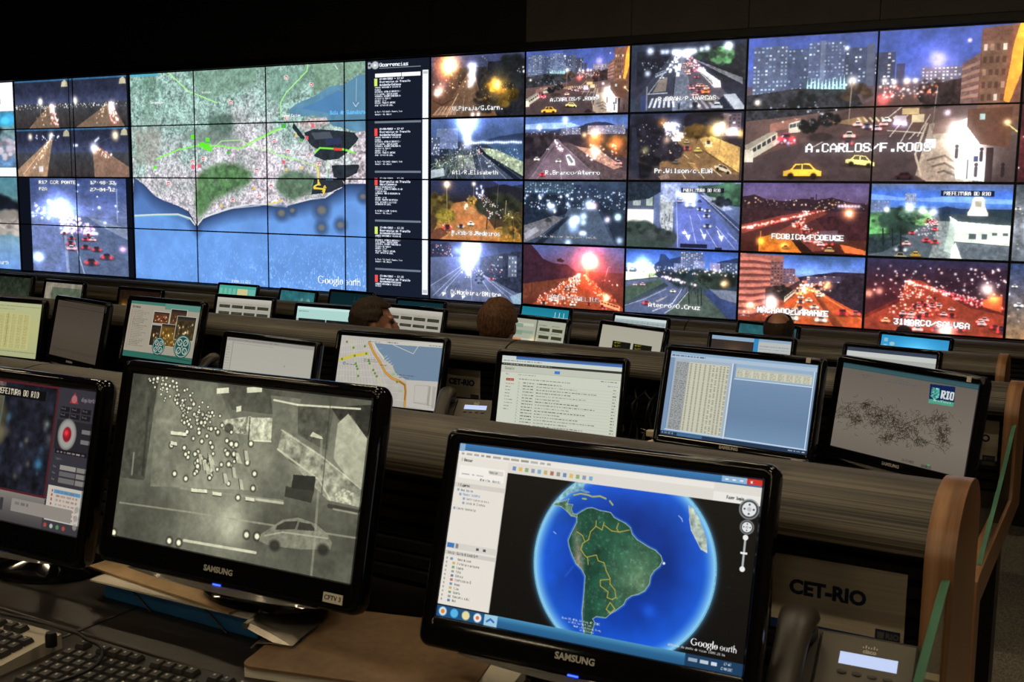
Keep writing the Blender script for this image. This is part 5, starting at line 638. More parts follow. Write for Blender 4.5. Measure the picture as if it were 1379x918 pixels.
def paint_street():
    s = Cv(600, 340, 'b0aca4'); T = tracer((135, 140), (1110, 222), (1015, 890), (35, 810)); s.grad(0, 1, 'b4b0a8', 'aeaaa2'); s.tex(.04, 30, 1); Q = T
    s.poly(Q((455, 215), (1110, 262), (1060, 605), (760, 590), (655, 520), (630, 450), (540, 380), (500, 300)), '6c849c'); s.poly(Q((430, 200), (1110, 222), (1108, 268), (640, 238), (470, 222)), 'c0beb4'); s.line(Q((640, 240), (830, 328), (880, 250)), .006, 'c0beb4'); s.poly(Q((760, 590), (1060, 602), (1015, 890), (740, 850)), 'b8b4ac')
    for k in range(16): s.line(Q((120+22*k, 190), (60+36*k, 830)), .002, 'd4d2cc', .8)
    for k in range(9): s.line(Q((110-10*k, 260+60*k), (500+30*k, 200+75*k)), .002, 'd4d2cc', .8)
    s.line(Q((110, 395), (250, 350), (390, 328)), .026, 'c8b848'); s.line(Q((225, 180), (250, 300), (270, 430), (295, 560), (300, 640)), .007, 'c0c070', .8); s.line(Q((370, 330), (400, 430), (470, 560), (560, 700)), .008, 'c4c078', .8); s.line(Q((440, 200), (480, 290), (520, 340), (545, 380)), .014, 'c8c4b8')
    for k in range(5): s.line(Q((545+14*k, 375+22*k), (580+14*k, 350+24*k)), .005, 'c0bcb0')
    s.line(Q((405, 215), (450, 320), (510, 420), (560, 520), (620, 575), (700, 610), (745, 640), (750, 700), (738, 850)), .022, 'a8742c'); s.line(Q((405, 215), (450, 320), (510, 420), (560, 520), (620, 575), (700, 610), (745, 640), (750, 700), (738, 850)), .014, 'c8903c'); s.line(Q((690, 605), (742, 640), (748, 720), (738, 790)), .009, '80501c', .8)
    for x, y in ((133, 388), (260, 353), (376, 330), (250, 270), (363, 255), (270, 433), (278, 460), (286, 488), (292, 560), (400, 403), (407, 430), (442, 497), (458, 530), (474, 560), (670, 612), (185, 210)): s.ell(*Q((x, y))[0], .011, .011, '5c8038', .95, .2)
    s.poly(Q((610, 535), (640, 520), (660, 540), (630, 555)), '90b078'); s.poly(Q((685, 695), (725, 690), (715, 715), (680, 718)), '98b088'); s.ell(*Q((155, 430))[0], .012, .012, '40587c').ell(*Q((155, 430))[0], .006, .006, 'c0c8d0')
    for x, y, w in ((175, 432, 90), (350, 380, 120), (350, 400, 140), (510, 440, 70), (670, 535, 170), (690, 560, 90), (410, 200, 110), (580, 210, 110), (980, 240, 120)): (u, v), (u2, v2) = Q((x, y), (x+w, y+w*.09)); s.scribble(u, v, u2, .013, '4c4c54', int(x), .8)
    for q in ([(840, 640), (965, 645), (945, 820), (825, 810), (840, 640)], [(985, 650), (960, 860)]): s.line(Q(*q), .003, '888478', .8)
    s.poly(Q((970, 645), (985, 645), (960, 840), (945, 838)), '98948c'); s.poly(Q((1005, 650), (1035, 652), (1010, 870), (985, 865)), 'a4a098'); s.line(Q((825, 815), (1000, 840)), .003, '888478'); return s
def paint_blank():
    s = Cv(420, 236, 'aeaca0'); s.grad(0, 1, 'b0aea2', 'b8b6aa'); s.rect(0, 0, 1, .05, '9a9890'); s.scribble(.02, .02, .6, .015, '5c5a54', 1, .6); s.scribble(.08, .07, .55, .012, '78766c', 2, .6); s.rect(.075, .05, .08, 1, '8c8a80')
    for k in range(22): s.scribble(.01, .1+.04*k, .06, .012, '78766c', k+3, .6)
    s.ell(.7, .33, .004, .004, '404040'); return s
def paint_photos():
    s = Cv(420, 236, '9c9484'); s.rect(0, 0, .55, .05, '3c7468'); s.rect(.5, .0, 1, .1, '58887c'); s.rect(0, .9, 1, 1, '2c6458'); s.txt(.03, .08, .045, 'Ocorrencias', '4c4840', .5, False)
    for k in range(22): s.scribble(.06, .16+.03*k, .3, .01, '585448', k, .8, .5+.5*((k*3) % 4)/4)
    s.line([(.035, .15), (.035, .85)], .004, '8a4038', .8)
    for x0, y0, x1, y1, c in ((.36, .16, .58, .36, '5c3420'), (.6, .09, .82, .5, '4a3420'), (.36, .4, .55, .76, '34281c'), (.5, .36, .74, .74, '6c5020'), (.7, .2, .96, .6, '443824')):
        s.rect(x0-.008, y0-.01, x1+.008, y1+.012, 'b8b4a4'); p = Cv(80, 60, c); p.tex(.6, 12, int(x0*100)); p.spots(16, (.1, .3, .9, .9), .05, WARM, int(y0*90), .5); p.grad(0, .2, '1c1c28', c); s.paste(p, x0, y0, x1, y1)
    for x, y, r in ((.5, .76, .09), (.83, .72, .115)):
        s.ell(x, y, r, r, '1c4c48', 1, .03).ell(x, y, r*.9, r*.9, 'a8b4a8', 1, .03).ell(x, y, r*.82, r*.82, '1c4c48', 1, .03)
        for q in ((-.35, -.35), (.35, -.35), (-.35, .35), (.35, .35)): s.ell(x+q[0]*r, y+q[1]*r*1.78, r*.3, r*.3, 'a8b4a8', 1, .06).ell(x+q[0]*r, y+q[1]*r*1.78, r*.2, r*.2, '1c4c48', 1, .06)
        s.line([(x-r*.5, y+r*.9), (x, y), (x+r*.5, y-r*.9)], .006, 'a8b4a8'); s.line([(x-r*.5, y-r*.9), (x, y), (x+r*.5, y+r*.9)], .006, 'a8b4a8')
    s.rect(.36, .6, .62, .74, 'c0b8a8', 0); s.line([(.45, .91), (.97, .95)], .008, '2c2c28', .7); return s
def paint_dim():
    s = Cv(300, 170, '4a4238'); s.grad(0, 1, '443c34', '4c443a', '463e34'); s.line([(.02, .1), (.98, .1)], .005, '302a24', .8); s.scribble(.1, .05, .9, .012, '342e28', 1, .5); s.scribble(.05, .88, .95, .015, '302a26', 2, .6); s.line([(.02, .86), (.98, .86)], .004, '302a24', .7); return s
def paint_table():
    s = Cv(420, 236, 'b0b080'); s.grad(0, 1, 'b0b488', 'b4b47c', 'a8ac80'); s.scribble(0, .06, .98, .014, '606048', 1, .7); s.scribble(0, .12, .6, .012, '606048', 2, .6); s.rect(.1, .2, .86, .86, 'bcb87c')
    for k in range(34):
        for j in range(8): s.scribble(.12+.092*j, .22+.0185*k, .185+.092*j, .008, '78704c', k*8+j, .7)
    s.line([(.52, .2), (.52, .8)], .004, '50482c'); s.scribble(0, .9, .98, .014, '606048', 3, .7); return s
def paint_small(kind):
    s = Cv(220, 124, 'a8a498')
    if kind == 'grid':
        s.grad(0, .12, 'c0bcb0', 'b0aca0')
        for j in range(5):
            for i in range(4): s.rect(.05+.235*i, .18+.165*j, .25+.235*i, .25+.165*j, '2c2c24'); s.scribble(.06+.235*i, .2+.165*j, .24+.235*i, .025, '6c6c50', i+9*j, .8); s.scribble(.05+.235*i, .14+.165*j, .2+.235*i, .012, '706c60', i+j, .5)
    elif kind == 'dual':
        s.rect(0, 0, 1, .3, 'b0d8d0'); s.rect(0, 0, 1, .06, 'c8e8e4'); s.scribble(.03, .1, .2, .02, '405858', 1, .7)
        for x in (.04, .52): p = Cv(80, 60, '14181c'); p.tex(.5, 10, int(x*9)+1); p.glow(.6 if x < .3 else .3, .3, .12, 'e0c038', .9); p.spots(20, (0, .3, 1, 1), .02, COOL+WARM, 3); s.paste(p, x, .28, x+.46, .95)
    elif kind == 'sheets':
        s.rect(0, 0, 1, 1, 'a8ac98'); s.rect(.52, 0, .54, 1, '606458')
        for j in range(5): s.rect(.05, .1+.17*j, .48, .16+.17*j, '88a090' if j % 2 else 'c0c4b0'); s.rect(.1, .11+.17*j, .3, .2+.17*j, ['7c9484', 'd07840'][j == 2], .8)
        for j in range(5):
            for i in range(2): s.rect(.58+.21*i, .16+.17*j, .75+.21*i, .23+.17*j, '3c3a28'); s.scribble(.57+.21*i, .1+.17*j, .7+.21*i, .015, '505048', i+j*3, .7)
        s.glow(.5, .5, .06, 'd08848', .4)
    elif kind == 'signs':
        s.grad(0, 1, 'aca898', 'b4b0a0')
        for x in (.22, .56): s.rect(x, .32, x+.3, .56, '14140c'); [s.txt(x+.03, .345+.07*k, .045, t, 'd0c020', .62, False) for k, t in enumerate(('AV BRASIL', 'TRANSITO', 'LENTO'))]
    elif kind == 'web':
        s.rect(0, 0, 1, 1, '302824'); s.rect(0, 0, 1, .08, '8ca8c0'); s.rect(.54, 0, .6, 1, '2c88c0'); s.rect(.6, .06, 1, 1, 'b8bcbc'); s.glow(.3, .4, .04, 'ffc8a0', 1); s.glow(.3, .4, .12, 'a06040', .4); [s.scribble(.62, .14+.06*k, .98, .02, '707478', k, .6) for k in range(13)]
    elif kind == 'white':
        s.rect(0, 0, 1, 1, 'a8aca4'); s.rect(0, 0, 1, .07, '303c50'); s.rect(0, .07, 1, .17, 'c4c8c4'); [s.scribble(.1, .3+.08*k, .9, .02, '84887c', k, .5) for k in range(8)]
    elif kind == 'desk': s.grad(0, 1, '2890c8', '40a8d8', '78c8e8'); s.glow(.55, .6, .25, 'c0f0ff', .4); [s.rect(.04, .08+.16*k, .1, .18+.16*k, 'a8d0d8', .7) for k in range(3)]; s.ell(.17, .22, .04, .03, 'c0d8d0', .7)
    elif kind == 'teal': s.grad(0, 1, '1c7c94', '2098b0', '60b8c0'); [s.line([(.72+.09*k, .1), (.72+.09*k, .9)], .012, 'd0e8e8') for k in range(3)]; [s.line([(.68, .25+.25*k), (1, .25+.25*k)], .01, 'd0e8e8') for k in range(3)]
    elif kind == 'tealdark': s.grad(0, 1, '0c2c34', '103840'); [s.line([(.6+.1*k, .1), (.6+.1*k, .9)], .008, '2c5860') for k in range(4)]; [s.line([(.55, .25+.2*k), (1, .25+.2*k)], .006, '2c5860') for k in range(4)]
    elif kind == 'tealsheet': s.grad(0, 1, '48a898', '58b0a0'); s.rect(.5, .1, .78, 1, 'd0c890'); [s.rect(.02+.12*k, .1, .1+.12*k, .9, '88c8a8', .6) for k in range(4)]; s.rect(.8, .1, .98, .9, '70b8a8')
    elif kind == 'tealmap': s.grad(0, 1, '2c6870', '38787c'); s.tex(.3, 20, 2); s.tree(.75, .5, .2, .3, '68988c', 3, 30)
    elif kind == 'chart': s.rect(0, 0, 1, 1, 'a8b8b8'); s.rect(0, 0, 1, .08, 'd0dcdc'); [s.line([(.05+.1*k, .1), (.05+.1*k, 1)], .006, '788888', .8) for k in range(10)]; [s.scribble(.02, .14+.09*k, .98, .03, '60707c', k, .5) for k in range(9)]
    elif kind == 'map': s.rect(0, 0, 1, 1, '9c9484'); s.rect(.18, .12, 1, 1, '64705c'); s.tex(.3, 20, 3); s.ell(.7, .6, .14, .1, '2c3428', .8)
    elif kind == 'lamps': s.rect(0, 0, 1, 1, '20140c'); [s.glow(x, .5, .09, 'e0a840', .8).glow(x, .5, .03, 'fff0b0', .7) for x in (.13, .55, .75)]; s.tex(.5, 8, 3)
    elif kind == 'olive': s.grad(0, 1, '303c30', '4c5440'); s.tex(.5, 14, 6)
    return s
# ------------------------------------------------------------------ materials
MATS = {}
def mat(name, c, rough=.5, metal=0.0, spec=.5, coat=0.0, build=None):
    if name in MATS: return MATS[name]
    m = bpy.data.materials.new(name); m.use_nodes = True; b = m.node_tree.nodes['Principled BSDF']
    b.inputs['Base Color'].default_value = (*c, 1); b.inputs['Roughness'].default_value = rough; b.inputs['Metallic'].default_value = metal
    b.inputs['Specular IOR Level'].default_value = spec; b.inputs['Coat Weight'].default_value = coat; b.inputs['Coat Roughness'].default_value = .08
    if build: build(m.node_tree, b)
    MATS[name] = m; return m
def grain(c0, c1, scale, detail=4, bump=0.0, rough=None, lo=.32):
    def f(nt, b):
        tc = nt.nodes.new('ShaderNodeTexCoord'); mp = nt.nodes.new('ShaderNodeMapping'); nz = nt.nodes.new('ShaderNodeTexNoise'); rp = nt.nodes.new('ShaderNodeValToRGB')
        mp.inputs['Scale'].default_value = scale; nz.inputs['Scale'].default_value = 1.0; nz.inputs['Detail'].default_value = detail; nz.inputs['Roughness'].default_value = .6
        rp.color_ramp.elements[0].position = lo; rp.color_ramp.elements[1].position = 1-lo; rp.color_ramp.elements[0].color = (*c0, 1); rp.color_ramp.elements[1].color = (*c1, 1)
        L = nt.links.new; L(tc.outputs['Object'], mp.inputs['Vector']); L(mp.outputs[0], nz.inputs['Vector']); L(nz.outputs['Fac'], rp.inputs[0]); L(rp.outputs[0], b.inputs['Base Color'])
        if rough:
            mr = nt.nodes.new('ShaderNodeMapRange'); mr.inputs['To Min'].default_value, mr.inputs['To Max'].default_value = rough; L(nz.outputs['Fac'], mr.inputs['Value']); L(mr.outputs[0], b.inputs['Roughness'])
        if bump:
            bp = nt.nodes.new('ShaderNodeBump'); bp.inputs['Strength'].default_value = bump; bp.inputs['Distance'].default_value = .002; L(nz.outputs['Fac'], bp.inputs['Height']); L(bp.outputs[0], b.inputs['Normal'])
    return f
GLOSS = mat('glossy_black_plastic', (.003, .003, .0035), .07, 0, .32, .0)
MATTE = mat('matte_black_plastic', (.005, .005, .0055), .45, 0, .35)
HOOD = mat('dark_streaked_laminate', (.1, .08, .06), .38, 0, .5, build=grain((.003, .0026, .002), (.10, .083, .056), (.45, 330, 330), 3, .25, (.34, .6), .42))
WOOD = mat('orange_wood', (.3, .15, .07), .35, build=grain((.15, .068, .028), (.33, .17, .08), (70, 5, 1.6), 4, .1, (.26, .4)))
DESK = mat('dark_desk_laminate', (.03, .024, .02), .4, build=grain((.007, .0055, .0045), (.022, .016, .012), (14, 14, 14), 4, .25, (.35, .55)))
CARPET = mat('grey_brown_carpet', (.06, .055, .045), .95, build=grain((.06, .053, .042), (.17, .155, .125), (140, 60, 60), 3, .6))
WALLP = mat('dark_wall_panel', (.05, .045, .04), .7, build=grain((.095, .084, .074), (.12, .107, .094), (3, 3, 3), 3))
BLACKWALL = mat('black_wall', (.006, .006, .007), .8, build=grain((.005, .005, .006), (.009, .009, .01), (4, 4, 4), 3))
CEILM = mat('dark_ceiling', (.03, .028, .026), .9, build=grain((.026, .024, .022), (.034, .032, .03), (6, 6, 6), 3))
STEEL = mat('brushed_steel', (.5, .46, .38), .4, .35, build=grain((.55, .48, .36), (.70, .62, .47), (3, 3, 160), 3, .0, (.35, .5)))
CLIPM = mat('nickel_clip', (.4, .36, .3), .3, .9, build=grain((.34, .31, .26), (.46, .42, .36), (30, 30, 30), 3)); CHROME = mat('chrome', (.75, .72, .66), .15, 1)
NAVY = mat('navy_print', (.008, .014, .055), .5); BLUE = mat('blue_print', (.006, .03, .12), .45)
SILVER = mat('silver_lettering', (.55, .53, .48), .4, .3); PAPER = mat('white_paper', (.62, .58, .48), .7); KRAFT = mat('kraft_paper', (.42, .28, .14), .75, build=grain((.36, .235, .11), (.46, .31, .16), (30, 30, 30), 4))
BOARD = mat('brown_hardboard', (.2, .12, .06), .6, build=grain((.135, .08, .038), (.185, .112, .055), (60, 60, 60), 4)); BLUEBOX = mat('blue_cardboard', (.004, .08, .22), .5, build=grain((.004, .07, .20), (.008, .095, .25), (20, 20, 20), 3))
PHONE = mat('dark_grey_phone_plastic', (.045, .04, .034), .42); PHONE2 = mat('grey_phone_face', (.10, .09, .075), .45); KEYS = mat('keycap_plastic', (.022, .02, .018), .4); KEYBODY = mat('keyboard_plastic', (.014, .013, .012), .45); KEYMARK = mat('keycap_print', (.5, .48, .42), .6); KSILVER = mat('silver_plastic', (.42, .38, .30), .4, .2)
BEIGE = mat('beige_cable', (.6, .52, .36), .5); NOSE = mat('beige_nosing', (.5, .43, .28), .6)
SKIN = mat('skin', (.36, .17, .10), .5, build=grain((.32, .145, .085), (.40, .19, .115), (30, 30, 30), 3)); HAIRD = mat('dark_brown_hair', (.03, .02, .014), .7, 0, .2, build=grain((.012, .008, .006), (.055, .034, .022), (160, 160, 30), 4, .9)); HAIRB = mat('brown_hair', (.06, .035, .02), .7, 0, .2, build=grain((.028, .013, .007), (.15, .072, .034), (150, 150, 40), 4, .9))
SHIRT1 = mat('navy_shirt', (.02, .025, .045), .8, build=grain((.016, .02, .036), (.024, .03, .054), (90, 90, 90), 2)); SHIRT2 = mat('grey_shirt', (.06, .06, .06), .8, build=grain((.05, .05, .05), (.07, .07, .07), (90, 90, 90), 2)); EYE = mat('dark_eye', (.02, .015, .01), .2)
def glassm(nt, b): b.inputs['Transmission Weight'].default_value = 1; b.inputs['IOR'].default_value = 1.45
GLASS = mat('clear_glass', (.82, .95, .88), .02, build=glassm)
GEDGE = mat('green_glass_edge', (.20, .42, .31), .15, build=lambda nt, b: (b.inputs['Transmission Weight'].__setattr__('default_value', .4)))
LIP = mat('smoky_clear_plastic', (.25, .24, .22), .12, build=lambda nt, b: (b.inputs['Transmission Weight'].__setattr__('default_value', .6)))
def emit(name, c, k):
    m = bpy.data.materials.new(name); m.use_nodes = True; b = m.node_tree.nodes['Principled BSDF']; b.inputs['Base Color'].default_value = (.01, .01, .01, 1); b.inputs['Emission Color'].default_value = (*c, 1); b.inputs['Emission Strength'].default_value = k; return m
LED = emit('blue_indicator', (.02, .06, 1.0), 5.0); PSCR = emit('phone_display', (.55, .66, .95), .95); LAMPM = emit('lamp_diffuser', LAMP_COLOR, LAMP_POWER); LAMPF = emit('lamp_diffuser_front', LAMP_COLOR, LAMP_POWER*FRONT_LAMPS)
def screen_mat(name, cv_, gain):
    """a lit screen: what it shows is drawn by the painter above"""
    img = bpy.data.images.new(name, cv_.w, cv_.h); px = np.ones((cv_.h, cv_.w, 4), F32); px[..., :3] = np.clip(cv_.a[::-1], 0, 1); img.pixels.foreach_set(px.ravel()); img.update(); img.pack()
    m = bpy.data.materials.new(name); m.use_nodes = True; nt = m.node_tree; b = nt.nodes['Principled BSDF']; t = nt.nodes.new('ShaderNodeTexImage'); t.image = img; t.extension = 'EXTEND'
    b.inputs['Base Color'].default_value = (.004, .004, .004, 1); b.inputs['Specular IOR Level'].default_value = .3; b.inputs['Roughness'].default_value = .3; b.inputs['Emission Strength'].default_value = gain; nt.links.new(t.outputs[0], b.inputs['Emission Color']); return m
# ------------------------------------------------------------------ mesh helpers
def obj(name, me, material=None, parent=None, loc=None, rot=None):
    if isinstance(me, bmesh.types.BMesh):
        bm = me; me = bpy.data.meshes.new(name); bmesh.ops.recalc_face_normals(bm, faces=bm.faces); bm.to_mesh(me); bm.free()
    o = bpy.data.objects.new(name, me); COL.objects.link(o)
    if material and not me.materials: me.materials.append(material)
    if parent: o.parent = parent
    if loc is not None: o.location = loc
    if rot is not None: o.rotation_euler = rot
    return o
def tag(o, label, cat=None, group=None, kind=None):
    if label: o['label'] = label
    if cat: o['category'] = cat
    if group: o['group'] = group
    if kind: o['kind'] = kind
    return o
def thing(name, label, cat, loc=(0, 0, 0), rot=(0, 0, 0), group=None):
    o = bpy.data.objects.new(name, None); COL.objects.link(o); o.location = loc; o.rotation_euler = rot; o.empty_display_size = .05; return tag(o, label, cat, group)
def struct(name, bm, m, label=None):
    o = obj(name, bm, m); o['kind'] = 'structure'
    if label: o['label'] = label
    return o
def box(x0, y0, z0, x1, y1, z1, bev=0.0, bm=None, seg=2):
    bm = bm or bmesh.new(); r = bmesh.ops.create_cube(bm, size=1.0); bmesh.ops.scale(bm, vec=(x1-x0, y1-y0, z1-z0), verts=r['verts']); bmesh.ops.translate(bm, vec=((x0+x1)/2, (y0+y1)/2, (z0+z1)/2), verts=r['verts'])
    if bev: bmesh.ops.bevel(bm, geom=list({e for v in r['verts'] for e in v.link_edges}), offset=bev, segments=seg, affect='EDGES', profile=.5)
    return bm
def extrude_x(prof, x0, x1, bm=None):
    """a Y-Z outline drawn out along X"""
    bm = bm or bmesh.new(); A = [bm.verts.new((x0, y, z)) for y, z in prof]; B = [bm.verts.new((x1, y, z)) for y, z in prof]; n = len(prof)
    bm.faces.new(A); bm.faces.new(B[::-1])
    for i in range(n): bm.faces.new((A[i], A[(i+1) % n], B[(i+1) % n], B[i]))
    return bm
def smooth(o, ang=40):
    for p in o.data.polygons: p.use_smooth = True
    try: o.data.set_sharp_from_angle(angle=math.radians(ang))
    except Exception: pass
    return o
def loops(rings, cap0=True, cap1=True, bm=None):
    bm = bm or bmesh.new(); R = [[bm.verts.new(p) for p in r] for r in rings]; n = len(R[0])
    for a, b in zip(R[:-1], R[1:]):
        for i in range(n): bm.faces.new((a[i], a[(i+1) % n], b[(i+1) % n], b[i]))
    if cap0: bm.faces.new(R[0][::-1])
    if cap1: bm.faces.new(R[-1])
    return bm
def tube(pts, r, seg=8, bm=None, taper=None):
    P = [Vector(p) for p in pts]; rings = []
    for i, p in enumerate(P):
        t = (P[min(i+1, len(P)-1)]-P[max(i-1, 0)]).normalized(); a = t.cross(Vector((0, 0, 1)))
        if a.length < .1: a = t.cross(Vector((1, 0, 0)))
        a.normalize(); b = t.cross(a); rr = r*(taper[i] if taper else 1); rings.append([p+(a*math.cos(k/seg*6.2832)+b*math.sin(k/seg*6.2832))*rr for k in range(seg)])
    return loops(rings, bm=bm)
def spline(pts, n=8):
    P = [Vector(p) for p in pts]; P = [2*P[0]-P[1]]+P+[2*P[-1]-P[-2]]; out = []
    for i in range(1, len(P)-2):
        for k in range(n):
            t = k/n; a, b, c, d = P[i-1:i+3]; out.append(.5*((2*b)+(c-a)*t+(2*a-5*b+4*c-d)*t*t+(3*b-a-3*c+d)*t**3))
    return out+[P[-2]]
def rrect(w, h, r, y, seg=5, cz=0.0):
    out = []
    for cx, cz_, a0 in ((w/2-r, h/2-r, 0), (-w/2+r, h/2-r, 90), (-w/2+r, -h/2+r, 180), (w/2-r, -h/2+r, 270)):
        for k in range(seg+1): a = math.radians(a0+90*k/seg); out.append((cx+r*math.cos(a), y, cz+cz_+r*math.sin(a)))
    return out
def text_mesh(body, size, depth=.0004, bold=.0, align='CENTER', space=1.0):
    cu = bpy.data.curves.new('lettering', 'FONT'); cu.body = body; cu.size = size; cu.extrude = depth; cu.offset = bold; cu.align_x = align; cu.align_y = 'CENTER'; cu.space_character = space; cu.resolution_u = 3
    t = bpy.data.objects.new('lettering', cu); COL.objects.link(t); bpy.context.view_layer.update(); me = bpy.data.meshes.new_from_object(t.evaluated_get(bpy.context.evaluated_depsgraph_get())); bpy.data.objects.remove(t); bpy.data.curves.remove(cu)
    me.transform(Matrix.Rotation(math.pi/2, 4, 'X')); return me      # stands upright, read from -Y
def flat(o): o.data.polygons.foreach_set('use_smooth', [False]*len(o.data.polygons)); return o
# ------------------------------------------------------------------ the room
ROWS = [(1.50, 0.0), (3.22, -.13), (4.94, -.278), (6.66, -.425)]      # hood line of each console row, drop of its floor
HALL_L, HALL_R, HALL_B, HALL_F, HALL_T = -14.0, 2.2, -8.0, 9.25, 3.7
TIER = [(HALL_B, 1.92, 0.0), (1.92, 3.64, -.13), (3.64, 5.36, -.278), (5.36, HALL_F, -.425)]
fl = None
for i, (y0, y1, z) in enumerate(TIER):
    if i == 0: fl = struct('floor', box(HALL_L, y0, z-.7, HALL_R, y1, z), CARPET)
    else:
        o = obj('floor_tier', box(HALL_L, y0, z-.6, HALL_R, y1, z), CARPET, fl)
        obj('step_nosing', box(-.02, y0-.05, TIER[i-1][2]-.012, HALL_R-.02, y0+.004, TIER[i-1][2]+.003, .002), NOSE, fl)
struct('ceiling', box(HALL_L, HALL_B, HALL_T, HALL_R, HALL_F, HALL_T+.1), CEILM)
struct('wall_left', box(HALL_L-.1, HALL_B, -.6, HALL_L, HALL_F, HALL_T), BLACKWALL); struct('wall_right', box(HALL_R, HALL_B, -.6, HALL_R+.1, HALL_F, HALL_T), WALLP); struct('wall_back', box(HALL_L, HALL_B-.1, -.6, HALL_R, HALL_B, HALL_T), BLACKWALL)
wf = struct('wall_front', box(HALL_L, HALL_F-.13, -.6, HALL_R, HALL_F, HALL_T), BLACKWALL)
# wall displays: columns from seams, four rows
WY, WX0, PH, PW = 8.89, -9.0444, .577, .577*1.785; WTOP = CAM_Z+1.2814
XS = [WX0+PW*c for c in range(-1, 10)]                                # seams right of the map's left edge
XS = [-12.95, -12.05, -10.995]+[XS[0]+.0]+XS[1:]; XS[3] = -10.05
NC = len(XS)-1; ZS = [WTOP-PH*r for r in range(5)]
for i in range(1, NC+1):                                              # dark cladding boards above the displays
    if XS[i] > -4.5: obj('cladding_panel', box(XS[i-1]+.003, WY-.0, WTOP+.075, XS[i]-.003, WY+.03, HALL_T-.002, .002), WALLP, wf)
    else: obj('cladding_panel', box(XS[i-1]+.003, WY-.0, WTOP+.075, XS[i]-.003, WY+.03, HALL_T-.002, .002), BLACKWALL, wf)  # same boards coloured black, standing in for lamp light fading to the left
obj('cladding_backing', box(HALL_L, WY+.03, -.6, HALL_R, HALL_F-.13, HALL_T-.001), BLACKWALL, wf)
obj('upper_rail', box(XS[0], WY-.03, WTOP+.004, XS[-1], WY+.028, WTOP+.07, .004), MATTE, wf)
obj('plinth', box(XS[0]-.4, WY-.05, -.42, XS[-1], WY+.03, ZS[4]-.004, .004), MATTE, wf)
# ------------------------------------------------------------------ what the wall shows, on one sheet
XL, XR = XS[0], XS[-1]; KPX = 300
SHEET = Cv(int((XR-XL)*KPX), int(4*PH*KPX), '04060c')
def boxblur(a, k):
    for ax in (0, 1):
        p = [(0, 0)]*3; p[ax] = (k+1, k); c = np.cumsum(np.pad(a, p, mode='edge'), ax); n = a.shape[ax]
        a = (np.take(c, np.arange(2*k+1, 2*k+1+n), ax)-np.take(c, np.arange(0, n), ax))/(2*k+1)
    return a
def footage(c, seed=0):
    """camera footage: mottled surfaces, bloom round the lamps, sensor noise"""
    k = max(1, c.w//340); n = fbm(c.w, c.h, 5*k, 70+seed, 3); n2 = fbm(c.w, c.h, 26*k, 90+seed, 3)
    c.a *= (1+.16*(n-.5)*2)[..., None]*(1+.18*(n2-.5)*2)[..., None]; np.clip(c.a, 0, 1, c.a)
    br = np.clip(c.a-.55, 0, 1); c.a = np.clip(boxblur(c.a, 1)*.6+c.a*.4+.55*boxblur(boxblur(br, 5*k), 5*k)+.25*boxblur(br, 14*k), 0, 1); return c.noise(.05, seed)
def put(c, x0, x1, r0, r1, m=.010):
    SHEET.paste(c, (x0+m-XL)/(XR-XL), (r0*PH+m)/(4*PH), (x1-m-XL)/(XR-XL), (r1*PH-m)/(4*PH))
C0 = 4                                                                # index of the seam right of the map's first column
put(feed_side_map(), XS[0]-.4, XS[1]-.02, 0, 4)
bx0, bx1 = XS[1]-.0, XS[3]-.03
for k, (i, j) in enumerate(((0, 0), (1, 0), (0, 1), (1, 1))): put(footage(feed_bridge(k+1, k), k), bx0+(bx1-bx0)*i/2, bx0+(bx1-bx0)*(i+1)/2, j, j+1, .008)
SHEET.rect((XS[1]-XL)/(XR-XL), .5, (XS[3]-XL)/(XR-XL), 1, '03060e'); put(footage(feed_ponte(), 5), XS[1]+.2, XS[3]-.09, 2, 4, .012)
MX0, MX1 = XS[3]+.015, XS[C0+2]+.265
put(paint_map(), MX0, MX1, 0, 4, .006); put(paint_log(), MX1+.02, XS[C0+3], 0, 4, .006)
GRID = {(3, 0): feed_lamp_tree, (3, 1): feed_beach, (3, 2): feed_orange_square, (3, 3): feed_white_flare, (4, 0): feed_avenue, (4, 1): feed_branco, (4, 2): feed_night_blue, (4, 3): feed_red_flare,
        (5, 0): feed_vargas, (5, 1): feed_gold, (5, 2): feed_pref_blue, (5, 3): feed_aterro, (6, 2): feed_fcobica, (7, 2): feed_pref_green, (6, 3): feed_laranje, (7, 3): feed_marco}
for (c, r), f in GRID.items(): put(footage(f(), c*4+r), XS[C0+c], XS[C0+c+1], r, r+1)
put(footage(feed_avenue(2), 3), XS[C0+6], XS[C0+8], 0, 2)
for r, (a, b, c) in enumerate((('2c1418', '3c1418', '200c10'), ('30141c', '501c20', '2c1014'), ('303840', '8c9098', '505860'), ('24345c', '5c5458', '8c6a48'))): put(footage(feed_edge(a, b, c, 50+r), r), XS[C0+8], XS[C0+9], r, r+1)
SHEET.a = .03+.97*SHEET.a**.88
WALLM = screen_mat('wall_display_picture', SHEET, WALL_GAIN)
def quad_uv(name, pts, uvs, m, parent, label=None):
    me = bpy.data.meshes.new(name); me.from_pydata(pts, [], [(0, 1, 2, 3)]); uv = me.uv_layers.new(name='UVMap')
    for i, q in enumerate(uvs): uv.data[i].uv = q
    o = obj(name, me, m, parent)
    if label: o['label'] = label
    return o
LAB = {}
for r, t in enumerate(('with the dated white header of a small map', 'with dark bay water below a white page header', 'with a grey-green map and black water', 'with the blue foot of the small green map')): LAB[0, r] = 'leftmost wall display of its row, '+t
for r, t in enumerate(('night view of a bridge ramp with a tall lamp', 'long straight bridge road with pale light trails', 'camera caption starting R17 and the bright glare of a queue', 'empty pale lane left of the motorway queue')): LAB[1, r] = 'wall display showing the '+t
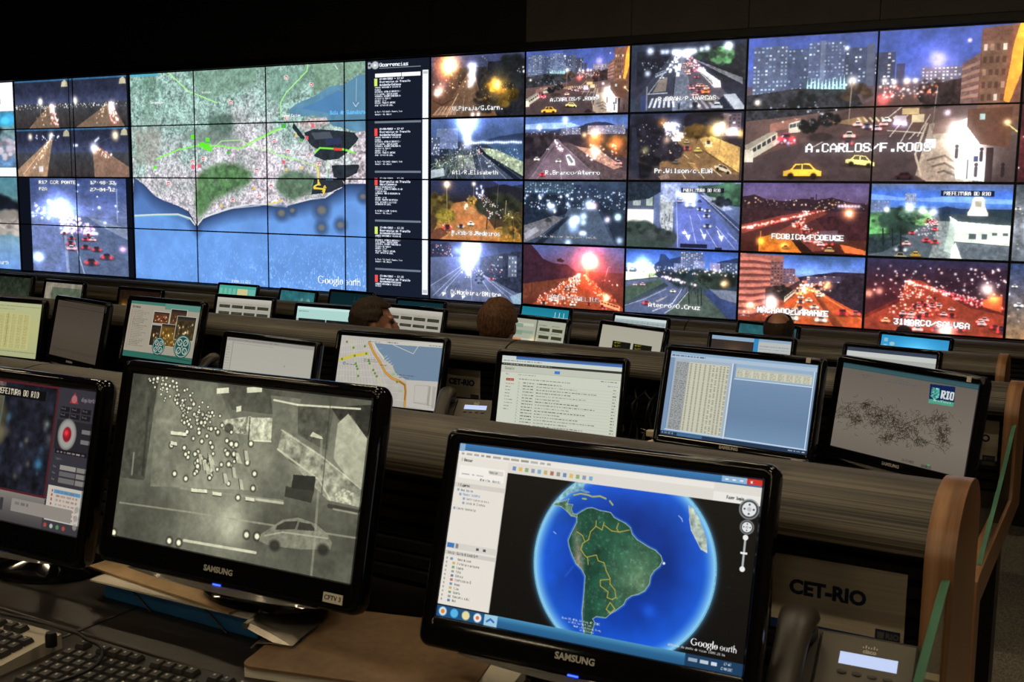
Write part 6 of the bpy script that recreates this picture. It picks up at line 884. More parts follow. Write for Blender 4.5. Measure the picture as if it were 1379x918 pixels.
for r, t in enumerate(('pink tail lights curving past a lamp at far left', 'tan road under an orange lamp on a black slope', 'clock 17:48:33 above dense traffic', 'dark cars seen from behind on the wet motorway')): LAB[2, r] = 'wall display showing the '+t
for r, t in enumerate(('pale green upper left corner of the satellite map', 'brownish western plain and green route of the satellite map', 'western bay and sand spit of the satellite map', 'plain blue lower left corner of the satellite map')): LAB[3, r] = 'wall display showing the '+t
for r, t in enumerate(('greenish hills north of the map centre', 'round grey hill and bright green markers on the map', 'dark green western forest block above the coast', 'open sea with small white credit lines')): LAB[4, r] = 'wall display showing the '+t
for r, t in enumerate(('green route bending down to the bay on the map', 'pale city dotted with red and yellow markers', 'smaller dark forest and the beach line', 'sea with first part of the globe-map logo')): LAB[5, r] = 'wall display showing the '+t
for r, t in enumerate(('top of the white-on-black incident list', 'incident list entry with a red mark, second from top', 'incident entry with green mark beside the mapped islands', 'lowest incident entry beside the end of the map logo')): LAB[6, r] = 'wall display showing the '+t
NM = {(7, 0): 'street under a huge orange lamp glare and a lit tree', (7, 1): 'seafront avenue with palms and a white light column', (7, 2): 'orange-lit square with two lone cars', (7, 3): 'grey expressway under a blinding white flare',
 (8, 0): 'small dusk avenue with towers and two yellow taxis', (8, 1): 'straight dusk road with a white bus and hill skyline', (8, 2): 'blurred blue night traffic with tiny caption', (8, 3): 'red-lit jam under a round orange flare',
 (9, 0): 'wide avenue with zebra crossing and packed red lights', (9, 1): 'golden street corner framed by dark trees', (9, 2): 'bluish road with white arrows and a caption bar', (9, 3): 'curving parkway, palms and a blue peak',
 (10, 0): 'upper left quarter of the big avenue picture, office towers', (11, 0): 'upper right quarter of the big avenue picture, blue sky', (10, 1): 'lower left quarter of the big avenue picture, bus and taxi', (11, 1): 'lower right quarter of the big avenue picture, white shopfront',
 (10, 2): 'purple dusk with a red ribbon of traffic', (11, 2): 'green trees and a white domed building', (10, 3): 'curved apartment block over an orange avenue', (11, 3): 'hillside lights above a deep red jam'}
for (c, r), t in NM.items(): LAB[c, r] = 'wall display showing the '+t
for r, t in enumerate(('top', 'second', 'third', 'lowest')): LAB[12, r] = 'wall display cut by the right edge of the picture, '+t+' of its column'
bz = .006
for c in range(NC):
    for r in range(4):
        x0, x1, z1, z0 = XS[c]+.0008, XS[c+1]-.0008, ZS[r]-.0008, ZS[r+1]+.0008
        t = thing('wall_display', LAB[c, r], 'display', ((x0+x1)/2, WY, z0), group='displays of the video wall'); ox, oz = (x0+x1)/2, z0
        bm = bmesh.new()
        O = [(x0-ox, 0, z0-oz), (x1-ox, 0, z0-oz), (x1-ox, 0, z1-oz), (x0-ox, 0, z1-oz)]; I = [(x0-ox+bz, 0, z0-oz+bz), (x1-ox-bz, 0, z0-oz+bz), (x1-ox-bz, 0, z1-oz-bz), (x0-ox+bz, 0, z1-oz-bz)]
        loops([[(p[0], .0285, p[2]) for p in O], O, I, [(p[0], .004, p[2]) for p in I]], True, False, bm); obj('bezel', bm, MATTE, t)
        P = [(p[0], .004, p[2]) for p in I]; U = [((x0+bz-XL)/(XR-XL), 1-(WTOP-z0-bz)/(4*PH)), ((x1-bz-XL)/(XR-XL), 1-(WTOP-z0-bz)/(4*PH)), ((x1-bz-XL)/(XR-XL), 1-(WTOP-z1+bz)/(4*PH)), ((x0+bz-XL)/(XR-XL), 1-(WTOP-z1+bz)/(4*PH))]
        quad_uv('screen', P, U, WALLM, t)
# ------------------------------------------------------------------ ceiling lamps (above the picture)
k = 0
LNAME = ['over the aisle', 'over the right desks', 'over the middle desks', 'over the left desks']
for j, y in enumerate((-6.0, -4.2, -2.6, -.4, 1.9, 4.2)):
    for i, x in enumerate((.6, -1.3, -3.2, -5.2)):
        t = thing('ceiling_lamp', 'warm ceiling strip lamp %s, %s' % (LNAME[i], ('at the rear wall', 'well behind the camera', 'behind the camera', 'above the camera', 'above the front row', 'above the third row')[j]), 'lamp', (x, y, HALL_T), group='ceiling strip lamps')
        obj('housing', box(-.36, -.08, -.05, .36, .08, -.001, .006), MATTE, t); obj('diffuser', box(-.33, -.05, -.058, .33, .05, -.0505), LAMPM if j < 3 else LAMPF, t)
# ------------------------------------------------------------------ console rows
def hood_profile(yh, zt):
    p = []
    for k in range(13): a = math.radians(90*k/12); p.append((yh-.11*math.sin(a), zt-.063*(1-math.cos(a))))
    p += [(yh-.108, zt-.07), (yh-.10, zt-.074), (yh-.02, zt-.08), (yh+.02, zt-.085), (yh+.10, zt-.085), (yh+.115, zt-.07)]
    for k in range(1, 6): a = math.radians(90*k/6); p.append((yh+.115*math.cos(a), zt-.07+.07*math.sin(a)))
    return p
ROWNAME = ['front', 'second', 'third', 'fourth']
def console(i, xl, xr, seams, end=True, tops=None):
    yh, dz = ROWS[i]; zt = 1.04+dz-(.008 if i == 0 else 0); zd = .74+dz; fz = TIER[i][2]
    ox, oy, oz = (xl+xr)/2, yh-.35, fz; org = (ox, oy, oz)
    t = thing('slat_console', ['rounded dark hood and black slats behind the front monitors', 'dark hood and slats of the second row, seam beside the brown-haired head', 'dark rounded hood of the third row, behind the two seated people', 'long dark hood of the fourth row, right below the video wall'][i], 'console', org, group='slatted console backs')
    tw = thing('worktop', ['dark front worktop carrying keyboards, clipboard and blue box', 'dark worktop of the second row under the mailbox monitor', 'worktop of the third row, hidden behind the second hood', 'worktop of the fourth row below the video wall'][i], 'desk', org, group='worktops')
    def L(y): return y-oy
    xs = [xl]+seams+[xr]
    for a, b in zip(xs[:-1], xs[1:]): smooth(obj('hood', extrude_x([(L(y), z-oz) for y, z in hood_profile(yh, zt)], a-ox+(.0035 if a != xl else 0), b-ox-(.0035 if b != xr else 0)), HOOD, t))
    bp = obj('back_panel', box(xl-ox, L(yh+.0), .0, xr-ox, L(yh+.11), zt-.086-oz), MATTE, t); n = 8; h = (zt-.086-zd)/n
    sl = bpy.data.meshes.new('slat'); bm = extrude_x([(L(yh-.012), .003), (L(yh-.016), .006), (L(yh-.016), h-.004), (L(yh-.010), h-.001), (L(yh), h-.001), (L(yh), .003)], xl-ox, xr-ox); bmesh.ops.recalc_face_normals(bm, faces=bm.faces); bm.to_mesh(sl); bm.free(); sl.materials.append(MATTE)
    for k in range(n): obj('slat', sl, None, bp, (0, 0, zd-oz+k*h))
    ws = [xl]+(tops or seams)+[xr]; dp = .82 if i < 2 else .60
    for a, b in zip(ws[:-1], ws[1:]):
        obj('worktop', box(a-ox+.0015, L(yh-.445), zd-oz-.03, b-ox-.0015, L(yh-.02), zd-oz, .003), DESK, tw)
        obj('keyboard_shelf', box(a-ox+.0015, L(yh-dp), zd-oz-.03, b-ox-.0015, L(yh-.449), zd-oz, .004), DESK, tw)
    for x in xs[:-1]+([xr] if not end else []): obj('trestle', box(x-ox-.02, L(yh-.55), 0.0, x-ox+.02, L(yh-.03), zd-oz-.031, .003), MATTE, tw)
    if end:
        e0, e1 = xr-ox+.001, xr-ox+.036                                # orange wood end: rounded crest, arm along the desk, front leg
        pr = [(L(yh+.12), zd-.06-oz), (L(yh+.12), zt-.065-oz)]
        for k in range(1, 8): a = math.radians(90*k/8); pr.append((L(yh)+.12*math.cos(a), zt-.065-oz+.072*math.sin(a)))
        for k in range(0, 13): a = math.radians(95*k/12); pr.append((L(yh)-.122*math.sin(a), zt+.007-.085*(1-math.cos(a))-oz))
        de = .835 if i < 2 else .615
        pr += [(L(yh-.125), zd-oz+.03), (L(yh-.135), zd-oz+.012), (L(yh-de+.035), zd-oz+.012), (L(yh-de+.005), zd-oz+.004), (L(yh-de), zd-oz-.02), (L(yh-de), 0), (L(yh-de+.075), 0), (L(yh-de+.075), zd-oz-.06)]
        te = thing('desk_end', ['orange wood desk end with green-edged glass, nearest the camera', 'orange wood end of the second row with slanting glass, at the right edge', 'small orange wood crest ending the third hood'][i], 'desk end', (ox+e0, oy, oz), group='wooden desk ends')
        e1 -= e0; gx0, gx1 = .022, .031; e0 = 0.0
        ep = smooth(obj('end_panel', extrude_x(pr, e0, e1), WOOD, te), 30)
        g = [(L(yh-.10), zd-oz+.014), (L(yh-.10), zt-.083-oz), (L(yh-.16), zt-.10-oz), (L(yh-.30), zt-.152-oz), (L(yh-.5), zt-.215-oz)]+([(L(yh-.68), zt-.262-oz), (L(yh-.74), zd-oz+.014)] if i < 2 else [(L(yh-.54), zd-oz+.014)])
        gl = obj('glass_screen', extrude_x(g, gx0, gx1), GLASS, te)
        bm = bmesh.new(); q = g[1:]
        loops([[(gx0-.0003, y, z), (gx1+.0003, y, z), (gx1+.0003, y+.0015, z-.004), (gx0-.0003, y+.0015, z-.004)] for y, z in q], bm=bm); obj('polished_edge', bm, GEDGE, gl)
        for y, z in ((yh-.128, zt-.14), (yh-.30, zd+.013), (yh-.62, zd+.013)):
            if z > zd+.05: bo = tube([(e1-.012, L(y), z-oz), (e1-.012, L(y)-.014, z-oz)], .006, 12)
            else: bo = tube([(e1-.012, L(y), z-oz), (e1-.012, L(y), z-oz+.012)], .006, 12)
            smooth(obj('bolt', bo, CHROME, ep))
        obj('front_edge', box(xr-ox-.5, L(yh-dp-.016), zd-oz-.03, xr-ox-.0005, L(yh-dp-.0015), zd-oz+.001, .003), WOOD, tw)
    return t
console(0, -3.4, -.197, [-1.985], True, [-2.7, -1.339]); console(1, -6.2, -.268, [-4.45, -1.80], True); console(2, -8.6, -.46, [-6.3, -3.4], True); console(3, -12.0, .62, [-9.2, -6.4, -3.9, -2.45], False)
# ------------------------------------------------------------------ desk monitors
LOGO = text_mesh('SAMSUNG', .0115, .0003, .00035, space=1.02); LOGO.materials.append(SILVER)
def rotm(yaw, tilt): return Matrix.Rotation(yaw, 4, 'Z') @ Matrix.Rotation(-tilt, 4, 'X')
def monitor(label, X, Y, Z, yaw, tilt, w, h, pic, zdesk, gain=1.0, logo=True, sticker=None, chip=False, group='desk monitors', feet=True, bot=.042, led=True):
    """X, Y, Z: centre of the lit area (Z above the front floor)"""
    yaw, tilt = math.radians(yaw), math.radians(tilt); Rm = rotm(yaw, tilt); base = Vector((X, Y, zdesk)) + Vector((-math.sin(yaw)*.07, math.cos(yaw)*.07, 0)); t = thing('desk_monitor', label, 'monitor', base, (0, 0, yaw), group)
    inv = Matrix.Rotation(-yaw, 4, 'Z'); c = inv @ (Vector((X, Y, Z))-base)
    hd = Matrix.Translation(c) @ Matrix.Rotation(-tilt, 4, 'X'); side, top = .021, .021; cz = (top-bot)/2; OW, OH = w+2*side, h+top+bot
    def R(wd, hh, rad, y, z=cz): return rrect(wd, hh, rad, y, 5, z)
    bm = loops([R(w, h, .0008, .003, 0), R(w+.002, h+.002, .001, -.001, 0), R(OW-.022, OH-.020, .010, -.0062), R(OW-.014, OH-.013, .012, -.0056), R(OW-.008, OH-.0075, .014, -.0036), R(OW-.0035, OH-.0035, .0155, .0), R(OW-.001, OH-.001, .0165, .005), R(OW, OH, .017, .010), R(OW, OH, .017, .018)], False, False)
    f = obj('bezel', bm, GLOSS, t); f.matrix_local = hd; smooth(f, 50)
    bm = loops([R(OW-.001, OH-.001, .017, .0182), R(OW-.006, OH-.006, .017, .026), R(OW*.86, OH*.84, .02, .042), R(OW*.6, OH*.55, .02, .05)], True, True); s = obj('back_shell', bm, MATTE, t); s.matrix_local = hd; smooth(s, 50)
    q = quad_uv('screen', [(-w/2, .0028, -h/2), (w/2, .0028, -h/2), (w/2, .0028, h/2), (-w/2, .0028, h/2)], [(0, 0), (1, 0), (1, 1), (0, 1)], pic, t); q.matrix_local = hd
    zb = -h/2-bot
    if logo: obj('brand_lettering', LOGO, None, f, (0.0, -.0068, -h/2-bot*.42))
    n = 14; lo = [(-OW*.36+OW*.72*k/n, -.001, zb+.001-.009*math.sin(math.pi*k/n)**.8) for k in range(n+1)]
    bm = bmesh.new(); A = [bm.verts.new((x, -.004, zb+.0015)) for x, y, z in lo]; B = [bm.verts.new((x, -.006, z)) for x, y, z in lo]; Cc = [bm.verts.new((x, .004, z+.0008)) for x, y, z in lo]; D = [bm.verts.new((x, .004, zb+.0015)) for x, y, z in lo]
    for P_, Q_ in ((A, B), (B, Cc), (Cc, D)):
        for k in range(n): bm.faces.new((P_[k], P_[k+1], Q_[k+1], Q_[k]))
    smooth(obj('lower_lip', bm, LIP, f))
    if led: obj('power_light', box(-.007, -.0066, zb+.0028, .007, -.0056, zb+.0048), LED, f)
    if sticker is not None:
        stw = .032 if sticker else .026; st = obj('sticker', box(w/2-stw-.004, -.0071, -h/2-.0285, w/2-.004, -.0058, -h/2-.0155), PAPER, f)
        if sticker: me = text_mesh(sticker, .0088, .0001, .0002); me.materials.append(MATTE); obj('lettering', me, None, st, (w/2-stw/2-.004, -.0073, -h/2-.022))
    if chip: obj('white_tag', box(w/2-.03, -.0072, h/2+.003, w/2-.018, -.0058, h/2+.016), PAPER, f)
    if feet:
        nb = c + (Matrix.Rotation(-tilt, 4, 'X') @ Vector((0, .046, -h*.15))); nk = smooth(obj('neck', tube([(0, .02, .004), (0, .02, max(.03, nb.z-.04)), (0, nb.y+.002, nb.z)], .018, 10), GLOSS, t), 50)
        rings = []
        for z, sc in ((.0, 1.0), (.006, 1.0), (.012, .9), (.022, .45), (.034, .24), (.036, .0)): rings.append([(math.cos(a/24*6.2832)*.115*max(sc, .001), .01+math.sin(a/24*6.2832)*.085*max(sc, .001), z) for a in range(24)])
        smooth(obj('foot', loops(rings), GLOSS, t), 50)
    return t
GR = 'monitors of the %s desk row'
def Zw(z): return CAM_Z+z
def pic(name, c, g=None): return screen_mat('picture_'+name, c, SCREEN_GAIN if g is None else g)
D1, D2, D3, D4 = [.74+dz for _, dz in ROWS]
monitor('large black monitor showing a blue globe with a green continent', -.569, 1.214, Zw(-.445), 4.0, 16.5, .41, .23, pic('globe', paint_globe()), D1, group=GR % 'front')
monitor('black monitor with grey night camera picture of cars, sticker at its corner', -1.11, 1.151, Zw(-.403), 2.6, 12.4, .443, .2485, pic('grey_traffic', paint_gray()), D1+.051, sticker='CFTV 3', group=GR % 'front')
monitor('black monitor cut by the left edge with a red dial and dark camera view', -1.623, 1.141, Zw(-.433), 1.1, 12.2, .41, .23, pic('camera_control', paint_ptz(), .8), D1, group=GR % 'front', bot=.05, logo=False)
monitor('monitor with blue-grey spreadsheet windows, sticker below the screen', -.905, 2.83, Zw(-.543), -4.5, 14.3, .418, .234, pic('spreadsheet', paint_sheet()), D2, sticker='ANTARES 1', chip=True, group=GR % 'second', bot=.03, led=False)
monitor('turned monitor with a black line map and a blue square emblem', -.498, 2.927, Zw(-.558), -26.6, 9.4, .41, .23, pic('line_map', paint_riomap()), D2, chip=True, group=GR % 'second', bot=.03, led=False)
monitor('monitor with a pale green-white mailbox list and red button', -1.500, 2.940, Zw(-0.607), 6.0, 12.6, .392, .22, pic('mailbox', paint_mail()), D2, group=GR % 'second', logo=False, bot=.022, led=False)
monitor('monitor with a street map, blue bay and orange road', -2.144, 2.945, Zw(-0.594), 3.7, 14.6, .398, .223, pic('street_map', paint_street()), D2, sticker='', group=GR % 'second', logo=False, bot=.03, led=False)
monitor('monitor with an almost empty pale page behind the grey camera monitor', -2.517, 2.764, Zw(-.616), -3.5, 12.6, .41, .23, pic('blank_page', paint_blank(), .9), D2, group=GR % 'second', logo=False, bot=.022, led=False)
monitor('monitor with a photo collage and two round green emblems', -3.228, 2.971, Zw(-0.540), -2.4, 14.4, .39, .2185, pic('collage', paint_photos()), D2, group=GR % 'second', logo=False, bot=.03, led=False)
monitor('dim brown-grey monitor turned away between two brighter ones', -3.72, 2.98, Zw(-.576), -13.3, 12.5, .41, .23, pic('dim', paint_dim(), 1.0), D2, sticker='', group=GR % 'second', bot=.03, led=False)
monitor('yellowish spreadsheet monitor cut by the left edge of the picture', -4.195, 2.998, Zw(-.601), 2.9, 11.5, .41, .23, pic('yellow_table', paint_table()), D2, group=GR % 'second', logo=False, bot=.03, led=False)
def small(label, X, Y, Z, yaw, kind, row, yt, w=.41, gain=.95):
    s = yt/Y; monitor(label, X*s, yt, Zw(Z*s), yaw, 12.6, w*s, .23*s, pic(kind, paint_small(kind), gain), (D3, D4)[row-3], group=GR % ('third', 'fourth')[row-3], logo=False, led=False, bot=.025)
small('monitor with rows of dark thumbnails, left of the profile head', -4.41, 4.661, -.726, .3, 'grid', 3, 4.66)
small('monitor with two night photos, half hidden by the dark-haired head', -3.851, 4.708, -.749, .3, 'dual', 3, 4.66)
small('monitor with thumbnail rows just right of the profile head', -3.366, 4.843, -.737, -7.3, 'grid', 3, 4.66)
small('monitor with split sheets and an orange patch beside the brown-haired head', -2.693, 4.978, -.759, -12.9, 'sheets', 3, 4.66)
small('monitor with two black and yellow message signs', -2.134, 4.936, -.758, -20, 'signs', 3, 4.66)
small('monitor with a dark photo and blue stripe below the bald head', -1.607, 5.191, -.796, -5, 'web', 3, 4.66)
small('monitor with a white document below the blue desktop screen', -.943, 5.166, -.80, -8.7, 'white', 3, 4.66)
small('dull olive monitor at the far left below the small map', -6.36, 4.60, -.692, -3, 'olive', 3, 4.60, .38, .5)
small('dim monitor with a map above the dark brown-grey screen', -5.87, 4.60, -.709, -4, 'map', 3, 4.60, .375, .75)
small('monitor with golden lamp glows on black', -5.19, 4.60, -.72, -3, 'lamps', 3, 4.60, .36)
small('monitor with teal and cream blocks under the satellite map', -6.159, 6.448, -.862, -3.2, 'tealsheet', 4, 6.34)
small('monitor with a pale teal patch right of the cream one', -5.571, 6.474, -.875, -11, 'tealmap', 4, 6.34)
small('almost black teal monitor below the map logo', -5.02, 6.425, -.853, -6.3, 'tealdark', 4, 6.34, gain=.6)
small('dark teal monitor with faint grid lines below the incident list', -4.4, 6.425, -.882, -3.9, 'tealdark', 4, 6.34)
small('bright turquoise monitor with white grid lines', -3.455, 6.533, -.876, -11.8, 'teal', 4, 6.34)
small('monitor with a pale chart below the parkway view', -2.784, 6.591, -.902, -12.9, 'chart', 4, 6.34)
small('greenish monitor half hidden by the bald head', -1.971, 6.693, -.908, -16, 'tealmap', 4, 6.34, gain=.7)
small('monitor with a bright sky-blue desktop', -1.106, 6.784, -.924, -14, 'desk', 4, 6.34)
# ------------------------------------------------------------------ name plates on the slat walls
PL = text_mesh('CET-RIO', .0275, .0003, .0013, 'LEFT'); PL.materials.append(NAVY)
PLS = text_mesh('RIO', .0105, .0002, .0004, 'LEFT'); PLS.materials.append(PHONE2)
def plate(label, x0, z0, row, w=.18, h=.108, extra=None):
    yh = ROWS[row][0]; y = yh-.0165; t = thing('name_plate', label, 'sign', (x0+w/2, y, z0), group='name plates on the slat walls')
    obj('plate', box(-w/2, -.003, 0, w/2, .0, h, .0006), STEEL, t); st = obj('stripe', box(-w/2, -.0035, .0, w/2, -.0028, .0135), BLUE, t)
    if extra is None: obj('lettering', PL, None, t, (-w/2+.024, -.0032, h*.585))
    else: me = text_mesh(extra, .034, .0003, .0011, 'LEFT'); me.materials.append(NAVY); obj('lettering', me, None, t, (w/2-.015, -.0032, h*.6))
    em = obj('emblem', box(w/2-.037, -.0045, .0, w/2-.005, -.0034, .027), NAVY, t); obj('emblem_foot', box(w/2-.037, -.0047, .0, w/2-.005, -.0044, .0105), PHONE2, em); obj('crest', loops([[(w/2-.034+x, y_, .0135+z) for x, z in ((0, .002), (.004, 0), (.008, .002), (.009, .010), (0, .010))] for y_ in (-.0049, -.0044)]), PHONE2, em); obj('emblem_lettering', PLS, None, em, (w/2-.0235, -.0047, .019))
    return t
plate('steel name plate lettered CET-RIO above the lit phone', -.4095, .7985, 0)
plate('steel name plate mostly hidden behind the globe monitor', -.598, .8025, 0, extra='1')
plate('small steel name plate between the street map and mailbox monitors', -2.085, .682, 1, .152, .112)
plate('name plate at the right end behind the line map monitor', -.435, .682, 1, .15, .125)
# ------------------------------------------------------------------ desk phones
def phone(label, loc, rz, sc=1.0):
    t = thing('desk_phone', label, 'phone', loc, (0, 0, rz), 'desk phones'); t.scale = (sc,)*3
    T = math.radians(38); ct, st = math.cos(T), math.sin(T)
    def S_(u, v, hgt=0.0): return (u, v*ct-hgt*st, .025+v*st+hgt*ct)                     # on the sloping face
    obj('body', loops([[(x, y, z) for y, z in ((0, .0), (0, .022), (.17*ct, .022+.17*st), (.17*ct+.02, .015+.17*st), (.15, 0))] for x in (-.01, .155)]), PHONE, t)
    bm = loops([[S_(x*a+.082*(1-a), y*a+.08*(1-a), h_) for x, y in ((.026, .006), (.15, .006), (.15, .163), (.026, .163))] for a, h_ in ((1, -.001), (1, .003), (.97, .006))]); fc = obj('face', bm, PHONE2, t)
    def on(name, x0, y0, x1, y1, h0, h1, m, ins=.0): return obj(name, loops([[S_(x, y, hh) for x, y in ((x0+i, y0+i), (x1-i, y0+i), (x1-i, y1-i), (x0+i, y1-i))] for hh, i in ((h0, 0), (h1*.7+h0*.3, 0), (h1, ins))]), m, fc)
    on('display', .054, .118, .128, .136, .0055, .0068, PSCR, .001)
    for k in range(4): smooth(obj('soft_key', loops([[S_(.06+.0195*k+math.cos(a/12*6.283)*.0065*q, .106+math.sin(a/12*6.283)*.0035*q, hh) for a in range(12)] for hh, q in ((.005, 1), (.0075, 1), (.0085, .7))]), PHONE, fc), 50)
    for r_ in range(4):
        for c_ in range(3): on('key', .056+.019*c_, .072-.017*r_, .070+.019*c_, .083-.017*r_, .005, .0085, PHONE, .001)
    for k in range(3): on('side_key', .034, .03+.022*k, .046, .04+.022*k, .005, .008, CHROME if k == 2 else PHONE, .001)
    me = text_mesh('cisco', .0085, .0001, .0003); me.materials.append(SILVER); lg = obj('brand_lettering', me, None, fc, S_(.091, .1415, .0066), (-(math.pi/2-T), 0, 0))
    for k, hh in enumerate((.002, .0045, .0025, .002, .0045, .002)): on('brand_bar', .0815+.0035*k, .1465, .083+.0035*k, .1465+hh, .0055, .0066, SILVER)
    cr = obj('cradle', loops([[S_(x, y, h_) for x, y in ((-.012, .004), (.024, .004), (.024, .16), (-.012, .16))] for h_ in (-.002, .008)]), PHONE, t)
    pts = [S_(-.002, .0, .018), S_(-.002, .02, .036), S_(-.002, .06, .050), S_(-.002, .11, .053), S_(-.002, .148, .046), S_(-.002, .17, .028)]
    hs = spline(pts, 5); n = len(hs); rings = []
    for i, p in enumerate(hs):
        t_ = (hs[min(i+1, n-1)]-hs[max(i-1, 0)]).normalized(); a = Vector((1, 0, 0)); b = t_.cross(a); u = i/(n-1); wd = .028-.006*math.sin(math.pi*u)**2; th = .014+.004*abs(2*u-1); e = min(1, u/.07, (1-u)/.07); e = .45+.55*math.sqrt(max(e, 0))
        rings.append([p+(a*math.cos(k/16*6.2832)*wd+b*math.sin(k/16*6.2832)*th)*e for k in range(16)])
    hd = smooth(obj('handset', loops(rings), PHONE, t), 60)
    for y in (.02, .148): smooth(obj('handset_cup', loops([[S_(.004+math.cos(k/16*6.283)*.02*q, y+math.sin(k/16*6.283)*.02*q, h_) for k in range(16)] for h_, q in ((.01, .8), (.02, 1), (.034, .9))]), PHONE, hd), 50)
    return t
phone('grey desk phone with lit display at the lower right corner', (-.323, 1.235, D1), math.radians(4), .92)
phone('dark desk phone with curved handset below the small name plate', (-1.87, 2.85, D2), math.radians(16), 1.0)
phone('dark desk phone beside the photo collage monitor', (-3.06, 2.97, D2), math.radians(-6))
# ------------------------------------------------------------------ front desk clutter
def sheet_stack(name, label, cat, loc, rz, w, d, th, m): t = obj(name, box(-w/2, -d/2, 0, w/2, d/2, th, .0006), m, None, loc, (0, 0, rz)); return tag(t, label, cat)

bx = thing('document_box', 'blue cardboard document box under the grey camera monitor', 'box', (-1.25, 1.262, D1), (0, 0, math.radians(0)))
obj('case', box(-.167, -.093, 0, .163, .125, .034, .003), BLUEBOX, bx); obj('lid', box(-.169, -.095, .0343, .165, .127, .038, .0015), BLUEBOX, bx)
for x in (-.10, .06): obj('elastic_band', tube([(x+.045, -.0965, .0), (x+.015, -.0968, .02), (x-.02, -.0965, .0395), (x-.04, .06, .0398)], .0016, 6), MATTE, bx)
en = obj('envelope', box(-.17, -.11, 0, .17, .11, .004, .0006), KRAFT, None, (-1.272, 1.262, D1+.0447), (0, 0, math.radians(-5))); tag(en, 'kraft paper envelope on top of the blue box', 'envelope')
pp = obj('paper_sheet', box(-.165, -.11, 0, .165, .11, .003, .0004), PAPER, None, (-1.245, 1.25, D1+.0412), (0, 0, math.radians(2))); tag(pp, 'grey-white paper folder lying between envelope and blue box', 'paper')
cb = thing('clipboard', 'brown hardboard clipboard with metal clip between the front monitors', 'clipboard', (-.89, 1.213, D1), (0, 0, math.radians(14)))
obj('pages', box(-.158, -.112, .0, .15, .11, .014, .0008), PAPER, cb); obj('lower_pages', box(-.15, -.10, .0005, .157, .116, .0135, .0008), KRAFT, cb)
bm = loops([[(x, y, z) for x, z0, y in [(p[0], 0, p[2]) for p in rrect(.325, .232, .016, 0)]] for z in (.0145, .0185)]); obj('board', bm, BOARD, cb)
cl = smooth(obj('clip', loops([[(-.185, y, .012), (-.176, y, .021), (-.150, y, .024), (-.118, y, .0205), (-.117, y, .0193), (-.152, y, .0215), (-.176, y, .0187), (-.183, y, .0105)] for y in (-.046, -.042, .042, .046)]), CLIPM, cb), 30)
smooth(obj('clip_lever', loops([[(-.146, y*1.0, .0245), (-.196, y*.9, .040), (-.190, y*.8, .045), (-.146, y*.9, .033), (-.118, y, .0235)] for y in (-.048, -.043, .043, .048)]), CLIPM, cl), 30)
smooth(obj('clip_roll', tube([(-.194, -.045, .043), (-.194, .045, .043)], .0045, 10), CLIPM, cl), 50)
npd = obj('notepad', box(-.03, -.08, 0, .03, .08, .016, .0008), PAPER, None, (-.70, 1.175, D1), (0, 0, math.radians(9))); tag(npd, 'pale notepad edge sticking out under the globe monitor', 'notepad')
# keyboards
def keyboard(label, loc, rz, body, wd=.445, dp=.15, frame=None):
    t = thing('keyboard', label, 'keyboard', loc, (0, 0, rz), 'keyboards on the front desk'); sl = .05
    obj('case', loops([[(x, y, z) for y, z in ((-dp/2, 0), (-dp/2, .010), (dp/2, .022), (dp/2, 0))] for x in (-wd/2, wd/2)]), body, t)
    km = bpy.data.meshes.new('key'); bm = loops([[(x*a, y*a, h) for x, y in ((-.0083, -.0083), (.0083, -.0083), (.0083, .0083), (-.0083, .0083))] for h, a in ((0, 1), (.003, .97), (.0075, .76))]); bmesh.ops.recalc_face_normals(bm, faces=bm.faces); bm.to_mesh(km); bm.free(); km.materials.append(KEYS)
    lm = bpy.data.meshes.new('key_print'); lm.from_pydata([(-.0035, .0005, .00765), (-.0008, .0005, .00765), (-.0008, .004, .00765), (-.0035, .004, .00765)], [], [(0, 1, 2, 3)]); lm.materials.append(KEYMARK)
    if frame: obj('palm_strip', box(-wd/2+.002, -dp/2-.03, 0, wd/2-.002, -dp/2+.004, .010, .003), frame, t)
    for r in range(6):
        for c in range(21):
            if r == 0 and c in (1, 6, 11, 15, 19, 20): continue
            if c in (14, 18) and r in (3,) : continue
            x = -wd/2+.018+c*.0196+(.006 if c > 13 else 0)+(.006 if c > 16 else 0); y = dp/2-.018-r*.0192-(.006 if r else 0)
            if x > wd/2-.012: continue
            z = .0105+(y+dp/2)/dp*.012; k = obj('key', km, None, t, (x, y, z), (math.atan2(.012, dp), 0, 0)); obj('key_print', lm, None, k)
    return t
keyboard('black keyboard at the lower left with white key print', (-1.035, .945, D1), math.radians(4), KEYBODY)
keyboard('silver framed keyboard cut by the left edge, black keys', (-1.525, .915, D1), math.radians(3), KSILVER)
def cable(label, pts, r=.0028, m=None, group=None, name='cable'): o = smooth(obj(name, tube(spline(pts, 6), r, 7), m or MATTE), 80); return tag(o, label, 'cable', group)
cable('thin dark cable looping over the gap between the two keyboards', [(-1.46, .985, D1+.032), (-1.36, .99, D1+.036), (-1.27, .995, D1+.034), (-1.235, .985, D1+.036), (-1.19, .975, D1+.036), (-1.155, .935, D1+.0345), (-1.16, .88, D1+.0325), (-1.2, .84, D1+.03)], .0026)
cp = obj('cable_clip', loops([[(math.cos(k/14*6.283)*.008*q, math.sin(k/14*6.283)*.008*q, z) for k in range(14)] for z, q in ((0, 1), (.016, 1), (.02, .8))]), MATTE, None, (-1.282, .965, D1+.0225)); tag(cp, 'small dark cylinder bead on the cable between keyboards', 'cable clip'); smooth(cp, 50)
cable('thin grey cable curving behind the camera monitor on the dark slats', [(-.93, 1.46, .86), (-.89, 1.44, .85), (-.86, 1.44, .81), (-.85, 1.455, .765), (-.86, 1.46, .745)], .0018, KSILVER)
